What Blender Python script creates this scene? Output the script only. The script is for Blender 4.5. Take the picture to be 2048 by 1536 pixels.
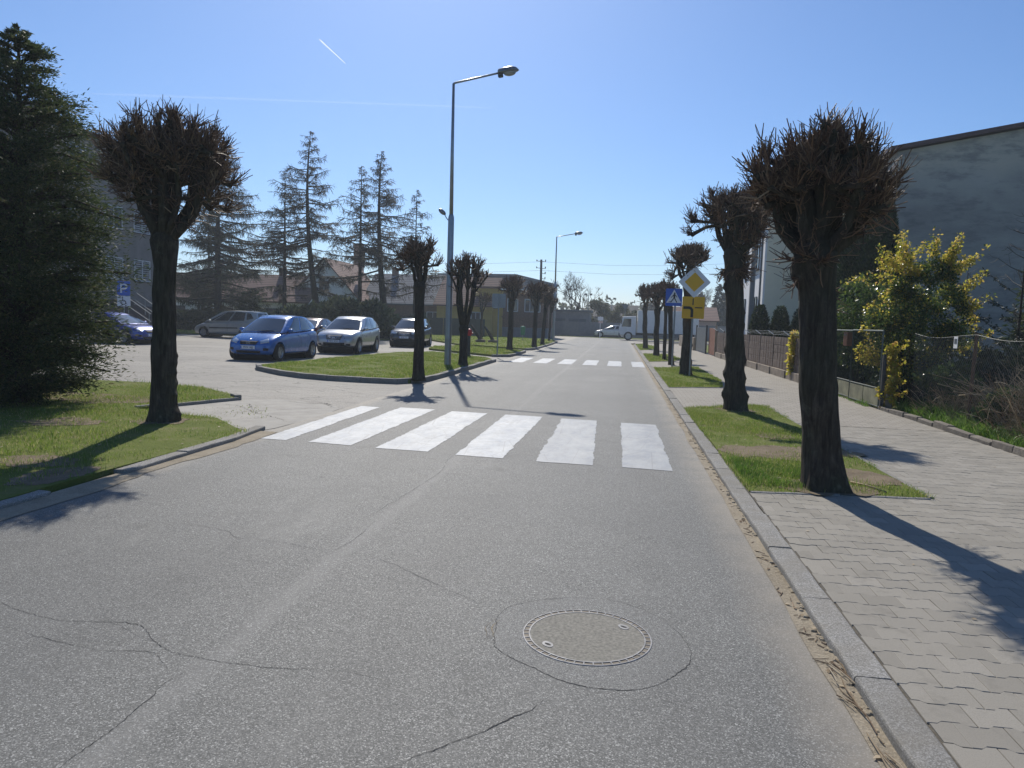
import bpy, bmesh, math, random
import numpy as np
from mathutils import Vector, Matrix, noise

for o in list(bpy.data.objects):
    bpy.data.objects.remove(o)
SC = bpy.context.scene
COL = SC.collection

# ------------------------------------------------------------------ camera, sky, sun, exposure
cam_d = bpy.data.cameras.new('camera')
cam_o = bpy.data.objects.new('camera', cam_d)
COL.objects.link(cam_o)
_r = Vector((0.98862394, 0.14686007, 0.0324781))
_u = Vector((-0.04478958, 0.08131693, 0.9956814))
_d = Vector((-0.14358482, 0.98580915, -0.08696967))
cam_o.matrix_world = Matrix(((_r.x, _u.x, -_d.x, 0), (_r.y, _u.y, -_d.y, 0), (_r.z, _u.z, -_d.z, 1.65), (0, 0, 0, 1)))
cam_d.sensor_width = 36.0
cam_d.lens = 36.0 * 1450.0 / 2048.0
cam_d.clip_start = 0.05
cam_d.clip_end = 30000
SC.camera = cam_o

SUN_EL = math.radians(41.0)
SUN_AZ = math.radians(-15.8)          # clockwise from +Y
to_sun = Vector((math.sin(SUN_AZ) * math.cos(SUN_EL), math.cos(SUN_AZ) * math.cos(SUN_EL), math.sin(SUN_EL)))
W = bpy.data.worlds.new('World')
SC.world = W
W.use_nodes = True
nt = W.node_tree
sky = nt.nodes.new('ShaderNodeTexSky')
sky.sky_type = 'NISHITA'
sky.sun_disc = False
sky.sun_elevation = SUN_EL
sky.sun_rotation = SUN_AZ
sky.altitude = 0
sky.air_density = 1.0
sky.dust_density = 0.5
sky.ozone_density = 10.0
bg = nt.nodes['Background']
bg.inputs['Strength'].default_value = 0.085
nt.links.new(sky.outputs[0], bg.inputs['Color'])

sun_d = bpy.data.lights.new('sun', 'SUN')
sun_d.energy = 3.7
sun_d.angle = math.radians(0.55)
sun_d.color = (1.0, 0.94, 0.84)
sun_o = bpy.data.objects.new('sun', sun_d)
sun_o.rotation_euler = to_sun.to_track_quat('Z', 'Y').to_euler()
sun_o.location = (0, 0, 50)
COL.objects.link(sun_o)

SC.view_settings.view_transform = 'Standard'
SC.view_settings.look = 'None'
SC.view_settings.exposure = 0.42
SC.view_settings.gamma = 1.0
SC.view_settings.use_curve_mapping = False
SC.render.engine = 'CYCLES'
SC.cycles.use_denoising = True
SC.cycles.max_bounces = 6
SC.cycles.transparent_max_bounces = 16
SC.cycles.volume_bounces = 1
SC.cycles.sample_clamp_indirect = 6.0

HAZE = 0.0008                         # density of the air box built last
RNG = np.random.default_rng(7)
random.seed(7)
R2 = math.radians

# ------------------------------------------------------------------ object helpers
def tag(o, label=None, cat=None, group=None, kind=None):
    if label: o['label'] = label
    if cat: o['category'] = cat
    if group: o['group'] = group
    if kind: o['kind'] = kind
    return o

def thing(name, label, cat, loc=(0, 0, 0), rz=0.0, group=None):
    o = bpy.data.objects.new(name, None)
    o.empty_display_size = 0.2
    COL.objects.link(o)
    o.location = loc
    o.rotation_euler = (0, 0, rz)
    return tag(o, label, cat, group)

def link(name, me, parent=None, mats=None):
    o = bpy.data.objects.new(name, me)
    COL.objects.link(o)
    if parent is not None: o.parent = parent
    if mats is not None:
        for m in (mats if isinstance(mats, (list, tuple)) else [mats]):
            me.materials.append(m)
    return o

def np_mesh(name, V, F, smooth=False):
    """mesh from numpy verts (n,3) and faces (m,k) of one size k"""
    me = bpy.data.meshes.new(name)
    V = np.ascontiguousarray(V, dtype=np.float32); F = np.ascontiguousarray(F, dtype=np.int32)
    me.vertices.add(len(V)); me.vertices.foreach_set('co', V.ravel())
    m, k = F.shape
    me.loops.add(m * k); me.loops.foreach_set('vertex_index', F.ravel())
    me.polygons.add(m); me.polygons.foreach_set('loop_start', np.arange(0, m * k, k, dtype=np.int32))
    if smooth: me.polygons.foreach_set('use_smooth', np.ones(m, dtype=bool))
    me.update(calc_edges=True)
    me.validate()
    return me

class MB:
    """collects shapes for ONE mesh object"""
    def __init__(s): s.v = []; s.f = []; s.m = []; s.mi = 0
    def add(s, V, F):
        n = len(s.v); s.v += [tuple(map(float, p)) for p in V]
        s.f += [tuple(i + n for i in q) for q in F]; s.m += [s.mi] * len(F)
        return s
    def box(s, c, d, rz=0.0, M=None):
        x, y, z = d[0] / 2, d[1] / 2, d[2] / 2
        V = [Vector((a * x, b * y, e * z)) for a in (-1, 1) for b in (-1, 1) for e in (-1, 1)]
        T = M if M is not None else Matrix.Translation(c) @ Matrix.Rotation(rz, 4, 'Z')
        V = [T @ p for p in V]
        return s.add(V, [(0, 1, 3, 2), (4, 6, 7, 5), (0, 4, 5, 1), (2, 3, 7, 6), (0, 2, 6, 4), (1, 5, 7, 3)])
    def bbox(s, c, d, b=0.01, rz=0.0, M=None, seg=1):
        bm = bmesh.new(); bmesh.ops.create_cube(bm, size=1.0)
        bmesh.ops.scale(bm, vec=d, verts=bm.verts)
        bmesh.ops.bevel(bm, geom=list(bm.edges), offset=b, segments=seg, profile=0.5, affect='EDGES')
        T = M if M is not None else Matrix.Translation(c) @ Matrix.Rotation(rz, 4, 'Z')
        bm.transform(T); s.bm(bm); return s
    def bm(s, bm):
        bm.verts.index_update()
        s.add([v.co for v in bm.verts], [[v.index for v in f.verts] for f in bm.faces]); bm.free(); return s
    def tube(s, P, r, n=8, cap=True, rn=None):
        P = [Vector(p) for p in P]
        if not hasattr(r, '__len__'): r = [r] * len(P)
        t = [(P[min(i + 1, len(P) - 1)] - P[max(i - 1, 0)]).normalized() for i in range(len(P))]
        a = Vector((1, 0, 0)) if abs(t[0].x) < 0.8 else Vector((0, 1, 0))
        u = t[0].cross(a).normalized(); V = []
        for i, p in enumerate(P):
            u = (u - t[i] * u.dot(t[i])).normalized(); w = t[i].cross(u)
            for k in range(n):
                an = 2 * math.pi * k / n; q = r[i]
                if rn: q *= rn(i, an, p)
                V.append(p + (u * math.cos(an) + w * math.sin(an)) * q)
        F = [(i * n + k, i * n + (k + 1) % n, (i + 1) * n + (k + 1) % n, (i + 1) * n + k) for i in range(len(P) - 1) for k in range(n)]
        if cap: F += [tuple(range(n - 1, -1, -1)), tuple(range((len(P) - 1) * n, len(P) * n))]
        return s.add(V, F)
    def cyl(s, a, b, r, n=12, r2=None): return s.tube([a, b], [r, r if r2 is None else r2], n)
    def lathe(s, prof, n=24, M=None):
        """profile (r,z) about local z"""
        V = []; F = []
        for r, z in prof:
            for k in range(n):
                a = 2 * math.pi * k / n; V.append(Vector((r * math.cos(a), r * math.sin(a), z)))
        for i in range(len(prof) - 1):
            for k in range(n): F.append((i * n + k, i * n + (k + 1) % n, (i + 1) * n + (k + 1) % n, (i + 1) * n + k))
        if M is not None: V = [M @ p for p in V]
        return s.add(V, F)
    def prism(s, P, z0, z1, M=None):
        """polygon P (x,y) ccw extruded from z0 to z1"""
        n = len(P); V = [Vector((x, y, z0)) for x, y in P] + [Vector((x, y, z1)) for x, y in P]
        if M is not None: V = [M @ p for p in V]
        return s.add(V, [tuple(range(n - 1, -1, -1)), tuple(range(n, 2 * n))] + [(i, (i + 1) % n, n + (i + 1) % n, n + i) for i in range(n)])
    def sph(s, c, r, seg=12, ring=8, M=None):
        T = M if M is not None else Matrix.Translation(c) @ Matrix.Diagonal((*((r,) * 3 if not hasattr(r, '__len__') else r), 1))
        bm = bmesh.new(); bmesh.ops.create_uvsphere(bm, u_segments=seg, v_segments=ring, radius=1.0); bm.transform(T); return s.bm(bm)
    def mesh(s, name='m', smooth=False):
        me = bpy.data.meshes.new(name); me.from_pydata(s.v, [], s.f)
        if any(s.m): me.polygons.foreach_set('material_index', s.m)
        if smooth: me.polygons.foreach_set('use_smooth', [True] * len(s.f))
        me.update(); return me
    def build(s, name, mats, parent=None, smooth=False, auto=None):
        o = link(name, s.mesh(name, smooth or auto is not None), parent, mats)
        if auto is not None: o.data.set_sharp_from_angle(angle=R2(auto))
        return o

# ------------------------------------------------------------------ material helpers
class NT:
    def __init__(s, name):
        s.mat = bpy.data.materials.new(name); s.mat.use_nodes = True
        s.t = s.mat.node_tree; s.b = s.t.nodes['Principled BSDF']; s.out = s.t.nodes['Material Output']
        s._co = None
    def n(s, ty, **kw):
        q = s.t.nodes.new('ShaderNode' + ty)
        for k, v in kw.items(): setattr(q, k, v)
        return q
    def l(s, a, b): s.t.links.new(a, b)
    def val(s, node, key, v):
        if hasattr(v, 'is_linked') or isinstance(v, bpy.types.NodeSocket): s.l(v, node.inputs[key])
        else: node.inputs[key].default_value = v
    def co(s, kind='Object'):
        if s._co is None: s._co = s.n('TexCoord')
        return s._co.outputs[kind]
    def mapv(s, scale=(1, 1, 1), vec=None, loc=(0, 0, 0)):
        m = s.n('Mapping'); s.l(vec or s.co(), m.inputs['Vector'])
        m.inputs['Scale'].default_value = scale; m.inputs['Location'].default_value = loc
        return m.outputs[0]
    def noise(s, scale, detail=3, rough=0.55, vec=None, dist=0.0):
        q = s.n('TexNoise'); s.l(vec or s.co(), q.inputs['Vector'])
        q.inputs['Scale'].default_value = scale; q.inputs['Detail'].default_value = detail
        q.inputs['Roughness'].default_value = rough; q.inputs['Distortion'].default_value = dist
        return q.outputs['Fac']
    def voro(s, scale, feature='F1', out='Distance', vec=None):
        q = s.n('TexVoronoi', feature=feature); s.l(vec or s.co(), q.inputs['Vector']); q.inputs['Scale'].default_value = scale
        return q.outputs[out]
    def ramp(s, fac, stops, interp='LINEAR'):
        q = s.n('ValToRGB'); s.l(fac, q.inputs[0]); cr = q.color_ramp; cr.interpolation = interp
        while len(cr.elements) < len(stops): cr.elements.new(0.5)
        for e, (p, c) in zip(cr.elements, stops):
            e.position = p; e.color = (*c, 1) if hasattr(c, '__len__') else (c, c, c, 1)
        return q.outputs[0]
    def mix(s, fac, a, b, mode='MIX'):
        q = s.n('Mix', data_type='RGBA', blend_type=mode)
        s.val(q, 0, fac)
        for k, v in ((6, a), (7, b)):
            if isinstance(v, bpy.types.NodeSocket): s.l(v, q.inputs[k])
            else: q.inputs[k].default_value = (*v, 1) if len(v) == 3 else v
        return q.outputs[2]
    def math(s, op, a, b=0.0, clamp=False):
        q = s.n('Math', operation=op, use_clamp=clamp); s.val(q, 0, a); s.val(q, 1, b); return q.outputs[0]
    def sep(s, vec=None):
        q = s.n('SeparateXYZ'); s.l(vec or s.co(), q.inputs[0]); return q.outputs
    def island(s): return s.n('NewGeometry').outputs['Random Per Island']
    def objrand(s): return s.n('ObjectInfo').outputs['Random']
    def base(s, v):
        if isinstance(v, bpy.types.NodeSocket): s.l(v, s.b.inputs['Base Color'])
        else: s.b.inputs['Base Color'].default_value = (*v, 1)
        return s
    def set(s, **kw):
        for k, v in kw.items():
            key = {'rough': 'Roughness', 'metal': 'Metallic', 'spec': 'Specular IOR Level', 'coat': 'Coat Weight', 'coatr': 'Coat Roughness', 'trans': 'Transmission Weight', 'ior': 'IOR', 'alpha': 'Alpha'}[k]
            s.val(s.b, key, v)
        return s
    def bump(s, h, strength=0.3, dist=0.01):
        q = s.n('Bump'); s.l(h, q.inputs['Height']); q.inputs['Strength'].default_value = strength; q.inputs['Distance'].default_value = dist
        s.l(q.outputs[0], s.b.inputs['Normal']); return s

def simple(name, c, rough=0.6, var=0.15, scale=6.0, metal=0.0, spec=0.4, bump=0.0, **kw):
    m = NT(name)
    f = m.noise(scale, 5, 0.6)
    lo = tuple(x * (1 - var) for x in c); hi = tuple(min(1, x * (1 + var)) for x in c)
    m.base(m.ramp(f, [(0.3, lo), (0.7, hi)])).set(rough=rough, metal=metal, spec=spec, **kw)
    if bump: m.bump(m.noise(scale * 8, 4), bump, 0.02)
    return m.mat

def leafmat(name, stops, rough=0.5, trans=0.35, tcol=None, spec=0.3):
    """thin leaves: colour per leaf (random per island), some light passes through"""
    m = NT(name)
    c = m.ramp(m.island(), stops)
    m.base(c).set(rough=rough, spec=spec)
    tr = m.n('BsdfTranslucent'); mx = m.n('MixShader'); mx.inputs[0].default_value = trans
    m.l(m.mix(1.0, c, tcol or (1, 1, 0.6), 'MULTIPLY') if tcol else c, tr.inputs['Color'])
    m.l(m.b.outputs[0], mx.inputs[1]); m.l(tr.outputs[0], mx.inputs[2]); m.l(mx.outputs[0], m.out.inputs[0])
    return m.mat
# ------------------------------------------------------------------ materials of the ground
def m_asphalt(cells=190, name='asphalt', lift=0.0):
    m = NT(name)
    cell = m.voro(cells, 'F1', 'Color'); g = m.sep(cell)[0]
    big = m.noise(0.35, 4); mid = m.noise(2.2, 5, 0.65); fine = m.noise(60, 3)
    base = m.ramp(g, [(0.0, (0.042, 0.043, 0.041)), (0.5, (0.096, 0.097, 0.093)), (0.84, (0.165, 0.165, 0.160)), (0.97, (0.35, 0.35, 0.338))])
    base = m.mix(m.ramp(fine, [(0.35, 0.0), (0.7, 0.5)]), base, (0.12 + lift, 0.12 + lift, 0.116 + lift))
    base = m.mix(m.ramp(mid, [(0.3, 0.0), (0.75, 0.28)]), base, (0.165, 0.163, 0.155))
    base = m.mix(m.ramp(big, [(0.35, 0.30), (0.65, 0.0)]), base, (0.07, 0.071, 0.072))
    X = m.sep()[0]
    w = m.math('ADD', X, m.math('MULTIPLY', m.math('SUBTRACT', m.noise(1.3, 4), 0.5), 0.16))
    seam = m.ramp(m.math('ABSOLUTE', m.math('ADD', w, 1.84)), [(0.0, 0.30), (0.05, 0.22), (0.10, 0.0)])
    base = m.mix(seam, base, (0.19, 0.187, 0.18))
    # wheel tracks polished darker, old oil drips, faint repairs
    trk = m.math('MULTIPLY', m.ramp(m.math('ABSOLUTE', m.math('SUBTRACT', m.math('ABSOLUTE', m.math('SUBTRACT', m.math('ABSOLUTE', m.math('ADD', w, 1.86)), 1.45)), .72)), [(0.0, .22), (.32, 0.0)]), m.ramp(m.noise(.8, 4), [(.35, .3), (.65, 1.0)]))
    base = m.mix(trk, base, (0.065, 0.065, 0.064))
    base = m.mix(m.ramp(m.noise(0.9, 7, .7, m.mapv((1, .35, 1))), [(.56, 0.0), (.70, .35)]), base, (0.20, 0.197, 0.185))
    base = m.mix(m.ramp(m.noise(1.7, 6, .65, m.mapv((1, 1, 1), None, (31, 7, 0))), [(.62, 0.0), (.72, .42)]), base, (0.062, 0.063, 0.06))
    # pale dust carried in from the gutters
    edge = m.ramp(m.math('ABSOLUTE', m.math('ADD', w, 1.86)), [(0.0, 0.0), (1.0, 0.0)])
    e2 = m.math('MULTIPLY', m.ramp(m.math('ADD', m.math('ABSOLUTE', m.math('ADD', w, 1.86)), -1.9), [(0.70, 0.0), (1.0, 0.75)]), m.ramp(mid, [(0.25, 0.3), (0.6, 1.0)]))
    base = m.mix(e2, base, (0.23, 0.205, 0.17))
    base = m.mix(1.0, base, (1.28, 1.28, 1.255), 'MULTIPLY')      # old sun bleached asphalt
    m.base(base).set(rough=m.ramp(g, [(0.0, 0.74), (1.0, 0.60)]), spec=0.22)
    m.bump(m.math('ADD', g, m.math('MULTIPLY', fine, 0.6)), 0.40, 0.006)
    return m.mat
def m_lot():
    m = NT('worn_lot_surface')
    big = m.noise(0.25, 5, 0.6); mid = m.noise(1.8, 6, 0.7); g = m.sep(m.voro(70, 'F1', 'Color'))[0]
    base = m.ramp(g, [(0.0, (0.16, 0.15, 0.133)), (0.6, (0.255, 0.24, 0.212)), (1.0, (0.38, 0.36, 0.32))])
    base = m.mix(m.ramp(mid, [(0.35, 0.0), (0.7, 0.55)]), base, (0.31, 0.29, 0.255))
    base = m.mix(m.ramp(big, [(0.38, 0.5), (0.6, 0.0)]), base, (0.15, 0.143, 0.132))
    vec = m.mapv((0.55, 1.3, 1)); d = m.n('VectorMath', operation='ADD'); m.l(vec, d.inputs[0])
    nz = m.n('TexNoise'); m.l(m.co(), nz.inputs[0]); nz.inputs['Scale'].default_value = 1.1; nz.inputs['Detail'].default_value = 5
    m.l(nz.outputs['Color'], d.inputs[1])
    cr = m.ramp(m.voro(0.9, 'DISTANCE_TO_EDGE', 'Distance', d.outputs[0]), [(0.0, 0.75), (0.02, 0.0)])
    base = m.mix(cr, base, (0.075, 0.07, 0.06))
    m.base(base).set(rough=0.8, spec=0.35)
    m.bump(m.math('ADD', mid, m.math('MULTIPLY', g, 0.3)), 0.35, 0.03)
    return m.mat
def m_paver():
    m = NT('concrete_paver')
    rnd = m.math('FRACT', m.math('ADD', m.island(), m.objrand()))
    c = m.ramp(rnd, [(0.0, (0.235, 0.218, 0.184)), (0.35, (0.262, 0.243, 0.206)), (0.75, (0.282, 0.262, 0.222)), (1.0, (0.315, 0.292, 0.25))])
    co = m.n('NewGeometry').outputs['Position']
    g = m.noise(160, 3, 0.7, co); b = m.noise(1.1, 4, 0.6, co)
    c = m.mix(m.ramp(g, [(0.3, 0.55), (0.55, 0.0)]), c, (0.15, 0.14, 0.12))
    c = m.mix(m.ramp(b, [(0.4, 0.0), (0.75, 0.4)]), c, (0.30, 0.275, 0.235))
    c = m.mix(m.ramp(m.noise(5, 6, 0.7, co), [(0.55, 0.0), (0.68, 0.38)]), c, (0.13, 0.12, 0.10))
    m.base(c).set(rough=0.85, spec=0.3); m.bump(g, 0.18, 0.004)
    return m.mat
def m_farpaver():
    # beyond the laid pavers: the same stones, too far to tell apart
    m = NT('far_pavement')
    br = m.n('TexBrick'); m.l(m.mapv((1, 1, 1)), br.inputs['Vector'])
    br.inputs['Scale'].default_value = 1.0; br.inputs['Brick Width'].default_value = 0.2; br.inputs['Row Height'].default_value = 0.165
    br.inputs['Mortar Size'].default_value = 0.006; br.inputs['Color1'].default_value = (0.24, 0.22, 0.185, 1); br.inputs['Color2'].default_value = (0.29, 0.267, 0.228, 1); br.inputs['Mortar'].default_value = (0.12, 0.11, 0.095, 1)
    c = m.mix(m.ramp(m.noise(1.1, 4), [(0.4, 0.0), (0.75, 0.4)]), br.outputs['Color'], (0.30, 0.275, 0.235))
    m.base(c).set(rough=0.85, spec=0.3); return m.mat
def m_kerb():
    m = NT('kerb_concrete')
    g = m.sep(m.voro(190, 'F1', 'Color'))[0]
    co = m.n('NewGeometry').outputs['Position']
    c = m.ramp(g, [(0.0, (0.16, 0.155, 0.142)), (0.6, (0.28, 0.272, 0.252)), (1.0, (0.44, 0.43, 0.41))])
    c = m.mix(m.ramp(m.noise(2.5, 6, 0.7, co), [(0.4, 0.0), (0.65, 0.6)]), c, (0.21, 0.19, 0.155))
    c = m.mix(m.ramp(m.objrand(), [(0.0, 0.0), (1.0, 0.25)]), c, (0.12, 0.115, 0.10))
    m.base(c).set(rough=0.9, spec=0.25); m.bump(g, 0.4, 0.006); return m.mat
def m_soil(name, a, b, sc=3.0):
    m = NT(name)
    c = m.ramp(m.noise(sc, 7, 0.7), [(0.3, a), (0.7, b)])
    c = m.mix(m.ramp(m.noise(90, 3), [(0.45, 0.0), (0.75, 0.5)]), c, tuple(x * 1.6 for x in b))
    m.base(c).set(rough=0.95, spec=0.15); m.bump(m.noise(45, 5, 0.7), 0.6, 0.02); return m.mat
def m_turf():
    m = NT('turf_soil')
    c = m.ramp(m.noise(1.6, 6, 0.65), [(0.32, (0.12, 0.145, 0.038)), (0.5, (0.145, 0.175, 0.042)), (0.70, (0.22, 0.20, 0.10))])
    c = m.mix(m.ramp(m.noise(70, 4), [(0.4, 0.0), (0.75, 0.6)]), c, (0.12, 0.15, 0.03))
    m.base(c).set(rough=0.95, spec=0.1); m.bump(m.noise(60, 4), 0.8, 0.03); return m.mat
def m_field():
    m = NT('far_field')
    c = m.ramp(m.noise(0.12, 5), [(0.35, (0.085, 0.105, 0.035)), (0.65, (0.16, 0.145, 0.08))])
    m.base(c).set(rough=0.95, spec=0.1); return m.mat
def m_paint(name='worn_road_paint', k=.90, wear=.85):
    m = NT(name)
    sc = m.noise(3.0, 6, 0.7, m.mapv((1.0, 0.45, 1))); f = m.noise(9, 6, 0.75)
    g = m.sep(m.voro(170, 'F1', 'Color'))[0]
    c = m.ramp(sc, [(0.3, (0.24 * k, 0.275 * k, 0.335 * k)), (0.5, (0.38 * k, 0.41 * k, 0.44 * k)), (0.72, (0.50 * k, 0.515 * k, 0.52 * k))])
    c = m.mix(m.math('MULTIPLY', m.ramp(f, [(0.44, 0.0), (0.66, wear)]), m.ramp(g, [(0.3, 0.2), (0.9, 1.0)])), c, (0.24, 0.235, 0.225))
    c = m.mix(m.math('MULTIPLY', m.ramp(m.noise(2.2, 7, .8, m.mapv((1.6, .5, 1), None, (3, 9, 0))), [(.50, 0.0), (.62, .8)]), m.ramp(g, [(.35, .1), (.8, 1.0)])), c, (0.20, 0.205, 0.21))
    c = m.mix(m.ramp(m.voro(2.1, 'DISTANCE_TO_EDGE', 'Distance', m.mapv((1, .6, 1))), [(0.0, .5), (.012, 0.0)]), c, (0.14, 0.14, 0.14))
    m.base(c).set(rough=0.6, spec=0.4); m.bump(g, 0.25, 0.004); return m.mat

M = {}
M['asphalt'] = m_asphalt(); M['lot'] = m_lot(); M['paver'] = m_paver(); M['farpaver'] = m_farpaver(); M['kerb'] = m_kerb()
M['sand'] = m_soil('gutter_sand', (0.21, 0.178, 0.13), (0.34, 0.295, 0.225))
M['bed'] = m_soil('joint_bed', (0.10, 0.09, 0.074), (0.15, 0.135, 0.11), 8)
M['soil'] = m_soil('bare_soil', (0.11, 0.085, 0.055), (0.22, 0.175, 0.12))
M['turf'] = m_turf(); M['field'] = m_field(); M['paint'] = m_paint(); M['paint_dull'] = m_paint('dull_road_paint', .68, .55)
M['crack'] = simple('crack_dark', (0.048, 0.047, 0.045), 0.95, 0.4, 30)
M['seal'] = m_asphalt(260, 'patch_asphalt', 0.05)
M['pale'] = simple('pale_concrete', (0.30, 0.285, 0.255), 0.85, 0.15, 3, bump=0.15)

# ------------------------------------------------------------------ ground sheets
def sheet(name, P, z, mat, kind='structure', parent=None):
    o = MB().add([(x, y, z) for x, y in P], [tuple(range(len(P)))]).build(name, mat, parent)
    if kind: o['kind'] = kind
    return o
def area(P):
    return 0.5 * sum(P[i][0] * P[(i + 1) % len(P)][1] - P[(i + 1) % len(P)][0] * P[i][1] for i in range(len(P)))
def ccw(P): return P if area(P) > 0 else P[::-1]
def inside(P, x, y):
    """vectorised point in polygon"""
    P = np.array(P); c = np.zeros(len(x), bool); j = len(P) - 1
    for i in range(len(P)):
        xi, yi = P[i]; xj, yj = P[j]
        k = ((yi > y) != (yj > y)) & (x < (xj - xi) * (y - yi) / (yj - yi + 1e-12) + xi)
        c ^= k; j = i
    return c

sheet('ground', ccw([(-900, -60), (900, -60), (900, 1500), (-900, 1500)]), -0.06, M['field'])
ROAD = [(-4.80, -12), (1.07, -12), (1.07, 58), (1.0, 64), (2.6, 70), (9, 72.5), (60, 73), (60, 79.5), (8, 80), (2, 82), (-2.5, 84.5), (-9, 86.5), (-60, 88), (-60, 76), (-14, 74.5), (-8.5, 71.5), (-5.6, 67), (-4.9, 61), (-4.80, 52)]
road = sheet('road', ccw(ROAD), 0.0, M['asphalt'])
sheet('car_park', ccw([(-4.81, 8.6), (-4.81, 76), (-14, 76), (-60, 76), (-60, 9)]), -0.012, M['lot'])
# gutters: sand washed against the kerbs
def strip(name, pts_l, pts_r, z, mat):
    V = [(x, y, z) for x, y in pts_l] + [(x, y, z) for x, y in pts_r]; n = len(pts_l)
    o = MB().add(V, [(i, n + i, n + i + 1, i + 1) for i in range(n - 1)]).build(name, mat); o['kind'] = 'structure'; return o
ys = np.arange(-3, 60, 0.25)
strip('gutter', [(1.055 + 0.035 * (noise.noise((0, y * 0.9, 3)) + 0.5 * noise.noise((4, y * 4, 3))), y) for y in ys], [(1.16, y) for y in ys], 0.005, M['sand'])
ys = np.arange(-3, 9.6, 0.2)
strip('gutter', [(-4.90, y) for y in ys], [(-4.60 + 0.10 * (noise.noise((7, y * 0.8, 3)) + 0.5 * noise.noise((4, y * 4, 3))), y) for y in ys], 0.005, M['sand'])

# ------------------------------------------------------------------ kerbs: each stone a part
def stone_mesh(name, l, w, h, seed, chip=0.008):
    bm = bmesh.new(); bmesh.ops.create_cube(bm, size=1.0); bmesh.ops.scale(bm, vec=(w, l, h), verts=bm.verts)
    bmesh.ops.subdivide_edges(bm, edges=[e for e in bm.edges if abs((e.verts[0].co - e.verts[1].co).y) > l * 0.9], cuts=3)
    top = [e for e in bm.edges if all(v.co.z > 0 for v in e.verts) and abs((e.verts[0].co - e.verts[1].co).y) > 0.01]
    bmesh.ops.bevel(bm, geom=top, offset=0.014, segments=2, profile=0.5, affect='EDGES')
    for v in bm.verts:
        if v.co.z > 0: v.co += Vector((noise.noise((v.co.x * 9, v.co.y * 7, seed)), noise.noise((v.co.y * 9, seed, v.co.x * 7)) * 0.4, noise.noise((seed, v.co.y * 5, v.co.x * 5)))) * chip
    me = bpy.data.meshes.new(name); bm.to_mesh(me); bm.free(); me.materials.append(M['kerb']); return me
def kerb_run(root, pts, w, ztop, h=0.2, step=1.0, gap=0.016, seed=1, wob=0.006, side=-1, meshes={}):
    """stones laid along the polyline pts (front edge); body lies to the side given"""
    rr = random.Random(seed)
    P = [Vector((x, y, 0)) for x, y in pts]
    L = [0.0]
    for a, b in zip(P, P[1:]): L.append(L[-1] + (b - a).length)
    def at(s):
        for i in range(len(P) - 1):
            if s <= L[i + 1] or i == len(P) - 2: return P[i].lerp(P[i + 1], (s - L[i]) / max(1e-6, L[i + 1] - L[i]))
    n = max(1, int(round(L[-1] / step))); st = L[-1] / n
    for i in range(n):
        a, b = at(i * st), at((i + 1) * st); d = b - a; l = d.length
        key = (round(l, 1), w, h, rr.randrange(4))
        if key not in meshes: meshes[key] = stone_mesh('kerb_stone', key[0], w, h, key[3] * 3.1 + w)
        o = link('kerb_stone', meshes[key], root)
        nrm = Vector((d.y, -d.x, 0)).normalized() * (-side)
        c = (a + b) / 2 - nrm * (w / 2)
        o.location = (c.x, c.y, ztop - h / 2 + rr.uniform(-wob, wob))
        o.rotation_euler = (rr.uniform(-.004, .004), rr.uniform(-.012, .012), math.atan2(d.y, d.x) - math.pi / 2 + rr.uniform(-.006, .006))
        o.scale = (1, max(0.2, (l - gap) / key[0]), 1)
kr = thing('kerb', None, None); kr['kind'] = 'structure'
kerb_run(kr, [(1.155, -1.5), (1.155, 60)], 0.17, 0.05, step=1.0, seed=3, wob=0.007, side=1)
kl = thing('kerb', None, None); kl['kind'] = 'structure'
kerb_run(kl, [(-4.86, -1), (-4.86, 5.6)], 0.15, 0.03, step=1.0, seed=5, side=-1)
kerb_run(kl, [(-4.80, 6.5), (-4.80, 9.0), (-4.92, 9.6)], 0.15, 0.040, step=1.05, seed=6, wob=0.012, side=-1)
kerb_run(kl, [(-7.75, 10.75), (-7.45, 11.45), (-7.0, 12.7)], 0.08, 0.052, step=0.72, seed=7, wob=0.014, side=-1)
kerb_run(kl, [(-7.0, 12.72), (-7.25, 13.0)], 0.12, 0.09, step=0.4, seed=8, side=-1)
ki = thing('kerb', None, None); ki['kind'] = 'structure'
ISL1 = [(-10.75, 20.35), (-10.35, 19.6), (-9.1, 18.35), (-7.8, 17.5), (-6.7, 17.3), (-5.4, 17.3), (-5.05, 17.55), (-4.85, 18.4), (-4.80, 20.4), (-4.80, 28.4), (-5.2, 29.6), (-8.7, 33.3), (-9.9, 31.0), (-10.35, 26.0), (-10.7, 21.2)]
kerb_run(ki, ISL1[:10], 0.15, 0.12, step=0.95, seed=11, wob=0.012, side=-1)
kerb_run(ki, ISL1[9:12], 0.08, 0.07, step=0.95, seed=12, wob=0.012, side=-1)
ISL2 = [(-9.9, 36.6), (-5.6, 32.2), (-4.95, 32.6), (-4.80, 33.8), (-4.80, 38.0), (-5.3, 38.9), (-9.6, 42.8), (-10.4, 39.5)]
kerb_run(ki, ISL2[1:6], 0.15, 0.11, step=0.95, seed=13, side=-1)
ISL3 = [(-10.4, 45.2), (-5.2, 41.0), (-4.82, 42.0), (-4.80, 52), (-4.95, 59), (-5.7, 63.5), (-7.2, 66.5), (-10, 69), (-16, 71), (-17.5, 62), (-14.5, 53)]
kerb_run(ki, ISL3[1:9], 0.15, 0.11, step=1.0, seed=14, side=-1)

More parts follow.
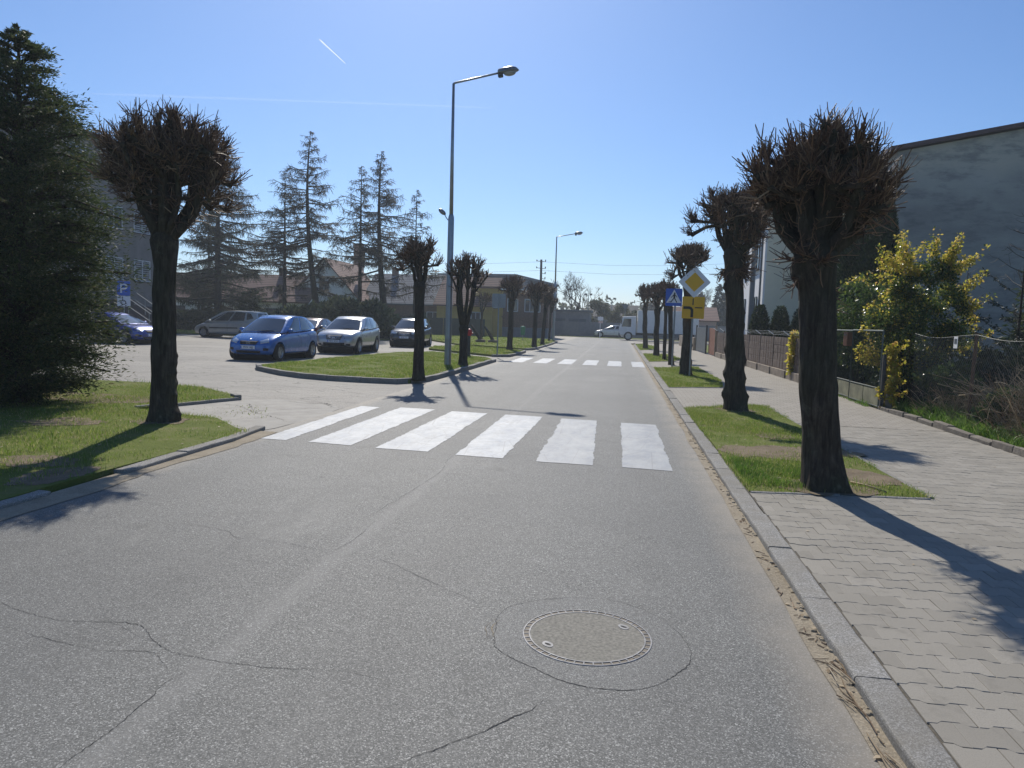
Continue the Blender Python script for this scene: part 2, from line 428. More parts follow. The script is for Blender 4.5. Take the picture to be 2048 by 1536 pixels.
# ------------------------------------------------------------------ lawns and verges
def lawn(name, P, z, mat=None, skirt=0.12):
    P = ccw(P); n = len(P)
    mb = MB().add([(x, y, z) for x, y in P] + [(x, y, z - skirt) for x, y in P], [tuple(range(n))] + [(i, n + i, n + (i + 1) % n, (i + 1) % n) for i in range(n)])
    o = mb.build(name, mat or M['turf']); o['kind'] = 'structure'; return o
LAWN = [(-4.98, -2), (-4.98, 6.2), (-4.94, 7.5), (-4.94, 9.05), (-5.95, 10.1), (-6.72, 10.3), (-7.72, 10.65), (-7.5, 11.45), (-7.05, 12.75), (-7.3, 13.05), (-8.73, 14.15), (-10.1, 14.5), (-11.2, 14.5), (-24, 15.0), (-24, -2)]
lawn('lawn', LAWN, 0.044)
def shrink(P, d):
    P = ccw(P); n = len(P); out = []
    for i in range(n):
        a, b, c = Vector(P[i - 1]), Vector(P[i]), Vector(P[(i + 1) % n])
        n1 = Vector((-(b - a).y, (b - a).x)).normalized(); n2 = Vector((-(c - b).y, (c - b).x)).normalized()
        q = b + (n1 + n2).normalized() * d; out.append((q.x, q.y))
    return out
I1, I2, I3 = shrink(ISL1, 0.145), shrink(ISL2, 0.145), shrink(ISL3, 0.145)
lawn('lawn', I1, 0.095); lawn('lawn', I2, 0.085); lawn('lawn', I3, 0.085)
lawn('lawn', [(-58, 46.5), (-17, 46.5), (-15.5, 51), (-18.5, 62), (-20, 74), (-58, 75)], 0.08)
VERGE = [[(1.335, 7.30), (3.06, 7.50), (3.06, 15.45), (2.9, 15.7), (1.335, 14.5)],
         [(1.335, 19.2), (2.8, 19.9), (3.1, 22.4), (3.1, 29.2), (1.335, 28.0)],
         [(1.335, 32.3), (2.5, 33.6), (3.05, 36), (2.7, 41.8), (1.335, 40.6)],
         [(1.335, 46.5), (2.4, 49), (2.6, 56), (2.1, 62), (1.335, 61)]]
for q in VERGE: lawn('verge', q, 0.060)
def blotch(name, c, rx, ry, z, mat, seed):
    P = []
    for k in range(48):
        a = 2 * math.pi * k / 48; q = 1 + .45 * noise.noise((math.cos(a) * 1.3, math.sin(a) * 1.3, seed)) + .22 * noise.noise((math.cos(a) * 5, math.sin(a) * 5, seed))
        P.append((c[0] + rx * q * math.cos(a), c[1] + ry * q * math.sin(a)))
    return sheet(name, P, z, mat)
for k, (c, rx, ry) in enumerate((((2.05, 9.75), .72, .50), ((2.72, 9.95), .42, .42), ((2.72, 8.35), .34, .42), ((1.95, 7.52), .30, .12), ((1.62, 9.55), .25, .35), ((2.35, 11.2), .3, .3), ((2.12, 7.62), .42, .36), ((2.29, 14.5), .40, .34))): blotch('bare_patch', c, rx, ry, .0635 + .0004 * k, M['soil'], 3.0 + k)
for k, (c, rx, ry) in enumerate((((-5.25, 6.1), .28, .45), ((-5.9, 6.6), .45, .3), ((-7.6, 9.0), .5, .35), ((-9.2, 11.6), 1.2, .7), ((-6.46, 9.5), .36, .32))): blotch('bare_patch', c, rx, ry, 0.0475 + .0004 * k, M['soil'], 13.0 + k)
sheet('yard', ccw([(5.62, -2), (40, -2), (40, 66), (5.62, 66)]), 0.02, M['turf'])
sheet('far_lawn', ccw([(-60, 88.5), (-9, 87), (-3, 85), (3, 83), (5, 84), (3, 92), (-60, 95)]), 0.02, M['turf'])
# thin concrete edging round the verges
ed = thing('verge_edging', None, None); ed['kind'] = 'structure'
for k, q in enumerate(VERGE):
    kerb_run(ed, [q[0], q[1]] , 0.055, 0.064, h=0.12, step=0.9, gap=0.006, seed=20 + k, wob=0.004, side=1)
    kerb_run(ed, q[1:-1] if k else [q[1], q[2]], 0.055, 0.067, h=0.12, step=0.9, gap=0.006, seed=30 + k, wob=0.004, side=1)

# ------------------------------------------------------------------ pavement of interlocking pavers
PAVE = [(1.325, -2), (5.42, -2), (5.48, 12), (5.50, 66), (1.325, 66)]
pavement = thing('pavement', None, None); pavement['kind'] = 'structure'
b_ = sheet('paver_bed', ccw(PAVE), 0.0425, M['bed'], None, pavement)
sheet('far_paving', [(1.325, 12.9), (5.50, 12.9), (5.50, 66), (1.325, 66)], 0.0475, M['farpaver'], None, pavement)
def paver_shape(i=0.0):
    h, a, l = 0.0825 - i, 0.0105, 0.1 - i
    top = [(-l, h + a), (-0.058, h + a), (-0.034, h - a), (0.034, h - a), (0.058, h + a), (l, h + a)]
    return [(x, -y) for x, y in top] + [(x, y) for x, y in top[::-1]]
def paver_mesh():
    A, B = paver_shape(0.0012), paver_shape(0.0040); n = len(A)
    V = [(x, y, -0.016) for x, y in A] + [(x, y, -0.0030) for x, y in A] + [(x, y, 0.0) for x, y in B]
    F = [(i, (i + 1) % n, n + (i + 1) % n, n + i) for i in range(n)] + [(n + i, n + (i + 1) % n, 2 * n + (i + 1) % n, 2 * n + i) for i in range(n)] + [tuple(range(2 * n, 3 * n))]
    return V, F
pv, pf = paver_mesh()
pme = bpy.data.meshes.new('paver'); pme.from_pydata(pv, [], pf); pme.materials.append(M['paver']); pme.update()
spots = []
row = 0; y = 2.2
while y < 12.9:
    x = 1.43 + (0.1 if row % 2 else 0.0)
    while x < 5.53:
        spots.append((x, y)); x += 0.2
    y += 0.165; row += 1
sx = np.array([q[0] for q in spots]); sy = np.array([q[1] for q in spots])
keep = np.ones(len(sx), bool)
for q in VERGE: keep &= ~(inside(shrink(q, 0.10), sx, sy))
sx, sy = sx[keep], sy[keep]
# size in the picture: nearest and in view first
dv = np.stack([sx, sy, np.full_like(sx, 0.05 - 1.65)], 1)
depth = dv @ np.array(_d); ux = dv @ np.array(_r) / depth; uy = dv @ np.array(_u) / depth
vis = (np.abs(ux) < 0.73) & (np.abs(uy) < 0.545)
order = np.argsort(np.where(vis, depth, depth + 100))
rr = random.Random(4)
def paver_pose():
    return Matrix.Rotation(rr.uniform(-.010, .010), 4, 'Z') @ Matrix.Rotation(rr.uniform(-.005, .005), 4, 'X') @ Matrix.Rotation(rr.uniform(-.005, .005), 4, 'Y')
rest = MB()
def ground_z(x, y): return 0.05 + 0.004 * noise.noise((x * 0.7, y * 0.7, 2.0))
for k, i in enumerate(order):
    T = Matrix.Translation((sx[i], sy[i], ground_z(sx[i], sy[i]) + rr.choice((0, 0, 0, 0, -.0018)) + rr.uniform(-.0010, .0010))) @ paver_pose()
    if k < 300:
        o = link('paver', pme, pavement); o.matrix_local = T
    else:
        rest.add([T @ Vector(p) for p in pv], pf)
ro = rest.build('more_pavers', M['paver'], pavement); ro['kind'] = 'stuff'
# half stones along the kerb where a row starts with a gap
hs = MB(); row = 0; y = 2.2
while y < 12.9:
    if row % 2 and not inside(shrink(VERGE[0], 0.02), np.array([1.40]), np.array([y]))[0]:
        A = [(max(px, -0.0), py) for px, py in paver_shape(0.003)]
        T = Matrix.Translation((1.335, y, ground_z(1.4, y)))
        P = [(0.004, -0.070), (0.034, -0.070), (0.056, -0.090), (0.096, -0.090), (0.096, 0.090), (0.056, 0.090), (0.034, 0.070), (0.004, 0.070)]
        hs.prism(P, -0.016, 0.0, T)
    y += 0.165; row += 1
h_ = hs.build('half_pavers', M['paver'], pavement); h_['kind'] = 'stuff'

# ------------------------------------------------------------------ crossings: each stripe a part with ragged painted edges
def stripe(root, c, z=0.004, amp=0.022, seed=0, mat='paint'):
    """c: four corners near-left, near-right, far-right, far-left"""
    rr = random.Random(seed); P = []
    for a, b, am in ((c[0], c[1], amp * .35), (c[1], c[2], amp), (c[2], c[3], amp * .35), (c[3], c[0], amp)):
        A, B = Vector(a), Vector(b); L = (B - A).length; n = max(4, int(L / 0.035)); d = (B - A) / L; nn = Vector((d.y, -d.x))
        for i in range(n):
            s = i / n; k = am * (noise.noise((s * L * 3.0, seed * 3.3, a[0])) + 0.8 * noise.noise((s * L * 14, seed, a[1]))) + rr.uniform(-.004, .004)
            q = A + d * (s * L) + nn * k * min(1, s * 8, (1 - s) * 8); P.append((q.x, q.y, z))
    me = bpy.data.meshes.new('stripe'); me.from_pydata(P, [], [tuple(range(len(P)))]); me.update()
    bm = bmesh.new(); bm.from_mesh(me); bmesh.ops.triangulate(bm, faces=bm.faces); bmesh.ops.recalc_face_normals(bm, faces=bm.faces)
    if bm.faces and sum(f.normal.z for f in bm.faces) < 0: bmesh.ops.reverse_faces(bm, faces=bm.faces)
    bm.to_mesh(me); bm.free()
    link('stripe', me, root, M[mat])
zc = thing('pedestrian_crossing', None, None); zc['kind'] = 'structure'
X0 = [(-4.60, -4.24, 8.62, 12.58), (-3.92, -3.32, 8.60, 12.64), (-2.97, -2.28, 8.66, 12.60), (-1.91, -1.32, 8.52, 12.54), (-0.91, -0.24, 8.42, 12.42), (0.10, 0.67, 8.38, 12.32)]
Yn = [(8.84, 8.83), (8.80, 8.74), (8.66, 8.62), (8.52, 8.48), (8.42, 8.38), (8.38, 8.33)]
X1 = [(-4.62, -4.25, 12.65), (-3.90, -3.24, 12.74), (-2.90, -2.25, 12.58), (-1.92, -1.26, 12.50), (-0.92, -0.32, 12.36), (0.09, 0.66, 12.22)]
for k in range(6):
    a, b = X0[k][:2]; c, d, yf = X1[k]
    stripe(zc, [(a, Yn[k][0]), (b, Yn[k][1]), (d, yf - 0.04), (c, yf)], seed=k + 1, mat='paint_dull' if k > 3 else 'paint')
zc2 = thing('pedestrian_crossing', None, None); zc2['kind'] = 'structure'
for k in range(6):
    a = -4.35 + k * 0.98
    stripe(zc2, [(a, 28.7), (a + 0.56, 28.7), (a + 0.56, 32.6), (a, 32.6)], amp=0.03, seed=k + 20)
# ------------------------------------------------------------------ grass: blades nobody could count
M['grass'] = leafmat('grass_blade', [(0.0, (0.105, 0.17, 0.022)), (0.42, (0.16, 0.24, 0.034)), (0.72, (0.22, 0.29, 0.055)), (0.86, (0.33, 0.32, 0.11)), (1.0, (0.46, 0.40, 0.22))], 0.45, 0.55)
M['tallgrass'] = leafmat('tall_grass_blade', [(0.0, (0.065, 0.14, 0.022)), (0.6, (0.115, 0.22, 0.034)), (0.88, (0.17, 0.27, 0.05)), (1.0, (0.36, 0.31, 0.16))], 0.45, 0.5)
def vnoise(x, y, s, seed=0.0):
    """cheap smooth noise on arrays"""
    out = np.zeros_like(x); r = np.random.default_rng(int(seed * 10) + 1)
    for k in range(7):
        a = r.uniform(0, 2 * math.pi); f = s * r.uniform(0.6, 2.0)
        out += np.sin((x * math.cos(a) + y * math.sin(a)) * f + r.uniform(0, 6.3))
    return out / 4.0
def blades(name, P, z, n, h, w, mat, bare=None, seed=1, lean=0.6, clump=1.0):
    r = np.random.default_rng(seed); P = ccw(P); A = np.array(P); lo, hi = A.min(0), A.max(0)
    m = int(n * (hi - lo).prod() / abs(area(P)))
    x = r.uniform(lo[0], hi[0], m); y = r.uniform(lo[1], hi[1], m)
    k = inside(P, x, y)
    c = vnoise(x, y, 2.2, seed) + 0.7 * vnoise(x, y, 7, seed + .5)
    k &= r.uniform(-1.6, 0.6, m) * clump < c
    if bare is not None: k &= r.uniform(0, 1, m) > bare(x, y)
    x, y, c = x[k], y[k], c[k]; m = len(x)
    hh = h * r.uniform(0.45, 1.25, m) * np.clip(1.0 + 0.75 * c, .35, 2.2); a = r.uniform(0, 2 * math.pi, m); an = r.uniform(0, 2 * math.pi, m); le = hh * r.uniform(0.1, 1.0, m) * lean * 1.6
    ww = w * r.uniform(0.6, 1.3, m)
    V = np.zeros((m, 5, 3))
    dx, dy = np.cos(a) * ww / 2, np.sin(a) * ww / 2; lx, ly = np.cos(an) * le, np.sin(an) * le
    V[:, 0] = np.stack([x - dx, y - dy, np.full(m, z - .005)], 1); V[:, 1] = np.stack([x + dx, y + dy, np.full(m, z - .005)], 1)
    V[:, 2] = np.stack([x + dx * .7 + lx * .4, y + dy * .7 + ly * .4, z + hh * .6], 1); V[:, 3] = np.stack([x - dx * .7 + lx * .4, y - dy * .7 + ly * .4, z + hh * .6], 1)
    V[:, 4] = np.stack([x + lx, y + ly, z + hh * .92], 1)
    F = np.zeros((m, 3, 3), int); b = np.arange(m) * 5
    F[:, 0] = np.stack([b, b + 1, b + 2], 1); F[:, 1] = np.stack([b, b + 2, b + 3], 1); F[:, 2] = np.stack([b + 3, b + 2, b + 4], 1)
    me = np_mesh(name, V.reshape(-1, 3), F.reshape(-1, 3)); o = link(name, me, None, mat); o['kind'] = 'stuff'; return o
def bare_left(x, y):
    d = -4.95 - x
    b = np.clip(0.55 * (vnoise(x, y, 1.4, 3) + 0.2), 0, 0.7)
    e = np.clip(1.0 - d / 0.35, 0, 1) * np.clip((7.2 - y) / 1.2, 0.15, 1)
    return np.clip(b + e, 0, 0.97)
def tufty(x, y): return np.clip(1.0 - 1.6 * np.clip(vnoise(x, y, 3.1, 21) - .25, 0, 1), 0, 1)
def bare_v1(x, y):
    b = np.exp(-((y - 9.75 - 0.25 * (x - 2)) / 0.62) ** 2) * np.clip(0.86 + 0.35 * vnoise(x, y, 4, 8), 0, 1)
    b2 = np.exp(-((x - 2.75) / 0.5) ** 2 - ((y - 8.3) / 0.5) ** 2) * 0.9
    b3 = np.exp(-((x - 2.0) / 0.35) ** 2 - ((y - 7.45) / 0.18) ** 2) * 0.8
    return np.clip(b + b2 + b3 + np.clip(0.45 * vnoise(x, y, 2.5, 5), 0, .5), 0, 0.98)
LV = [(-4.98, 3.5), (-4.98, 6.2), (-4.92, 7.5), (-4.92, 9.05), (-5.95, 10.1), (-6.72, 10.3), (-7.72, 10.65), (-7.5, 11.45), (-7.05, 12.75), (-7.3, 13.05), (-8.73, 14.15), (-10.1, 14.5), (-11.2, 14.5), (-12.5, 14.6), (-12.5, 8), (-8, 4.5)]
LV2 = shrink(LV, -.05)
blades('grass', LV2, 0.044, 110000, 0.036, 0.006, M['grass'], bare_left, 1)
blades('grass', shrink(VERGE[0], -.045), 0.058, 44000, 0.036, 0.005, M['grass'], bare_v1, 2)
blades('grass', [(1.36, 7.34), (2.2, 7.4), (2.3, 8.6), (1.36, 9.0)], 0.060, 7000, 0.060, 0.005, M['tallgrass'], lambda x, y: np.exp(-((y - 7.40) / .12) ** 2), 9)
blades('grass', LV2, 0.044, 16000, 0.075, 0.007, M['tallgrass'], tufty, 11, .8)
blades('grass', shrink(VERGE[0], -.03), 0.058, 6500, 0.070, 0.006, M['tallgrass'], lambda x, y: np.maximum(tufty(x, y), bare_v1(x, y)), 12, .8)
blades('grass', VERGE[1], 0.060, 24000, 0.040, 0.010, M['grass'], None, 3)
blades('grass', VERGE[2], 0.060, 9000, 0.045, 0.018, M['grass'], None, 4)
blades('grass', VERGE[3], 0.060, 6000, 0.045, 0.022, M['grass'], None, 5)
blades('grass', I1, 0.095, 60000, 0.040, 0.012, M['grass'], lambda x, y: np.clip(0.35 * vnoise(x, y, 1.2, 4), 0, .6), 6)
blades('grass', I2, 0.085, 14000, 0.045, 0.022, M['grass'], None, 7)
blades('grass', I3, 0.085, 26000, 0.050, 0.03, M['grass'], None, 8)
blades('grass', [(-45, 46.6), (-17.2, 46.6), (-16, 51), (-16, 53), (-45, 53)], 0.08, 20000, 0.06, 0.05, M['grass'], None, 10)

# ------------------------------------------------------------------ bark, twigs, leaves
def m_bark(name, dark, light, moss=0.25, sc=1.0):
    m = NT(name)
    v = m.mapv((16 * sc, 16 * sc, 2.2 * sc))
    f = m.noise(1.5, 7, 0.68, v, 0.6); n2 = m.noise(14, 6, 0.7)
    c = m.ramp(f, [(0.34, tuple(q * .4 for q in dark)), (0.47, dark), (0.66, light)])
    c = m.mix(m.ramp(n2, [(0.4, 0.0), (0.7, 0.6)]), c, dark)
    c = m.mix(m.ramp(m.noise(1.7, 5), [(0.45, 0.0), (0.7, moss)]), c, (0.055, 0.062, 0.030))
    c = m.mix(m.math('MULTIPLY', m.ramp(m.noise(5, 6, .7), [(.55, 0.0), (.66, .75)]), m.ramp(m.noise(1.1, 3), [(.4, 0.0), (.65, 1.0)])), c, (0.15, 0.155, 0.115))
    m.base(c).set(rough=0.9, spec=0.2)
    m.bump(m.math('ADD', f, m.math('MULTIPLY', n2, 0.25)), 0.9, 0.05)
    return m.mat
M['bark'] = m_bark('lime_bark', (0.050, 0.040, 0.030), (0.105, 0.086, 0.066), 0.45)
M['bark_d'] = m_bark('conifer_bark', (0.035, 0.028, 0.022), (0.075, 0.058, 0.045), 0.2)
M['twig'] = leafmat('lime_twig', [(0.0, (0.075, 0.046, 0.032)), (0.5, (0.155, 0.092, 0.057)), (0.85, (0.25, 0.16, 0.098)), (1.0, (0.36, 0.26, 0.17))], 0.55, 0.14)
M['greytwig'] = leafmat('grey_twig', [(0.0, (0.060, 0.050, 0.042)), (1.0, (0.16, 0.14, 0.12))], 0.7, 0.05)
M['larch'] = leafmat('larch_twig', [(0.0, (0.040, 0.030, 0.020)), (0.7, (0.075, 0.058, 0.036)), (1.0, (0.10, 0.095, 0.045))], 0.7, 0.10)
M['larchgreen'] = leafmat('larch_green_twig', [(0.0, (0.030, 0.036, 0.018)), (0.7, (0.055, 0.068, 0.030)), (1.0, (0.10, 0.11, 0.045))], 0.7, 0.2)

def unit(v): return v / np.maximum(1e-9, np.linalg.norm(v, axis=-1, keepdims=True))
def np_twigs(A, B, C, r0, r1, n=3):
    """curved tapered twigs A-B-C, n sided: verts, quad faces"""
    m = len(A); t = unit(C - A); ref = np.where(np.abs(t[:, 2:3]) < .9, [[0, 0, 1.]], [[1., 0, 0]]); u = unit(np.cross(t, ref)); w = np.cross(t, u)
    V = np.zeros((m, 3, n, 3))
    for k in range(n):
        a = 2 * math.pi * k / n; d = u * math.cos(a) + w * math.sin(a)
        V[:, 0, k] = A + d * r0[:, None]; V[:, 1, k] = B + d * ((r0 + r1) / 2)[:, None]; V[:, 2, k] = C + d * r1[:, None]
    b = (np.arange(m) * 3 * n)[:, None]; F = []
    for s in range(2):
        for k in range(n): F.append(np.concatenate([b + s * n + k, b + s * n + (k + 1) % n, b + (s + 1) * n + (k + 1) % n, b + (s + 1) * n + k], 1))
    return V.reshape(-1, 3), np.stack(F, 1).reshape(-1, 4)
def cat(parts):
    V = []; F = []; n = 0
    for v, f in parts: V.append(v); F.append(f + n); n += len(v)
    return np.concatenate(V), np.concatenate(F)

def trunk_mesh(P, R, n, seed, burls=(), flare=1.45, rough=0.06):
    """rings along P with bark lumps; burls: (t, angle, size, height)"""
    def rn(i, an, p):
        fur = (.05 * abs(noise.noise((math.cos(an) * 4.2, math.sin(an) * 4.2, p.z * 1.1 + seed))) + .035 * noise.noise((math.cos(an) * 9, math.sin(an) * 9, p.z * 2.6 + seed))) if n >= 40 else 0
        t = i / (len(P) - 1); q = 1 + rough * noise.noise((math.cos(an) * 1.6, math.sin(an) * 1.6, p.z * 1.7 + seed)) * 2 + rough * noise.noise((math.cos(an) * 4, math.sin(an) * 4, p.z * 5 + seed))
        q += (flare - 1) * math.exp(-t * 13) * (0.62 + 0.55 * max(-.4, math.cos(4 * an + seed)))
        for bt, ba, bs, bh in burls:
            da = (an - ba + math.pi / 2 + math.pi) % (2 * math.pi) - math.pi
            q += bh * math.exp(-((t - bt) / bs) ** 2 - (da / 0.55) ** 2) * (1 + .5 * noise.noise((an * 6, p.z * 25, seed)))
        return q + fur
    return MB().tube(P, R, n, True, rn)

def pollard(label, base, fork, tr, crown, seed, limbs=7, knobs=4, twigs=24, tl=(0.15, 0.42), tw=0.0052, burls=(), cat_='tree', group='pollarded street trees', low=0, fork_tilt=(20, 62), quality=1.0, mat=None, flare=1.45, extra=(), minr=0.45):
    """knobbly street tree cut back to clubs; crown = (centre x, y, z, rx, ry, rz)"""
    rr = random.Random(seed); r = np.random.default_rng(seed)
    b = Vector(base); root = thing('pollarded_tree', label, cat_, b, 0, group)
    fk = Vector(fork) - b; cc = Vector(crown[:3]) - b; cr = crown[3:]
    n = 40 if quality < 1 else 84; P = []; R = []
    for i in range(n + 1):
        t = i / n; q = fk * t; q += Vector((noise.noise((t * 3, seed, 1)), noise.noise((t * 3, seed, 9)), 0)) * tr * 0.35 * math.sin(math.pi * t); q.z = fk.z * t - .03 * (1 - t); P.append(q)
        R.append(tr * (1 - 0.16 * t) * (1 + 0.34 * max(0, (t - .86) / .14)))
    tm = trunk_mesh(P, R, (44 if quality >= 1 else 24) if quality > .6 else 12, seed, burls, flare)
    tm.sph(fk + Vector((0, 0, tr * .1)), (tr * 1.1, tr * 1.1, tr * .8))
    tm.build('trunk', M['bark'], root, True)
    K = []; segs = []
    dirs = []
    for i in range(limbs):
        az = 2 * math.pi * (i + rr.uniform(-.3, .3)) / limbs + seed; po = R2(rr.uniform(*fork_tilt) if i % 3 else rr.uniform(4, 25))
        dirs.append(Vector((math.cos(az) * math.sin(po), math.sin(az) * math.sin(po), math.cos(po))))
    dirs += [Vector(e).normalized() for e in extra]
    for d in dirs:
        # end point inside the crown
        def reach(d, f):
            e = Vector((d.x * cr[0], d.y * cr[1], d.z * cr[2])); return cc + e * f
        dd = Vector((d.x, d.y, d.z * 1.1 - .25)).normalized()
        e1 = reach(dd, rr.uniform(.38, .52)); s = fk + Vector((d.x, d.y, 0)) * tr * .5
        mid = s.lerp(e1, .5) + Vector((d.x, d.y, 0)) * rr.uniform(.05, .16) * cr[0] + Vector((rr.uniform(-.06, .06), rr.uniform(-.06, .06), -.03)) * cr[0]
        lr = max(tr, .15) * rr.uniform(.34, .5)
        pts = [s, s.lerp(mid, .5) + Vector((rr.uniform(-.03, .03), rr.uniform(-.03, .03), 0)), mid, mid.lerp(e1, .5) + Vector((rr.uniform(-.04, .04), rr.uniform(-.04, .04), 0)), e1]
        mb = trunk_mesh(pts, [lr, lr * .85, lr * .76, lr * .72, lr * .8], 10 if quality > .6 else 7, rr.random() * 50, (), 1.0, .14)
        for k in range(knobs):
            d2 = (dd + Vector((rr.gauss(0, .55), rr.gauss(0, .55), rr.gauss(-.08, .5)))).normalized()
            e2 = reach(d2, rr.uniform(.48, .92)); a0 = pts[2].lerp(e1, rr.uniform(.2, 1))
            m2 = a0.lerp(e2, .55) + Vector((rr.uniform(-.05, .05), rr.uniform(-.05, .05), rr.uniform(-.03, .05))) * cr[0]
            r2 = lr * rr.uniform(.38, .55)
            mb2 = trunk_mesh([a0, a0.lerp(m2, .6), m2, e2], [r2, r2 * .8, r2 * .75, r2 * 1.05], 8 if quality > .6 else 5, rr.random() * 50, (), 1.0, .16)
            n0 = len(mb.v); mb.add(mb2.v, mb2.f)
            mb.sph(e2, (r2 * 1.25, r2 * 1.25, r2 * 1.2), 8, 6)
            K.append((e2, r2 * 1.2)); segs.append((a0, m2, r2)); segs.append((m2, e2, r2))
        segs.append((pts[1], pts[2], lr * .8)); segs.append((pts[2], e1, lr * .8)); K.append((e1, lr * .9)); mb.sph(e1, lr * .95, 8, 6)
        mb.build('limb', M['bark'], root, True)
    # low sprouts on the trunk head
    for k in range(low):
        a = rr.uniform(0, 6.28); z = rr.uniform(.86, 1.0); q = fk * z + Vector((math.cos(a), math.sin(a), 0)) * tr * .95; K.append((q, tr * .18))
    # twigs
    S = []; D = []
    C0 = np.array(cc) - np.array((0, 0, cr[2] * .75))
    for q, rad in K:
        m = max(3, int(twigs * .62 * quality * rr.uniform(.4, 1.5))); o = unit(np.array(q) - C0)
        v = unit(r.normal(size=(m, 3)) * .50 + o * 1.0 + np.array((0, 0, .22))); S.append(np.array(q) + v * rad * .55); D.append(v)
    for a, b2, rad in segs:
        m = max(1, int(twigs * .25 * quality)); t = r.uniform(0, 1, (m, 1)); p = np.array(a) * (1 - t) + np.array(b2) * t
        v = unit(r.normal(size=(m, 3)) + unit(p - C0) * .9); S.append(p + v * rad * .6); D.append(v)
    S = np.concatenate(S); D = np.concatenate(D); m = len(S)
    L = r.uniform(tl[0], tl[1], (m, 1)) * r.choice([.6, 1, 1.25], (m, 1))
    # stay near the crown outline
    Mx = S + D * L * .5 + r.normal(size=(m, 3)) * L * .08 + np.array((0, 0, .03)) * L
    E = Mx + unit(D + r.normal(size=(m, 3)) * .35 + np.array((0, 0, .30))) * L * .55
    e = (E - np.array(cc)) / np.array(cr); rad = (np.abs(e) ** 2.7).sum(1) ** (1 / 2.7); ok = (rad < 1.12 + r.uniform(-.12, .1, m)) & (rad > minr)
    if low: ok |= (S[:, 2] < fk.z)
    S, Mx, E, D, L = S[ok], Mx[ok], E[ok], D[ok], L[ok]; m = len(S)
    w = tw * 1.38 * r.uniform(.6, 1.6, m)
    parts = [np_twigs(S, Mx, E, w * 1.25, w * .6)]
    # side shoots
    k = r.uniform(size=m) < .8
    s2 = Mx[k]; d2 = unit(D[k] + r.normal(size=(k.sum(), 3)) * .75); l2 = L[k] * r.uniform(.3, .6, (k.sum(), 1))
    parts.append(np_twigs(s2, s2 + d2 * l2 * .5, s2 + unit(d2 + np.array((0, 0, .3))) * l2, w[k] * .8, w[k] * .45))
    V, F = cat(parts); link('crown', np_mesh('crown', V, F), root, mat or M['twig'])
    return root

def leaves(blobs, n, size, seed, keep=0.0, nscale=1.2, elong=1.7, shell=0.45, upbias=0.0, droop=0.0):
    """leaf cards through the blobs (c, r3): verts, faces"""
    r = np.random.default_rng(seed); vol = np.array([b[1][0] * b[1][1] * b[1][2] for b in blobs]) ** .8; cnt = (n * vol / vol.sum()).astype(int)
    Pn = []; Nn = []
    for (c, rad), m in zip(blobs, cnt):
        d = unit(r.normal(size=(m, 3))); q = r.uniform(size=(m, 1)) ** shell
        Pn.append(np.array(c) + d * q * np.array(rad)); Nn.append(d)
    P = np.concatenate(Pn); N = np.concatenate(Nn)
    if keep > -1:
        g = (vnoise(P[:, 0] + P[:, 2] * .7, P[:, 1] + P[:, 2] * .9, nscale * 2.2, seed) + vnoise(P[:, 0] - P[:, 2], P[:, 2] * 1.2 + P[:, 1], nscale * 4, seed + 1)) * .8
        k = g > r.uniform(keep - .7, keep + .3, len(P)); P, N = P[k], N[k]
    m = len(P)
    ax = unit(N * .7 + r.normal(size=(m, 3)) * .8 + np.array((0, 0, upbias - droop))); nr = unit(np.cross(ax, r.normal(size=(m, 3)))); sd = np.cross(ax, nr)
    s = size * r.uniform(.55, 1.35, (m, 1))
    V = np.stack([P, P + ax * s * .5 * elong + sd * s * .5, P + ax * s * elong, P + ax * s * .5 * elong - sd * s * .5], 1)
    b = (np.arange(m) * 4)[:, None]; F = np.concatenate([b, b + 1, b + 2, b + 3], 1)
    return V.reshape(-1, 3), F
M['conifer'] = leafmat('thuja_spray', [(0.0, (0.030, 0.046, 0.019)), (0.6, (0.060, 0.085, 0.030)), (0.92, (0.095, 0.115, 0.040)), (1.0, (0.16, 0.135, 0.06))], 0.6, 0.36, None, .2)
M['thuja'] = leafmat('clipped_thuja', [(0.0, (0.016, 0.031, 0.011)), (0.7, (0.034, 0.058, 0.018)), (1.0, (0.07, 0.10, 0.03))], 0.55, 0.2)
M['yellowleaf'] = leafmat('golden_leaf', [(0.0, (0.32, 0.32, 0.035)), (0.5, (0.48, 0.43, 0.06)), (0.85, (0.58, 0.43, 0.10)), (1.0, (0.48, 0.30, 0.10))], 0.4, 0.6)
M['greenleaf'] = leafmat('green_leaf', [(0.0, (0.035, 0.068, 0.018)), (0.6, (0.07, 0.12, 0.03)), (0.9, (0.13, 0.18, 0.04)), (1.0, (0.26, 0.27, 0.07))], 0.3, 0.4)
M['hedgeleaf'] = leafmat('hedge_leaf', [(0.0, (0.022, 0.036, 0.020)), (0.7, (0.042, 0.066, 0.032)), (1.0, (0.08, 0.10, 0.05))], 0.5, 0.25)
M['juniper'] = leafmat('juniper_spray', [(0.0, (0.060, 0.080, 0.036)), (0.6, (0.120, 0.140, 0.066)), (1.0, (0.19, 0.20, 0.10))], 0.6, 0.4)
M['bluespruce'] = leafmat('spruce_needles', [(0.0, (0.020, 0.032, 0.026)), (0.7, (0.038, 0.055, 0.044)), (1.0, (0.065, 0.085, 0.065))], 0.6, 0.1)
M['farscrub'] = leafmat('budding_scrub', [(0.0, (0.09, 0.085, 0.045)), (0.6, (0.15, 0.145, 0.075)), (1.0, (0.20, 0.20, 0.10))], 0.8, 0.2)
M['dry'] = leafmat('dry_stalk', [(0.0, (0.24, 0.165, 0.105)), (0.6, (0.45, 0.36, 0.24)), (1.0, (0.62, 0.54, 0.41))], 0.7, 0.4)

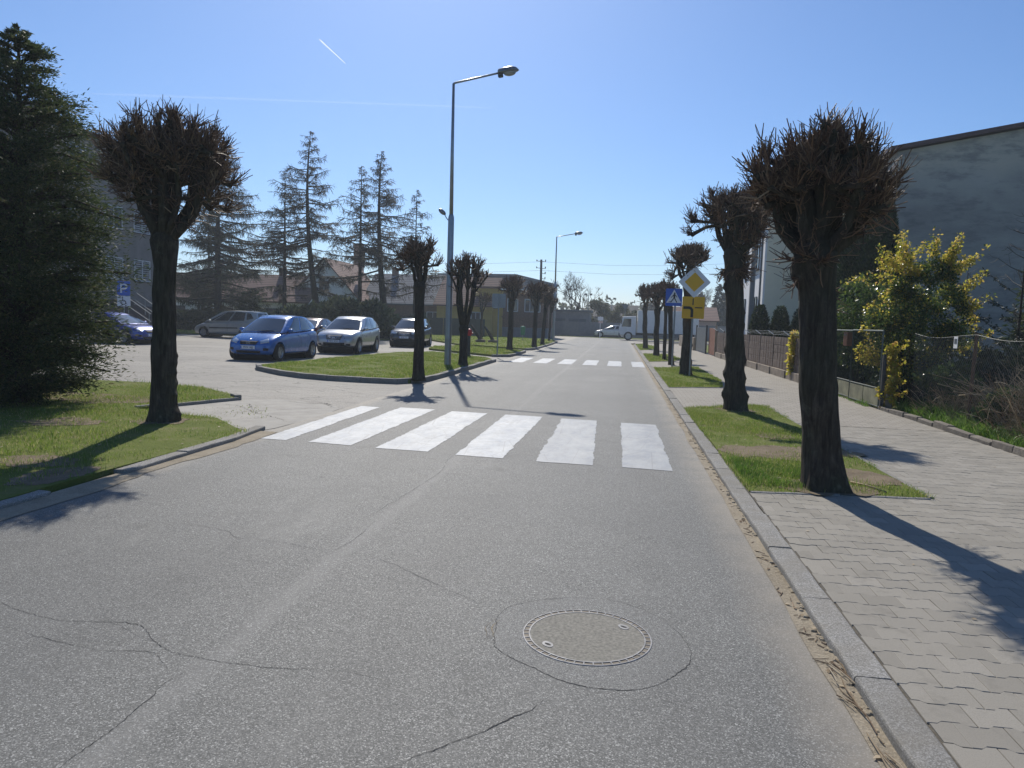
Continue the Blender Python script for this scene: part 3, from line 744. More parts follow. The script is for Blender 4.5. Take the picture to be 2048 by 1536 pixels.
def cone_conifer(name, label, base, H, prof, n, size, seed, mat, group=None, trunk_r=.12, branches=90, gap=.1, cat_='tree', droop=.2, tip=(0, 0)):
    """evergreen: drooping limbs carry sprays; prof(t) radius at height share t"""
    r = np.random.default_rng(seed); rr = random.Random(seed)
    root = thing(name, label, cat_, base, 0, group)
    tp = Vector((tip[0], tip[1], H))
    MB().tube([tp * (i / 6) for i in range(7)], [trunk_r * (1 - i / 6.5) for i in range(7)], 8).build('trunk', M['bark_d'], root, True)
    tw = []; P = []; A = []
    for i in range(branches):
        t = (i + rr.random()) / branches; t = t ** 1.15; z = H * t; R = prof(t) * rr.uniform(.72, 1.12)
        if R < .03: R = .03
        az = i * 2.39996 + rr.uniform(-.3, .3); d = np.array((math.cos(az), math.sin(az), 0))
        c0 = np.array(tp) * t; rise = rr.uniform(.05, .5) * R - droop * R
        a = c0; e = c0 + d * R + np.array((0, 0, rise)); m = (a + e) / 2 + np.array((0, 0, .12 * R))
        tw.append((a, m, e, .035 * R + .008))
        k = max(3, int(n / branches * (R / max(1e-3, prof(.25)) + .25)))
        s = r.uniform(.15, 1.03, k) ** .7
        q = np.where(s[:, None] < .5, a + (m - a) * (s[:, None] * 2), m + (e - m) * (s[:, None] * 2 - 1))
        off = r.normal(size=(k, 3)) * np.array((.11, .11, .075)) * R * (0.35 + s[:, None]) * .9
        P.append(q + off); A.append(unit(d * .8 + off / (R + .1) * 1.5 + r.normal(size=(k, 3)) * .45 + np.array((0, 0, .15 - droop))))
    P = np.concatenate(P); A = np.concatenate(A); m = len(P)
    g = vnoise(P[:, 0] + .6 * P[:, 2], P[:, 1] + P[:, 2], 3.0, seed) + .6 * vnoise(P[:, 0] - P[:, 2], P[:, 1] + .5 * P[:, 2], 7.0, seed + 1) > r.uniform(-1.6, .35 + gap, m); P, A = P[g], A[g]; m = len(P)
    nr = unit(np.cross(A, r.normal(size=(m, 3)))); sd = np.cross(A, nr); s = size * r.uniform(.5, 1.4, (m, 1))
    V = np.stack([P - A * s * .3, P + A * s * .4 + sd * s * .22, P + A * s * 1.5, P + A * s * .4 - sd * s * .22], 1).reshape(-1, 3)
    b = (np.arange(m) * 4)[:, None]
    a_, m_, e_, w_ = (np.array([q[k] for q in tw]) for k in range(4))
    bv, bf = np_twigs(a_, m_, e_, w_, w_ * .3)
    link('crown', np_mesh('crown', V, np.concatenate([b, b + 1, b + 2, b + 3], 1)), root, mat)
    tag(link('limb', np_mesh('limb', bv, bf, True), root, M['bark_d']), kind='stuff')
    return root

def larch(label, base, H, R, seed, mat, dens=1.0, lean=(0, 0), bare_to=.12, tr=.2, group='larch trees beyond the car park', top_clump=0.0, thick=0.022):
    r = np.random.default_rng(seed); rr = random.Random(seed); root = thing('larch_tree', label, 'tree', base, 0, group)
    def sp(t): return np.array((lean[0] * math.sin(t * 2.2) , lean[1] * t, H * t))
    MB().tube([Vector(sp(i / 14)) for i in range(15)], [tr * (1 - .93 * i / 14) for i in range(15)], 8).build('trunk', M['bark_d'], root, True)
    A = []; B = []; C = []; W0 = []; TP = []; TD = []; TL = []
    nb = int(84 * dens)
    for i in range(nb):
        t = bare_to + (1 - bare_to) * (i + rr.random()) / nb; c0 = sp(t)
        if t < .42 and mat is M['larch'] and rr.random() < .5: continue
        L = R * min(1.0, (1 - t) * 1.55 + .05) * rr.choice([.45, .7, .9, 1.0, 1.1]) * (.75 if t < .3 else 1)
        az = rr.uniform(0, 6.28); d = np.array((math.cos(az), math.sin(az), 0)); z = rr.uniform(-.25, .05) if t < .7 else rr.uniform(-.1, .3)
        m = c0 + d * L * .55 + np.array((0, 0, z * L * .7)); e = c0 + d * L + np.array((0, 0, (z + rr.uniform(.0, .18)) * L))
        A.append(c0); B.append(m); C.append(e); W0.append(.012 + .011 * L)
        k = int(9.0 * L * dens + 5); s = r.uniform(.18, 1, (k, 1)); q = np.where(s < .55, c0 + (m - c0) * s / .55, m + (e - m) * (s - .55) / .45)
        v = d * r.uniform(-.3, .9, (k, 1)) + np.cross(d, (0, 0, 1)) * r.normal(0, .75, (k, 1)) + np.array((0, 0, 1)) * r.uniform(-1.1, .15, (k, 1))
        TP.append(q); TD.append(unit(v)); TL.append(r.uniform(.18, .75, (k, 1)) * min(1, .4 + .3 * L))
    A, B, C, W0 = np.array(A), np.array(B), np.array(C), np.array(W0)
    bv, bf = np_twigs(A, B, C, W0 * 1.2, W0 * .35, 4); tag(link('limb', np_mesh('limb', bv, bf), root, M['bark_d']), kind='stuff')
    P = np.concatenate(TP); D = np.concatenate(TD); L = np.concatenate(TL)
    P2 = np.concatenate([P, P + D * L * .5, P + D * L * .3]); D2 = np.concatenate([D, unit(D + r.normal(size=D.shape) * .8), unit(D + r.normal(size=D.shape) * .8)]); L2 = np.concatenate([L, L * .6, L * .6])
    w = thick * r.uniform(.35, 1.0, len(P2))
    Mx = P2 + D2 * L2 * .5 + np.array((0, 0, -.05)) * L2; E = P2 + D2 * L2 + np.array((0, 0, -.15)) * L2
    tv, tf = np_twigs(P2, Mx, E, w, w * .4, 3); link('crown', np_mesh('crown', tv, tf), root, mat)
    return root

def bare_tree(name, label, base, H, R, seed, mat, tr=.12, group=None, stems=1, depth=4, thick=.012, cat_='tree', up=.35, first=.3):
    rr = random.Random(seed); root = thing(name, label, cat_, base, 0, group); mb = MB(); A = []; B = []; C = []; W = []
    def grow(p, d, l, r_, lev):
        e = p + d * l + Vector((rr.gauss(0, .1), rr.gauss(0, .1), .06)) * l; m = p.lerp(e, .5) + Vector((rr.gauss(0, .07), rr.gauss(0, .07), 0)) * l
        if lev == 0: mb.tube([p, m, e], [r_, r_ * .85, r_ * .7], 8)
        else: A.append(p); B.append(m); C.append(e); W.append(r_)
        if lev >= depth: return
        for k in range(rr.choice([3, 3, 4]) if lev else rr.choice([4, 5])):
            dd = (d + Vector((rr.gauss(0, .62), rr.gauss(0, .62), rr.gauss(up, .3)))).normalized()
            grow(m.lerp(e, rr.uniform(.1, 1)) if k else e, dd, l * rr.uniform(.5, .8), max(thick * .35, r_ * .52), lev + 1)
    for s in range(stems):
        d = Vector((rr.gauss(0, .25) if stems > 1 else 0.03, rr.gauss(0, .25) if stems > 1 else 0, 1)).normalized()
        grow(Vector((rr.uniform(-.1, .1) * (stems > 1), rr.uniform(-.1, .1) * (stems > 1), 0)), d, H * first, tr, 0)
    mb.build('trunk', M['bark_d'], root, True)
    A, B, C, W = np.array(A), np.array(B), np.array(C), np.array(W)
    zmax = C[:, 2].max(); s = H / zmax
    V, F = np_twigs(A * s, B * s, C * s, W, W * .6); link('crown', np_mesh('crown', V, F), root, mat)
    for o in root.children:
        if o.name.startswith('trunk'): o.scale = (1, 1, s)
    return root

# ------------------------------------------------------------------ the pollarded street trees
PI = math.pi
pollard('big pollarded tree nearest the camera on the right verge, dense brown twigs', (2.12, 7.62, .05), (1.87, 7.62, 2.40), .186, (1.90, 7.62, 2.93, .84, .82, .74), 3, limbs=9, knobs=6, twigs=38, tl=(.09, .28), tw=.0042,
        burls=[(.93, PI, .05, .25), (.45, 0, .03, .06)], low=5, fork_tilt=(18, 66), flare=1.50, minr=.30, extra=[(.9, 0, .15), (-.9, .1, .30), (.5, -.6, .2)])
pollard('knobbly pollarded tree second on the right verge, thick branch reaching right', (2.29, 14.5, .05), (2.10, 14.5, 3.05), .180, (2.02, 14.5, 3.66, .86, .85, .68), 8, limbs=8, knobs=5, twigs=38, tl=(.10, .30), tw=.0052, minr=.3,
        burls=[(.10, .2, .03, .40), (.12, PI, .03, .35), (.22, .1, .03, .30), (.25, PI, .03, .28), (.33, 0, .025, .25), (.55, .1, .03, .22), (.63, 0, .03, .28), (.80, PI, .03, .32), (.88, PI, .03, .25), (.40, 2.8, .02, .2)], flare=1.4, low=12,
        extra=[(.98, -.1, -.05), (.9, -.2, .1)])
pollard('pollarded tree behind the diamond sign, broad flat crown of twigs', (2.20, 24.35, .05), (2.15, 24.35, 2.95), .165, (2.15, 24.35, 3.55, .88, .85, .75), 12, limbs=8, knobs=5, twigs=26, tl=(.16, .38), tw=.0080,
        burls=[(.15, PI, .04, .35), (.16, 0, .04, .3), (.35, .2, .03, .3)], quality=.9)
pollard('pollarded tree beyond the blue crossing sign, straight dark trunk', (1.95, 38.8, .05), (1.9, 38.8, 2.45), .150, (1.9, 38.8, 3.05, .72, .7, .82), 15, limbs=7, knobs=4, twigs=24, tl=(.18, .4), tw=.012, quality=.7)
pollard('farthest pollarded tree on the right verge, round clipped crown', (1.75, 49.4, .05), (1.6, 49.4, 2.75), .165, (1.6, 49.4, 3.4, .80, .8, .95), 16, limbs=7, knobs=4, twigs=24, tl=(.18, .42), tw=.015, quality=.7)
pollard('slim young pollarded tree between the blue sign and thick trunks', (2.12, 34.6, .05), (2.08, 34.6, 2.5), .085, (2.05, 34.6, 3.1, .62, .6, .68), 17, limbs=6, knobs=3, twigs=22, tl=(.16, .36), tw=.011, quality=.7)
pollard('thin pollarded tree right behind the blue sign pole, leaning', (2.16, 30.5, .05), (2.0, 30.5, 2.4), .10, (1.95, 30.5, 2.85, .5, .5, .6), 18, limbs=6, knobs=3, twigs=16, tl=(.16, .34), tw=.010, quality=.7)
pollard('large pollarded tree on the near left lawn, rough trunk and two limbs', (-6.46, 9.55, .055), (-6.42, 9.55, 2.62), .168, (-6.30, 9.55, 3.55, 1.0, 1.0, .84), 23, limbs=9, knobs=7, twigs=42, tl=(.11, .32), tw=.0046, minr=.28, fork_tilt=(20, 72),
        burls=[(.05, .1, .025, .22), (.16, 0, .02, .18), (.22, .2, .02, .2), (.28, -.1, .02, .2), (.33, .1, .015, .18), (.37, .3, .02, .16)], low=0, extra=[(.9, -.1, .05), (.75, .2, .45), (-.9, 0, .2), (-.6, -.5, .1)])
pollard('pollarded tree at the front of the grass island, forked crown', (-4.86 - .12, 17.75, .095), (-5.0, 17.75, 2.45), .135, (-5.02, 17.75, 2.95, .64, .6, .70), 31, limbs=6, knobs=4, twigs=26, tl=(.14, .32), tw=.0075, fork_tilt=(22, 50), quality=.9)
pollard('pollarded tree behind the tall lamp post, split into two stems', (-5.06, 23.4, .095), (-5.06, 23.4, 1.35), .150, (-5.0, 23.4, 2.90, .90, .8, .85), 37, limbs=2, knobs=6, twigs=16, tl=(.14, .32), tw=.008, fork_tilt=(20, 30), quality=.9, extra=[(.62, 0, .62), (-.60, .1, .62), (.5, .3, .8), (-.45, -.2, .85)])
pollard('pollarded tree by the grey sign back, dense dark crown', (-5.82, 38.6, .085), (-5.78, 38.6, 2.6), .155, (-5.72, 38.6, 3.25, .78, .75, .80), 41, limbs=7, knobs=4, twigs=24, tl=(.18, .4), tw=.012, quality=.7)
pollard('pollarded tree far along the left kerb, nearer of the last pair', (-5.10, 43.7, .085), (-5.05, 43.7, 2.5), .140, (-5.0, 43.7, 3.2, .80, .8, .85), 43, limbs=7, knobs=4, twigs=22, tl=(.18, .4), tw=.013, quality=.7)
pollard('pollarded tree far along the left kerb, last before the far lamp', (-5.15, 48.9, .085), (-5.0, 48.9, 2.5), .140, (-4.9, 48.9, 3.2, .85, .85, .9), 47, limbs=7, knobs=4, twigs=22, tl=(.18, .42), tw=.014, quality=.7)
pollard('small thin pollarded tree beside the green litter bin', (-6.55, 56.5, .085), (-6.5, 56.5, 2.6), .11, (-6.5, 56.5, 3.3, .8, .7, .9), 53, limbs=5, knobs=3, twigs=14, tl=(.2, .5), tw=.013, quality=.6)
pollard('small pollarded tree next to the far lamp post', (-5.75, 60.0, .085), (-5.7, 60.0, 2.3), .10, (-5.6, 60, 2.9, .8, .7, .8), 59, limbs=5, knobs=3, twigs=14, tl=(.2, .5), tw=.014, quality=.6)
pollard('small pollarded tree on the third lawn in front of the yellow house', (-11.1, 58.0, .085), (-11.1, 58, 2.2), .10, (-11.0, 58, 3.0, .9, .8, .9), 61, limbs=5, knobs=3, twigs=14, tl=(.2, .55), tw=.014, quality=.6)

# ------------------------------------------------------------------ conifers, larches, shrubs
def prof1(t): return float(np.interp(t, [0, .08, .2, .32, .54, .68, .8, .9, .96, 1], [.75, 1.18, 1.42, 1.52, 1.48, 1.18, .82, .50, .26, .06]))
cone_conifer('conifer', 'tall shaggy dark conifer on the left lawn, pointed top', (-9.75, 10.6, .05), 5.95, prof1, 230000, .040, 5, M['conifer'], trunk_r=.16, branches=210, droop=.10, tip=(.15, 0), gap=.0)
cone_conifer('conifer', 'dark conifer at the very left edge, behind the tall shaggy one', (-11.9, 11.6, .05), 6.1, lambda t: 1.7 * max(.02, (1 - t) ** .6), 80000, .055, 6, M['conifer'], trunk_r=.15, branches=170, droop=.12)
larch('tall greenish larch behind the silver minivan, dense lower branches', (-32.9, 56, 0), 16.2, 5.4, 71, M['larchgreen'], 2.1, tr=.36, bare_to=.06)
larch('narrow larch, first from the left in the bare row', (-26.6, 55, 0), 12.9, 4.3, 72, M['larch'], 1.0, tr=.2, bare_to=.22)
larch('tallest bare larch, leaning trunk behind the silver crossover', (-23.1, 54, 0), 15.6, 4.8, 73, M['larch'], 1.25, (-1.2, 0), tr=.32, bare_to=.22)
larch('slim larch between the tallest one and the dense topped one', (-20.7, 56, 0), 13.4, 4.0, 74, M['larch'], 1.0, tr=.22, bare_to=.26)
larch('larch with a heavy drooping top behind the dark crossover', (-17.9, 54.5, 0), 14.2, 3.9, 75, M['larch'], 1.25, (-.8, 0), tr=.33, bare_to=.25)
larch('small sparse larch, last on the right of the row', (-16.6, 57.5, 0), 11.9, 3.0, 76, M['larch'], .8, tr=.16, bare_to=.3)
larch('dim larch far behind the silver minivan, left of the greenish one', (-38.5, 64, 0), 11, 4.0, 77, M['larchgreen'], 1.0, tr=.22)
def shrub(name, label, blobs, n, size, seed, mat, base=None, group=None, keep=-.2, cat_='shrub', stems=4, nscale=1.2, shell=.45, elong=1.7, mat2=None, split=None, upbias=0.0, part='foliage'):
    c = base or (sum(b[0][0] for b in blobs) / len(blobs), sum(b[0][1] for b in blobs) / len(blobs), 0)
    root = thing(name, label, cat_, c, 0, group); rr = random.Random(seed); mb = MB()
    for k in range(stems):
        b = blobs[k % len(blobs)]; e = Vector(b[0]) - Vector(c); s = Vector((rr.uniform(-.12, .12), rr.uniform(-.12, .12), 0))
        mb.tube([s, s.lerp(e, .5) + Vector((rr.uniform(-.1, .1), rr.uniform(-.1, .1), .1)), e], [.03, .022, .01], 6)
    if stems: mb.build('stem', M['bark_d'], root, True)
    V, F = leaves(blobs, n, size, seed, keep, nscale, elong, shell, upbias)
    V = V - np.array(c)
    if mat2 is None: link(part, np_mesh(part, V, F), root, mat)
    else:
        ctr = V.reshape(-1, 4, 3).mean(1); k = split(ctr + np.array(c), np.random.default_rng(seed))
        for nm, mm, kk in ((part, mat, ~k), ('golden_' + part, mat2, k)):
            VV = V.reshape(-1, 4, 3)[kk].reshape(-1, 3); link(nm, np_mesh(nm, VV, np.arange(len(VV)).reshape(-1, 4)), root, mm)
    return root
rs = np.random.default_rng(5)
def lump(c, r3, n, rad, seed):
    """several small clumps filling an ellipsoid"""
    q = np.random.default_rng(seed); d = unit(q.normal(size=(n, 3))) * q.uniform(.25, 1, (n, 1)) ** .5; s = q.uniform(.7, 1.3, n)
    return [((c[0] + a[0] * r3[0], c[1] + a[1] * r3[1], max(.1, c[2] + a[2] * r3[2])), (rad * k, rad * k, rad * k * .8)) for a, k in zip(d, s)]
# ------------------------------------------------------------------ planting behind the right hand fence
def gold_split(P, q):
    e = ((P[:, 0] - 6.55) / 1.0) ** 2 + ((P[:, 2] - 1.7) / 1.45) ** 2
    g = (e + .25 * np.sin(P[:, 0] * 7 + P[:, 2] * 5) > .98) & (P[:, 2] > .9)
    return (g & (q.uniform(size=len(P)) < .86)) | (q.uniform(size=len(P)) < .13)
rg = np.random.default_rng(19)
def sprig(c, d, L, n=6, r0=.16, r1=.07):
    c = Vector(c); d = Vector(d).normalized(); return [((c + d * (L * k / n) + Vector((0, 0, .04 * k * k / n)))[:], (lerp_(r0, r1, k / n),) * 3) for k in range(n + 1)]
def lerp_(a, b, t): return a + (b - a) * t
GB = lump((6.5, 17.3, 1.55), (.85, .8, 1.25), 34, .34, 3) + lump((6.15, 17.2, 2.9), (.5, .45, .4), 12, .2, 4) + lump((7.15, 17.2, 2.55), (.5, .4, .35), 10, .2, 5) + lump((7.45, 17.1, 1.75), (.4, .35, .55), 10, .17, 6) + lump((5.98, 17.4, 2.3), (.22, .3, .7), 9, .17, 7)
for k in range(17):
    a = rg.uniform(-2.6, .6); z = rg.uniform(1.6, 3.2); GB += sprig((6.5 + .65 * math.cos(a), 17.2 + .5 * math.sin(a), z), (math.cos(a), .4 * math.sin(a), rg.uniform(.2, 1.3)), rg.uniform(.4, .85))
GB += sprig((6.95, 17.2, 2.95), (1, 0, .42), .85, 7, .17, .09) + sprig((6.0, 17.2, 3.1), (.12, 0, 1), .55, 5, .14, .06) + sprig((6.2, 17.2, 3.15), (.6, 0, .7), .6, 5, .13, .06) + sprig((7.3, 17.1, 2.2), (1, 0, .25), .6, 5, .15, .08) + sprig((7.35, 17.0, 1.6), (1, -.2, -.1), .5, 4, .13, .07)
shrub('golden_shrub', 'big round shrub with golden yellow tips over the fence corner', GB, 62000, .036, 21, M['greenleaf'], (6.5, 17.3, 0), None, -.05, stems=9, mat2=M['yellowleaf'], split=gold_split, nscale=2.2)
IV = []
for k in range(30):
    z = .08 + 1.32 * k / 29; IV.append(((5.62 + rg.normal(0, .05), 16.02 + rg.normal(0, .05), z), (rg.uniform(.035, .085),) * 3))
for k in range(9): IV += sprig((5.62, 16.0, rg.uniform(.2, 1.4)), (rg.normal(), rg.normal() * .5 - .3, rg.uniform(-.3, .8)), rg.uniform(.15, .32), 3, .05, .03)
shrub('climbing_ivy', 'bright yellow leafy climber wrapped round the gate post', IV, 2600, .05, 22, M['yellowleaf'], (5.62, 16.05, 0), None, -.5, 'climber', 2, elong=1.3, part='foliage', nscale=6)
shrub('climbing_ivy', 'small yellow leafy climber on the brown fence, left of the nearest trunk', [((5.50 + .03 * math.sin(k * 1.9), 24.2 + .05 * math.sin(k), .35 + .16 * k), (.12, .14, .14)) for k in range(8)], 900, .07, 23, M['yellowleaf'], (5.5, 24.2, 0), None, -.6, 'climber', 1, part='foliage')
shrub('shrub', 'dark green shrub behind the mesh gate, right of the nearest trunk', lump((6.7, 21.5, 1.6), (.9, 1.5, 1.25), 22, .5, 8) + lump((6.35, 20.8, 2.8), (.5, .6, .35), 6, .28, 9), 18000, .055, 24, M['greenleaf'], (6.7, 21.5, 0), None, -.3, mat2=M['yellowleaf'], split=lambda P, q: (P[:, 2] > 2.95) & (q.uniform(size=len(P)) < .6))
shrub('shrub', 'low dark shrub filling the gap behind the gate boards', lump((6.9, 18.6, .8), (.9, 1.5, .7), 16, .45, 10), 7000, .075, 25, M['hedgeleaf'], (6.9, 18.6, 0), None, -.4)
shrub('shrub', 'dark spreading evergreen shrub below the bare young spruce', lump((8.6, 16.4, .95), (1.3, 1.2, .75), 18, .45, 11), 9000, .07, 26, M['hedgeleaf'], (8.6, 16.4, 0), None, -.3)
def prof2(t): return 1.15 * max(.02, (1 - t) ** .42) * (0.8 + .2 * math.sin(min(1, t * 3) * 1.57))
def dense_thuja(label, base, H, R, n, size, seed, group=None, pw=.6):
    """clipped looking cypress: close set upright sprays over a smooth cone"""
    r = np.random.default_rng(seed); root = thing('thuja', label, 'tree', base, 0, group); MB().cyl((0, 0, 0), (0, 0, H * .8), .06, 7, .02).build('trunk', M['bark_d'], root, True)
    t = 1 - r.uniform(0, 1, n) ** .62; az = r.uniform(0, 6.283, n); lump_ = 1 + .07 * np.sin(az * 5 + t * 9 + seed) + .05 * np.sin(az * 11 - t * 23) + .05 * vnoise(az * 2, t * 9, 2.0, seed)
    rad = R * np.clip(1 - t ** (1 / pw * .8), .0, 1) ** pw * np.minimum(1, .75 + t * 2.5) * lump_ * r.uniform(.55, 1.04, n) ** .5
    P = np.stack([np.cos(az) * rad, np.sin(az) * rad, .05 + t * H * .97], 1); A = unit(np.stack([np.cos(az) * .55, np.sin(az) * .55, np.full(n, .9)], 1) + r.normal(size=(n, 3)) * .35)
    sd = unit(np.cross(A, np.stack([np.cos(az), np.sin(az), np.zeros(n)], 1) + r.normal(size=(n, 3)) * .5)); s = size * r.uniform(.6, 1.4, (n, 1))
    V = np.stack([P, P + A * s * .5 + sd * s * .28, P + A * s * 1.2, P + A * s * .5 - sd * s * .28], 1).reshape(-1, 3); link('crown', np_mesh('crown', V, np.arange(4 * n).reshape(-1, 4)), root, M['thuja'])
dense_thuja('tall dense cone shaped thuja against the grey gable wall', (7.6, 24.2, 0), 7.0, 1.28, 46000, .10, 31, None, .62)
for k, (x, lab) in enumerate(((6.02, 'left of the three small thujas by the cream house'), (6.88, 'middle one of the three small thujas by the cream house'), (7.72, 'right of the three small thujas, half behind the nearest trunk'))):
    dense_thuja(lab, (x, 33, 0), 2.7 - .05 * k, .46, 9000, .09, 40 + k, 'small thujas by the cream house', .42)
cone_conifer('conifer', 'dark conifer cut by the right picture edge beyond the chain link fence', (8.75, 14.8, 0), 3.75, lambda t: 1.25 * max(.03, (1 - t) ** .5), 16000, .085, 33, M['conifer'], None, .1, 100)
cone_conifer('conifer', 'low dark conifer deeper in the garden behind the dry stalks', (10.6, 19.5, 0), 3.6, lambda t: 1.6 * max(.03, (1 - t) ** .5), 12000, .10, 34, M['conifer'], None, .1, 90)
# sparse young spruce
def sparse_spruce(label, base, H, R, seed, n=34):
    rr = random.Random(seed); r = np.random.default_rng(seed); root = thing('young_spruce', label, 'tree', base)
    MB().tube([(0, 0, H * i / 8) for i in range(9)], [.045 * (1 - i / 8.6) for i in range(9)], 7).build('trunk', M['bark_d'], root, True)
    A = []; B = []; C = []; W = []; P = []; D = []
    for i in range(n):
        t = .12 + .86 * (i + rr.random()) / n; L = R * (1 - t) ** .8 * rr.uniform(.6, 1.1) + .12; az = i * 2.4; d = np.array((math.cos(az), math.sin(az), 0)); c = np.array((0, 0, H * t))
        e = c + d * L + np.array((0, 0, L * rr.uniform(.1, .75))); A.append(c); B.append((c + e) / 2 - np.array((0, 0, .06 * L))); C.append(e); W.append(.012)
        if t < .62:
            k = int(60 * L); s = r.uniform(.3, 1, (k, 1)); P.append(c + (e - c) * s); D.append(unit(d * .5 + r.normal(size=(k, 3)) * .6))
        else:
            for q in range(4):
                s = rr.uniform(.3, 1); p = c + (e - c) * s; dd = unit(d + r.normal(size=3) * .6); A.append(p); B.append(p + dd * .1); C.append(p + dd * .22 + np.array((0, 0, .05))); W.append(.006)
    V, F = np_twigs(np.array(A), np.array(B), np.array(C), np.array(W), np.array(W) * .5); tag(link('limb', np_mesh('limb', V, F), root, M['greytwig']), kind='stuff')
    P = np.concatenate(P); D = np.concatenate(D); m = len(P); sd = unit(np.cross(D, r.normal(size=(m, 3)))); s = .09
    V = np.stack([P, P + D * s * .5 + sd * .018, P + D * s, P + D * s * .5 - sd * .018], 1).reshape(-1, 3)
    link('crown', np_mesh('crown', V, np.arange(m * 4).reshape(-1, 4)), root, M['bluespruce'])
sparse_spruce('thin young spruce with bare upturned top shoots in front of the grey gable', (8.75, 17.6, 0), 4.4, 1.3, 3)
sparse_spruce('shorter thin spruce between the golden shrub and the bare topped one', (7.95, 18.4, 0), 3.3, .9, 4, 26)
bare_tree('bare_bush', 'leafless grey bush by the thin young spruce', (9.2, 16.6, 0), 2.7, 1, 91, M['greytwig'], .03, None, 5, 4, .008, 'bush')
# undergrowth
shrub('shrub', 'leafy green shrub low behind the chain link fence, right of the yellow climber', lump((6.42, 15.2, .62), (.35, .85, .5), 18, .22, 13), 9000, .05, 27, M['greenleaf'], (6.42, 15.2, 0), None, -.25)
shrub('shrub', 'small leafy green shrub farther right behind the chain link fence', lump((6.6, 13.2, .4), (.35, .6, .3), 10, .2, 14), 3500, .05, 28, M['greenleaf'], (6.6, 13.2, 0), None, -.2)
blades('tall_grass', [(5.60, 8.5), (6.45, 8.5), (6.45, 15.8), (5.66, 15.8)], 0.02, 9000, 0.24, 0.012, M['tallgrass'], None, 41, 0.8, .8)
blades('tall_grass', [(6.45, 8.5), (10, 8.5), (10, 17), (6.45, 17)], 0.02, 9000, 0.20, 0.014, M['tallgrass'], None, 42, 0.8, .8)
blades('weeds', [(5.30, 16.5), (5.52, 16.5), (5.54, 19.6), (5.42, 19.4)], 0.05, 900, 0.09, 0.010, M['tallgrass'], None, 43, 1.0, 1.4)
r_ = np.random.default_rng(77)
def dry_clump(name, label, c, n, h, spread, seed, arch=.35, cat_='weeds'):
    r = np.random.default_rng(seed); root = thing(name, label, cat_, c)
    A = np.stack([r.normal(0, spread * .45, n), r.normal(0, spread * .45, n), np.zeros(n)], 1); d = unit(A * .8 + r.normal(size=(n, 3)) * .35 + np.array((0, 0, 1.0))); L = h * r.uniform(.4, 1.15, (n, 1))
    Bm = A + d * L * .6; out = unit(np.stack([d[:, 0], d[:, 1], np.zeros(n)], 1) + r.normal(size=(n, 3)) * .4); C = Bm + d * L * .3 + out * L * arch * r.uniform(0, .8, (n, 1)) - np.array((0, 0, 1)) * L * arch * .22
    w = r.uniform(.003, .0085, n); V1 = np_twigs(A, Bm, C, w, w * .6)
    k = r.uniform(size=n) < .7; s = Bm[k]; e = unit(d[k] + r.normal(size=(k.sum(), 3)) * .9) * .2 * h; V2 = np_twigs(s, s + e * .5, s + e + np.array((0, 0, -.05)), w[k] * .7, w[k] * .4)
    V, F = cat([V1, V2]); o = link('dry_stalks', np_mesh('dry_stalks', V, F), root, M['dry'])
for k, (x, y, h, sp, n, lab) in enumerate([(6.55, 12.3, 1.45, .55, 260, 'tall dry brown stalks behind the leaning fence post'), (7.15, 11.6, 1.75, .6, 260, 'arching dry bramble clump at the right picture edge'), (6.9, 13.6, 1.2, .6, 240, 'pale dry stalks in the middle of the fenced garden'),
                                          (6.5, 14.8, .85, .5, 300, 'low dry weeds right of the golden shrub'), (7.6, 13.0, 1.3, .6, 200, 'dry stalks deep in the garden before the dark conifer'), (6.35, 11.0, .9, .4, 240, 'low russet weeds at the nearest fence bay'), (8.2, 14.2, 1.2, .6, 260, 'dry stalks below the bare young spruce')]):
    dry_clump('dry_weeds', lab, (x, y, .02), n, h, sp, 60 + k)
MB().tube([(0, 0, .55), (.25, -.35, .62), (.45, -.7, .48), (.62, -1.0, .44), (.9, -1.5, .50), (1.1, -1.9, .42)], [.014, .013, .012, .010, .008, .005], 6).build('branch', M['dry'], thing('fallen_branch', 'pale bent branch lying across the dry weeds behind the fence', 'branch', (6.2, 14.3, 0)), True)

# ------------------------------------------------------------------ fences on the right
M['galv'] = simple('galvanised_steel', (0.28, 0.30, 0.30), 0.45, 0.15, 8, 0.6)
M['gateframe'] = simple('weathered_gate_tube', (0.13, 0.155, 0.14), 0.65, 0.25, 8, 0.2)
M['oldwire'] = simple('old_wire', (0.17, 0.175, 0.165), 0.6, 0.3, 8, 0.3)
M['green_metal'] = simple('old_green_paint', (0.035, 0.05, 0.04), 0.6, 0.3, 12)
M['dark_metal'] = simple('dark_steel', (0.05, 0.05, 0.05), 0.55, 0.3, 10)
M['mossboard'] = simple('mossy_fibre_board', (0.19, 0.185, 0.115), 0.85, 0.35, 4, bump=0.3)
M['brownboard'] = simple('brown_fence_board', (0.135, 0.098, 0.078), 0.8, 0.28, 7, bump=0.3)
M['plinth'] = simple('plinth_concrete', (0.215, 0.175, 0.135), 0.9, 0.3, 3, bump=0.3)
M['rustwood'] = simple('red_brown_wood', (0.24, 0.095, 0.05), 0.7, 0.3, 6, bump=0.2)
M['greysteel'] = simple('grey_gate_steel', (0.10, 0.115, 0.125), 0.5, 0.2, 5)
M['rust'] = simple('rusty_steel', (0.14, 0.075, 0.045), 0.85, 0.4, 15)
M['white'] = simple('white_paint', (0.78, 0.78, 0.76), 0.5, 0.05, 5)
M['oldstone'] = simple('old_edging', (0.165, 0.145, 0.12), 0.9, 0.35, 5, bump=0.6)
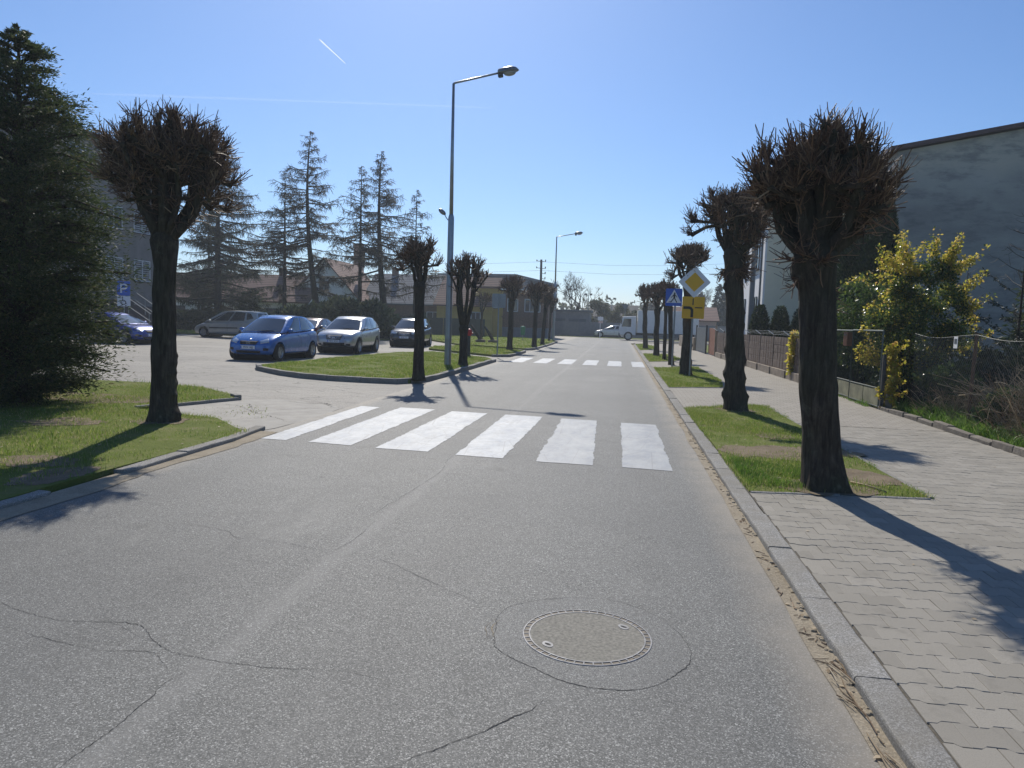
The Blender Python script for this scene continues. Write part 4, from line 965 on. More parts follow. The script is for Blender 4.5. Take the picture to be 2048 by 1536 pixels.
# old edging stones along the garden
eg = thing('garden_edging', None, None); eg['kind'] = 'structure'
rr = random.Random(8)
y = 8.0
emesh = []
for k in range(4):
    m_ = MB().bbox((0, 0, 0), (.12, .82, .2), .012); me = m_.mesh('edging_stone'); 
    for v in me.vertices: v.co += Vector((noise.noise(v.co * 9 + Vector((k, 0, 0))), 0, noise.noise(v.co * 7 + Vector((0, k, 9))))) * .015
    me.materials.append(M['oldstone']); emesh.append(me)
while y < 15.9:
    l = rr.uniform(.55, 1.0); o = link('edging_stone', emesh[rr.randrange(4)], eg); o.location = (5.50 + rr.uniform(-.02, .02), y + l / 2, .035 + rr.uniform(-.02, .025)); o.scale = (1, l / .84, 1)
    o.rotation_euler = (rr.uniform(-.03, .03), rr.uniform(-.1, .1), rr.uniform(-.03, .03)); y += l + .02
# chain link
cl = thing('chain_link_fence', 'sagging chain link fence round the overgrown garden', 'fence', (5.98, 15.9, 0))
xf, y0, y1, zt = 0.0, 0.0, -7.6, 1.62
def sag(y): return zt + .035 - .055 * math.sin(math.pi * ((-y) % 2.6) / 2.6) + .02 * math.sin(y * 2.2)
A = []; Bm = []; C = []
p = .075; n_ = int(7.6 / p)
L = 7.6
for k in range(-int(1.62 / p), n_):
    for sgn in (1, -1):
        # wire climbing from z=0.05 to the sagging top at 45 degrees
        ya, yb = -k * p, -(k * p + 1.6)
        if sgn < 0: ya, yb = yb, ya
        za, zb = .05, 1.65
        t0, t1 = 0.0, 1.0
        lo, hi = (min(ya, yb), max(ya, yb))
        f = lambda yy: (yy - ya) / (yb - ya)
        ta, tb = sorted((f(max(lo, -L)), f(min(hi, 0.0))))
        t0, t1 = max(t0, ta), min(t1, tb)
        if t1 - t0 < .03: continue
        pt = lambda t: np.array((.012 * math.sin((ya + (yb - ya) * t) * 3), ya + (yb - ya) * t, .05 + (sag(ya + (yb - ya) * t) - .05) * t))
        A.append(pt(t0)); Bm.append(pt((t0 + t1) / 2)); C.append(pt(t1))
w_ = np.full(len(A), .0017); V, F = np_twigs(np.array(A), np.array(Bm), np.array(C), w_, w_)
link('wire_mesh', np_mesh('wire_mesh', V, F), cl, M['oldwire'])
MB().tube([(0, -k * .2, sag(-k * .2)) for k in range(39)], .004, 5).build('top_wire', M['oldwire'], cl)
for k, (yy, lean, hh) in enumerate(((-2.45, .03, 1.70), (-5.1, -.02, 1.66), (-7.55, .02, 1.66))):
    MB().tube([(0.03, yy, -.1), (0.03 + lean, yy, hh)], .03, 8).build('post', M['rust'], cl)
pp = thing('paper_notice', 'small white paper notice tied to the chain link fence', 'notice', (5.955, 14.02, 1.52)); MB().box((0, 0, 0), (.003, .15, .21)).build('sheet', M['white'], pp); MB().box((-.004, 0, .02), (.002, .1, .09)).build('print', M['greysteel'], pp)
# mesh gates with boards at the foot
def gate_leaf(name, label, ya, yb, x, top, slats=9, boards=True, skew=0.0):
    t = thing(name, label, 'gate', (x, ya, 0.06)); L = yb - ya
    fr = [((skew, 0, .02), (skew, 0, top)), ((0, L, .02), (0, L, top)), ((skew, 0, top), (0, L, top)), ((skew, 0, .42), (0, L, .42)), ((skew, 0, .04), (0, L, .04))]
    for k, (a, b) in enumerate(fr): MB().tube([a, b], .017, 8).build('frame_bar', M['gateframe'] if k in (0, 2) else M['green_metal'], t)
    n = int(L / .085)
    for k in range(1, n): MB().cyl((skew * (1 - k / n), L * k / n, .42), (skew * (1 - k / n), L * k / n, top), .0045, 5).build('bar', M['green_metal'], t)
    m = max(1, int(round(L / 1.05)))
    for k in range(m): MB().bbox((skew / 2 + .0, L * (k + .5) / m, .22), (.014, L / m - .03, .35), .004).build('board', M['mossboard'], t)
    return t
gate_leaf('mesh_gate', 'nearest green mesh gate leaf with mossy boards at its foot', 16.12, 18.1, 5.44, 1.63, skew=.0)
gate_leaf('mesh_gate', 'farther green mesh gate leaf, half hidden by the nearest trunk', 18.2, 20.1, 5.48, 1.62)
gp = thing('gate_post', 'dark steel gate post beside the yellow climber', 'post', (5.46, 16.0, 0)); MB().bbox((0, 0, .62), (.07, .07, 1.24), .008).build('shaft', M['dark_metal'], gp); MB().bbox((.12, -.05, .2), (.12, .06, .38), .006).build('side_post', M['plinth'], gp)
lb = thing('letter_box', 'brown metal letter box hung on the mesh gate', 'letter box', (5.56, 18.9, 1.3)); MB().bbox((0, 0, .17), (.12, .30, .34), .012).build('case', M['rustwood'], lb); MB().bbox((-.064, 0, .27), (.01, .22, .03), .003).build('slot', M['dark_metal'], lb)
# brown board fence on a concrete plinth
bf = thing('board_fence', 'long brown board fence on a concrete plinth with angled barbed wire brackets', 'fence', (5.60, 20.3, 0))
bm_ = MB().bbox((0, 0, 0), (.035, 2.14, .262), .006).mesh('board'); bm_.materials.append(M['brownboard'])
nb = 9; pitch = 2.28
def fx(k): return -0.035 * k
for k in range(nb):
    yc = (k + .5) * pitch
    MB().bbox((fx(k + .5) - .02, yc, .14), (.16, pitch - .02, .33), .012).build('plinth', M['plinth'], bf)
    for j in range(4):
        o = link('board', bm_, bf); o.location = (fx(k + .5) + rr.uniform(-.004, .004), yc, .44 + j * .27); o.rotation_euler = (rr.uniform(-.003, .003), rr.uniform(-.02, .02), math.atan2(.035, pitch))
    for j in range(5): MB().cyl((fx(k + .5) - .026, yc - .86 + j * .43, .32), (fx(k + .5) - .026, yc - .86 + j * .43, 1.40), .006, 5).build('mesh_rod', M['rust'], bf)
for k in range(nb + 1):
    MB().bbox((fx(k), k * pitch, .74), (.07, .07, 1.48), .006).build('post', M['brownboard'], bf)
    MB().tube([(fx(k) + .03, k * pitch, 1.42), (fx(k) - .22, k * pitch + .05, 1.60)], .016, 6).build('bracket', M['white'], bf)
mb = MB()
for q in (.3, .6, .92): mb.tube([(fx(k) + .03 - .25 * q, k * pitch + .05 * q, 1.42 + .18 * q + (.0 if k == int(k) else 0)) for k in range(nb + 1)], .0022, 4)
mb.build('barbed_wire', M['galv'], bf)
wg = thing('wooden_gate', 'red brown plank gate at the end of the brown fence', 'gate', (5.24, 41.2, 0.06))
for k in range(7): MB().bbox((0, .18 + k * .42, .78), (.03, .40, 1.5), .006).build('plank', M['rustwood'], wg)
MB().bbox((.04, 1.4, .35), (.04, 2.9, .08), .005).build('rail', M['dark_metal'], wg); MB().bbox((.04, 1.4, 1.3), (.04, 2.9, .08), .005).build('rail', M['dark_metal'], wg)
MB().bbox((0, -.1, .85), (.1, .1, 1.7), .006).build('post', M['plinth'], wg)
mg = thing('metal_gate', 'grey sheet metal gate beyond the red brown plank gate', 'gate', (5.10, 44.4, 0.06))
for k in range(6): MB().bbox((0, .45 + k * .9, .8), (.03, .88, 1.5), .004).build('panel', M['greysteel'], mg)
MB().bbox((0, -.05, .85), (.1, .1, 1.7), .006).build('post', M['dark_metal'], mg); MB().bbox((0, 5.5, .85), (.1, .1, 1.7), .006).build('post', M['dark_metal'], mg)
lw = thing('low_wall', 'low brown garden wall running on past the grey gate', 'wall', (5.05, 50.2, 0))
for k in range(8): MB().bbox((0, k * 1.5 + .75, .45), (.2, 1.47, .9), .01).build('block', M['plinth'], lw)

# ------------------------------------------------------------------ street furniture
M['lampsteel'] = simple('lamp_steel', (0.30, 0.32, 0.34), 0.38, 0.12, 5, 0.7)
M['lamphood'] = simple('lamp_hood', (0.19, 0.20, 0.21), 0.3, 0.1, 6, 0.5)
gl = NT('lamp_glass'); gl.base((0.75, 0.77, 0.74)).set(rough=0.12, trans=0.75, ior=1.45); M['lampglass'] = gl.mat
def lamp_post(label, x, y, H=9.15, arm=1.45, z=.09, second=False):
    t = thing('street_lamp', label, 'street lamp', (x, y, z), R2(-3), 'tall grey street lamps')
    MB().lathe([(.0, 0), (.115, 0), (.112, .35), (.105, 2.0), (.098, 4.85), (.07, 4.95), (0.0, 4.96)], 20).build('lower_pole', M['lampsteel'], t, auto=30)
    MB().bbox((0, -.106, .75), (.09, .03, .32), .006).build('service_door', M['lampsteel'], t)
    MB().tube([(0, 0, 4.9), (-.02, 0, 7), (-.03, 0, H - .02)], [.066, .055, .042], 14).build('upper_pole', M['lampsteel'], t, True)
    MB().tube([(-.03, 0, H - .03), (-.03, 0, H), (.02, 0, H + .03), (arm, 0, H + .29)], [.042, .042, .034, .030], 10).build('arm', M['lampsteel'], t, True)
    a = math.atan2(.33, arm)
    T = Matrix.Translation((arm - .02, 0, H + .285)) @ Matrix.Rotation(-a * .5, 4, 'Y')
    # luminaire: a hood like an upturned boat, ballast box and glass bowl
    V = []; F = []; st = [(0, .07, .10, .04), (.04, .10, .135, .07), (.25, .15, .155, .09), (.48, .155, .15, .10), (.60, .11, .105, .08), (.675, .03, .02, .03)]
    n = 12
    for xx, hw, ht, hb in st:
        for k in range(n):
            an = 2 * math.pi * k / n; c, s = math.cos(an), math.sin(an)
            V.append((xx, hw * c, (ht if s > 0 else hb * .5) * s * (1 if s > 0 else .8)))
    for i in range(len(st) - 1):
        for k in range(n): F.append((i * n + k, (i + 1) * n + k, (i + 1) * n + (k + 1) % n, i * n + (k + 1) % n))
    F += [tuple(range(n)), tuple(range((len(st) - 1) * n + n - 1, (len(st) - 1) * n - 1, -1))]
    MB().add([T @ Vector(v) for v in V], F).build('hood', M['lamphood'], t, auto=50)
    MB().bbox((0, 0, 0), (.16, .13, .12), .03, M=T @ Matrix.Translation((.075, 0, -.085)), seg=2).build('ballast_box', M['dark_metal'], t)
    MB().sph((0, 0, 0), 1, 16, 10, M=T @ Matrix.Translation((.38, 0, -.045)) @ Matrix.Diagonal((.20, .125, .095, 1))).build('glass_bowl', M['lampglass'], t, True)
    if second:
        MB().tube([(-.05, 0, 4.72), (-.16, 0, 4.84), (-.24, 0, 4.98)], .016, 8).build('side_bracket', M['lampsteel'], t)
        T2 = Matrix.Translation((-.31, 0, 5.04)) @ Matrix.Rotation(R2(38), 4, 'Y')
        MB().sph((0, 0, 0), 1, 14, 8, M=T2 @ Matrix.Diagonal((.15, .09, .075, 1))).build('side_lamp', M['lamphood'], t, True)
    return t
lamp_post('tall grey street lamp on the grass island, small second lamp halfway up', -5.62, 23.55, 9.1, second=True)
lamp_post('distant street lamp by the last trees on the left kerb', -5.5, 61.0, 8.6, arm=1.5)

M['signyellow'] = simple('sign_yellow', (0.74, 0.40, 0.010), 0.45, 0.06, 4)
M['signwhite'] = simple('sign_white', (0.72, 0.72, 0.74), 0.4, 0.05, 4)
M['signblue'] = simple('sign_blue', (0.012, 0.10, 0.48), 0.4, 0.08, 4)
M['signblack'] = simple('sign_black', (0.012, 0.012, 0.012), 0.5, 0.2, 4)
M['signback'] = simple('sign_back', (0.30, 0.31, 0.32), 0.5, 0.15, 4, 0.4)
M['signred'] = simple('sign_red', (0.50, 0.02, 0.02), 0.45, 0.1, 4)
# sign faces: polygon plates in the x-z plane, front towards -y
TS = Matrix(((1, 0, 0, 0), (0, 0, 1, 0), (0, 1, 0, 0), (0, 0, 0, 1)))     # (x,y,z)->(x,z,y)
def plate(P, d0, d1, c=(0, 0, 0)):
    """polygon P in (x,z), thickness from y=d0 (front) to y=d1"""
    n = len(P); V = [(c[0] + x, c[1] + d0, c[2] + z) for x, z in P] + [(c[0] + x, c[1] + d1, c[2] + z) for x, z in P]
    return MB().add(V, [tuple(range(n)), tuple(range(2 * n - 1, n - 1, -1))] + [(i, n + i, n + (i + 1) % n, (i + 1) % n) for i in range(n)])
def rrect(w, h, r=.03, k=4):
    P = []
    for cx, cz, a0 in ((w / 2 - r, h / 2 - r, 0), (-w / 2 + r, h / 2 - r, 90), (-w / 2 + r, -h / 2 + r, 180), (w / 2 - r, -h / 2 + r, 270)):
        for i in range(k + 1): a = R2(a0 + 90 * i / k); P.append((cx + r * math.cos(a), cz + r * math.sin(a)))
    return P
def rot2(P, a): c, s = math.cos(a), math.sin(a); return [(x * c - z * s, x * s + z * c) for x, z in P]
def ribbon(pts, w):
    L = []; Rr = []
    for i, p in enumerate(pts):
        a = Vector(pts[max(0, i - 1)]); b = Vector(pts[min(len(pts) - 1, i + 1)]); d = (b - a).normalized(); n = Vector((-d.y, d.x)); L.append(Vector(p) + n * w / 2); Rr.append(Vector(p) - n * w / 2)
    return [(q.x, q.y) for q in Rr] + [(q.x, q.y) for q in L[::-1]]
sg = thing('priority_road_sign', 'yellow diamond priority sign above a yellow junction plate on a post', 'road sign', (2.30, 24.0, .05), R2(2))
MB().cyl((0, .03, 0), (0, .03, 3.62), .03, 12).build('post', M['galv'], sg)
dz = 3.02
plate(rot2(rrect(.72, .72, .035), R2(45)), -.010, .012, (0, 0, dz)).build('diamond_plate', M['signwhite'], sg)
plate(rot2(rrect(.70, .70, .03), R2(45)), -.0125, -.0095, (0, 0, dz)).build('white_field', M['signwhite'], sg)
plate(rot2(rrect(.44, .44, .015), R2(45)), -.016, -.0125, (0, 0, dz)).build('yellow_field', M['signyellow'], sg)
pz = 2.205
plate(rrect(.70, .70, .03), -.010, .012, (0.0, 0, pz)).build('junction_plate', M['signyellow'], sg)
plate(ribbon([(-.035, -.31), (-.035, -.14), (-.04, -.07), (-.07, -.025), (-.12, -.005), (-.31, -.005)], .085), -.0135, -.010, (0, 0, pz)).build('thick_bend', M['signblack'], sg)
plate(ribbon([(.035 - .07 + .02, .08), (-.015, .29)], .035), -.0135, -.010, (0, 0, pz)).build('thin_bar', M['signblack'], sg)
plate(ribbon([(.05, -.0), (.29, -.0)], .035), -.0135, -.010, (0, 0, pz)).build('thin_bar', M['signblack'], sg)
for zz in (dz, dz - .2, pz + .15, pz - .15): MB().bbox((0, .02, zz), (.14, .03, .03), .004).build('clamp', M['galv'], sg)
MB().tube([(0.0, .03, 3.60), (0.01, .03, 3.74)], .012, 6).build('post_tip', M['galv'], sg)
d6 = thing('pedestrian_crossing_sign', 'blue square pedestrian crossing sign with a walking figure', 'road sign', (2.05, 29.3, .05), R2(1))
MB().cyl((0.06, .03, 0), (0.06, .03, 3.1), .035, 12).build('post', M['galv'], d6)
cz = 2.72
plate(rrect(.64, .68, .04), -.010, .012, (0, 0, cz)).build('blue_plate', M['signblue'], d6)
plate([(-.29, -.215), (.29, -.215), (.0, .305)], -.0135, -.010, (0, 0, cz)).build('white_triangle', M['signwhite'], d6)
fig = [[(x * .033 + .02, .155 + z * .036) for x, z in [(math.cos(R2(k * 36)), math.sin(R2(k * 36))) for k in range(10)]],
       [(-.022, .115), (-.028, .0), (-.01, -.035), (.038, -.035), (.046, .0), (.05, .11), (.02, .125)],
       ribbon([(-.0, -.03), (-.055, -.105), (-.12, -.20)], .036), ribbon([(.026, -.03), (.065, -.11), (.12, -.20)], .036), ribbon([(-.015, .10), (-.075, .03), (-.105, -.015)], .024), ribbon([(.04, .10), (.095, .035), (.12, .0)], .024)]
for k, (P, nm) in enumerate(zip(fig, ('figure_head', 'figure_body', 'figure_leg', 'figure_leg', 'figure_arm', 'figure_arm'))): plate(ccw(P), -.0165 - k * .0002, -.0135, (0, 0, cz)).build(nm, M['signblack'], d6)
for k in range(4): plate([(-.22 + k * .03, -.20), (-.19 + k * .03, -.20), (-.16 + k * .03, -.145), (-.18 + k * .03, -.145)], -.015, -.0135, (0, 0, cz)).build('stripe', M['signback'], d6)
for zz in (2.9, 2.55): MB().bbox((.05, .02, zz), (.14, .03, .03), .004).build('clamp', M['galv'], d6)
sb = thing('sign_back', 'grey back of a road sign on a thin post on the second lawn', 'road sign', (-5.32, 31.7, .085), PI)
MB().cyl((0, .03, 0), (0, .03, 2.72), .03, 10).build('post', M['galv'], sb); plate(rrect(.60, .62, .05), -.010, .012, (0, 0, 2.42)).build('plate', M['signback'], sb)
for zz in (2.55, 2.3): MB().bbox((0, .02, zz), (.2, .03, .03), .004).build('clamp', M['galv'], sb)
hy = thing('hydrant_marker', 'dark post with a red cap on the island, like a hydrant stand', 'hydrant', (-6.30, 30.2, .095))
MB().lathe([(.0, 0), (.085, 0), (.085, .04), (.065, .06), (.065, .86), (0, .86)], 14).build('stem', M['dark_metal'], hy, auto=30)
MB().lathe([(0, .86), (.09, .86), (.10, .90), (.10, 1.02), (.12, 1.03), (.12, 1.07), (.08, 1.14), (0, 1.16)], 14).build('cap', M['signred'], hy, auto=30)
for s in (-1, 1): MB().cyl((s * .09, 0, .97), (s * .155, 0, .97), .035, 10).build('outlet', M['signred'], hy)
bn = thing('litter_bin', 'small green litter bin by the far pavement', 'litter bin', (-7.9, 59.5, .085)); M['bin'] = simple('bin_green', (.06, .24, .13), .5)
MB().cyl((0, 0, 0), (0, 0, 1.1), .03, 8).build('post', M['galv'], bn); MB().lathe([(0, .42), (.16, .42), (.19, 1.0), (.21, 1.02), (.14, 1.14), (0, 1.16)], 14).build('bucket', M['bin'], bn, auto=30)
for k, (x, y, a, lab) in enumerate(((-9.7, 50, -.55, 'dark bent stump leaning left on the third lawn, nearer the yellow house'), (-8.8, 50, -.62, 'dark bent stump leaning left on the third lawn, nearer the road'))):
    st_ = thing('leaning_stump', lab, 'stump', (x, y, .085), 0, 'leaning stumps on the third lawn')
    MB().tube([(.1, 0, 0), (0, 0, .28), (-.3, 0, .75), (-.62 + .1 * k, 0, 1.2 - .1 * k)], [.17, .12, .10, .07], 9).build('trunk', M['bark'], st_, True)
    MB().sph((.08, 0, .08), (.38, .3, .14)).build('root_mound', M['soil'], st_, True)
# parking sign with a disabled plate in front of the school
ps = thing('parking_sign', 'blue parking sign with a white wheelchair plate, beside the left blue car', 'road sign', (-25.3, 34.2, 0), R2(20))
MB().cyl((0, .03, 0), (0, .03, 3.05), .03, 10).build('post', M['galv'], ps)
plate(rrect(.62, .74, .05), -.010, .012, (0, 0, 2.66)).build('blue_plate', M['signblue'], ps)
plate(ribbon([(-.12, -.24), (-.12, .24)], .085), -.0135, -.010, (0, 0, 2.66)).build('letter_stem', M['signwhite'], ps)
plate(ribbon([(-.1, .20), (.06, .20), (.13, .16), (.15, .09), (.13, .02), (.06, -.02), (-.1, -.02)], .08), -.0137, -.010, (0, 0, 2.66)).build('letter_bowl', M['signwhite'], ps)
plate(rrect(.62, .52, .03), -.010, .012, (0, 0, 2.0)).build('white_plate', M['signwhite'], ps)
MB().add([(.0, -.0135, 2.0)], []); 
plate([(.13 * math.cos(R2(a)) - .02, .13 * math.sin(R2(a)) - .06) for a in range(0, 360, 20)], -.0135, -.010, (0, 0, 2.0)).build('wheel_symbol', M['signblack'], ps)
plate([(.095 * math.cos(R2(a)) - .02, .095 * math.sin(R2(a)) - .06) for a in range(0, 360, 20)], -.0138, -.0135, (0, 0, 2.0)).build('wheel_hole', M['signwhite'], ps)
plate(ribbon([(-.06, .15), (-.05, .0), (.07, 0), (.12, -.13)], .04), -.0142, -.0138, (0, 0, 2.0)).build('sitter_symbol', M['signblack'], ps)
plate([(.035 * math.cos(R2(a)) - .06, .035 * math.sin(R2(a)) + .2) for a in range(0, 360, 30)], -.0135, -.010, (0, 0, 2.0)).build('sitter_head', M['signblack'], ps)

# ------------------------------------------------------------------ manhole, patch, cracks, litter on the near road
M['lid'] = simple('lid_concrete', (0.235, 0.222, 0.188), 0.85, 0.35, 60, bump=0.4)
M['iron'] = simple('worn_iron', (0.21, 0.21, 0.215), 0.6, 0.4, 25, 0.2, spec=.3)
M['iron_d'] = simple('dark_iron', (0.12, 0.105, 0.085), 0.7, 0.4, 30, 0.3)
mh = thing('manhole_cover', 'round manhole cover with a concrete filled lid and worn iron rim', 'manhole cover', (-.10, 3.735, 0))
RI, RO = .300, .338
MB().lathe([(RO + .004, -.03), (RO + .004, .002), (RO + .001, .0048), (RO - .005, .0048), (RO - .005, .001), (RI + .008, .001), (RI + .008, .0050), (RI, .0050), (RI, -.02)], 72).build('iron_rim', M['iron'], mh, auto=40)
ring_dirt = MB().lathe([(RI + .007, .0016), (RO - .004, .0016)], 72).build('rim_dirt', M['iron_d'], mh)
for k in range(44):
    a = 2 * math.pi * k / 44; MB().bbox(((RI + RO) / 2 * math.cos(a) + .0015 * math.cos(a), (RI + RO) / 2 * math.sin(a), .0022), (RO - RI - .012, .007, .0046), .001, a).build('rim_tooth', M['iron'], mh)
bmd = bmesh.new(); bmesh.ops.create_circle(bmd, cap_ends=True, segments=72, radius=RI - .001); 
for v in bmd.verts: v.co.z = .0030
md = MB(); md.bm(bmd); md.build('lid_fill', M['lid'], mh)
for s, a in ((1, 38), (-1, 38)):
    an = R2(a); px_, py_ = s * (RI - .055) * math.cos(an) , s * (RI - .055) * math.sin(an)
    MB().prism([(.036 * math.cos(t) , .026 * math.sin(t)) for t in [2 * PI * i / 16 for i in range(16)]], .003, .0052, Matrix.Translation((px_, py_, 0)) @ Matrix.Rotation(R2(-52), 4, 'Z')).build('key_plate', M['iron'], mh)
    MB().prism([(.020 * math.cos(t), .009 * math.sin(t)) for t in [2 * PI * i / 14 for i in range(14)]], .005, .0058, Matrix.Translation((px_, py_, 0)) @ Matrix.Rotation(R2(-35), 4, 'Z')).build('key_hole', M['crack'], mh)
# resurfaced ring round it
pr = [(-.585, 3.66), (-.52, 3.46), (-.36, 3.34), (-.18, 3.22), (-.02, 3.19), (.14, 3.21), (.28, 3.32), (.415, 3.54), (.42, 3.74), (.34, 3.98), (.16, 4.20), (-.14, 4.27), (-.45, 4.13), (-.60, 3.94)]
def smooth(P, k=4, closed=True):
    out = []; n = len(P)
    for i in range(n if closed else n - 1):
        p0, p1, p2, p3 = (Vector(P[(i + j) % n]) if closed else Vector(P[min(max(i + j, 0), n - 1)]) for j in (-1, 0, 1, 2))
        for q in range(k):
            t = q / k; out.append(tuple(.5 * ((2 * p1) + (p2 - p0) * t + (2 * p0 - 5 * p1 + 4 * p2 - p3) * t * t + (3 * p1 - p0 - 3 * p2 + p3) * t ** 3)))
    if not closed: out.append(tuple(P[-1]))
    return out
prs = smooth(pr, 5)
o = sheet('patch', prs, .0012, M['seal'], None, road)
def crack(pts, w=.006, seed=0, closed=False, z=.0022, jit=.012, mat='crack'):
    P = smooth(pts, 6, closed); rr = random.Random(seed); Q = []
    for i in range(len(P)):
        a, b = Vector(P[i]), Vector(P[(i + 1) % len(P)]) if (closed or i < len(P) - 1) else Vector(P[i])
        m = max(1, int((b - a).length / .012))
        for q in range(m): Q.append(a.lerp(b, q / m))
    n = len(Q); V = []; 
    for i, q in enumerate(Q):
        d = (Q[(i + 1) % n] - Q[i - 1]); d = d.normalized() if d.length > 1e-6 else Vector((1, 0)); nn = Vector((-d.y, d.x))
        e = 1.0 if closed else min(1, i / 25, (n - 1 - i) / 25); off = jit * (noise.noise((q.x * 9, q.y * 9, seed)) + .7 * noise.noise((q.x * 37, q.y * 37, seed + 5)) + .45 * noise.noise((q.x * 110, q.y * 110, seed + 9)))
        ww = w * .62 * e * max(.10, .62 + .8 * noise.noise((i * .05, seed, 3)) + .5 * noise.noise((i * .4, seed, 7))) / 2
        c = q + nn * off; V += [(*(c + nn * ww), z), (*(c - nn * ww), z)]
    F = [(2 * i, 2 * i + 1, 2 * ((i + 1) % n) + 1, 2 * ((i + 1) % n)) for i in range(n if closed else n - 1)]
    link('crack', np_mesh('crack', np.array(V), np.array(F)[:, ::-1]), road, M[mat])
CR = [(pr[:], .0055, True), ([(-.64, 3.95), (-.85, 4.12), (-1.15, 4.35), (-1.5, 4.62), (-1.86, 4.78)], .006, False),
      ([(-.20, 3.21), (-.26, 3.02), (-.44, 2.78), (-.62, 2.6), (-.85, 2.35)], .009, False), ([(-1.93, 2.05), (-1.90, 2.55), (-1.92, 2.87), (-1.82, 3.02)], .008, False),
      ([(-3.6, 3.55), (-2.9, 3.32), (-2.45, 3.36), (-2.1, 3.12), (-1.6, 3.06), (-1.2, 3.10), (-.9, 3.02)], .007, False), ([(-3.1, 3.2), (-2.5, 3.06), (-2.15, 3.08), (-1.93, 2.87)], .006, False),
      ([(-3.4, 5.1), (-2.9, 5.0), (-2.7, 4.85), (-2.3, 4.82), (-1.92, 4.68)], .006, False), ([(-1.92, 4.68), (-1.87, 5.1), (-1.90, 5.6)], .007, False), ([(-2.7, 4.45), (-2.2, 4.4), (-1.92, 4.47)], .005, False),
      ([(-2.7, 3.42), (-2.3, 3.22), (-2.05, 3.22)], .005, False), ([(.16, 3.2), (.5, 3.05), (.75, 2.98)], .004, False), ([(-.02, 3.04), (.16, 3.07), (.3, 3.14)], .004, False), ([(.3, 3.3), (.55, 3.35)], .003, False),
      ([(-1.87, 6.75), (-2.2, 6.65), (-2.6, 6.72)], .006, False), ([(-1.98, 5.6), (-1.85, 7.4), (-1.93, 8.4), (-1.87, 10.2), (-1.88, 12.4), (-1.84, 16), (-1.78, 22)], .006, False), ([(-2.75, 3.3), (-2.76, 3.2), (-2.5, 3.14), (-2.2, 3.18)], .004, False)]
for k, (P, w, c) in enumerate(CR): crack(P, w, k + 1, c)
for k in range(3): crack([(-.60 + .015 * k, 3.86 - .06 * k), (-.64 + .01 * k, 3.70 - .03 * k), (-.58 + .02 * k, 3.54)], .012, 40 + k, mat='crack' if k else 'sand')
crack([(-.585, 3.86), (-.605, 3.70), (-.565, 3.58)], .045, 46, mat='sand', z=.0017)
# broken concrete slabs at the car park mouth, cracks and a pothole
ap = thing('apron', None, None); ap['kind'] = 'structure'
AP = smooth([(-7.55, 11.2), (-6.7, 10.45), (-5.95, 10.15), (-5.2, 9.5), (-4.86, 9.8), (-4.86, 12.2), (-5.6, 12.75), (-6.3, 13.1), (-7.0, 12.65)], 3)
MB().add([(x, y, -.006) for x, y in AP], [tuple(range(len(AP)))]).build('slab', M['pale'], ap)
def seam(P, k): crack(P, .022, 80 + k, z=-.003, jit=.05)
for k, P in enumerate(([(-6.62, 10.5), (-6.05, 11.3), (-5.45, 11.9), (-4.9, 12.4)], [(-7.2, 12.0), (-6.6, 11.9), (-6.05, 11.3), (-5.35, 10.75), (-4.95, 10.4)], [(-6.7, 12.4), (-6.02, 11.34)], [(-5.9, 10.2), (-5.38, 10.8)])): seam(P, k)
blades('weeds', [(-7.3, 11.4), (-6.5, 10.5), (-5.4, 10.6), (-6.2, 12.2)], -.006, 260, .026, .010, M['grass'], lambda x, y: np.full_like(x, .2), 71, 1.0, 2.2)
for k, P in enumerate(([(-6.2, 12.95), (-5.7, 12.7), (-5.4, 12.9), (-5.0, 12.2)], [(-5.9, 12.9), (-5.6, 13.0), (-5.3, 12.7)], [(-9, 16), (-7.5, 15.2), (-6.5, 15.5), (-5.2, 14.6)], [(-13, 18.5), (-11.5, 17.6), (-10, 17.9)], [(-12, 20.5), (-10.9, 19.7)])):
    crack(P, .05 if k < 2 else .025, 60 + k, z=-.006, jit=.06)
lt = MB(); rq = random.Random(12)
for k in range(26):
    y = rq.uniform(2.4, 3.65); x = 1.11 + (rq.uniform(-.045, .035)); a = rq.gauss(PI / 2 + .12, .25); l = rq.uniform(.06, .32); d = Vector((math.cos(a), math.sin(a), 0)); c = Vector((x, y, .008 + rq.uniform(0, .012)))
    lt.tube([c - d * l / 2, c + Vector((rq.uniform(-.012, .012), 0, .004)), c + d * l / 2], [rq.uniform(.0015, .004)] * 3, 5)
o = lt.build('twig_litter', M['dry']); o['kind'] = 'stuff'
lt = MB()
for k in range(90):
    y = 3.6 + 16 * rq.random() ** 2; x = 1.12 + rq.uniform(-.06, .03); a = rq.uniform(0, 6.3); l = rq.uniform(.02, .09); d = Vector((math.cos(a), math.sin(a), 0)); c = Vector((x, y, .009)); lt.tube([c - d * l / 2, c + d * l / 2], rq.uniform(.0012, .003), 4)
o = lt.build('twig_litter', M['twig']); o['kind'] = 'stuff'
lt = MB()
for k in range(110):
    y = 3.2 + 13 * rq.random() ** 1.6; x = 1.145 + rq.uniform(-.018, .012); s = rq.uniform(.006, .022); lt.sph((x, y, .006), (s, s * rq.uniform(.6, 1.6), s * .55), 6, 4)
o = lt.build('dirt_crumbs', M['sand']); o['kind'] = 'stuff'
stk = thing('stick', 'pale bare stick lying on the verge beside the nearest trunk', 'stick', (2.58, 7.78, .06), R2(-62)); MB().tube([(-.22, 0, .015), (0, .012, .022), (.24, 0, .012)], [.012, .011, .009], 7).build('shaft', M['dry'], stk, True)

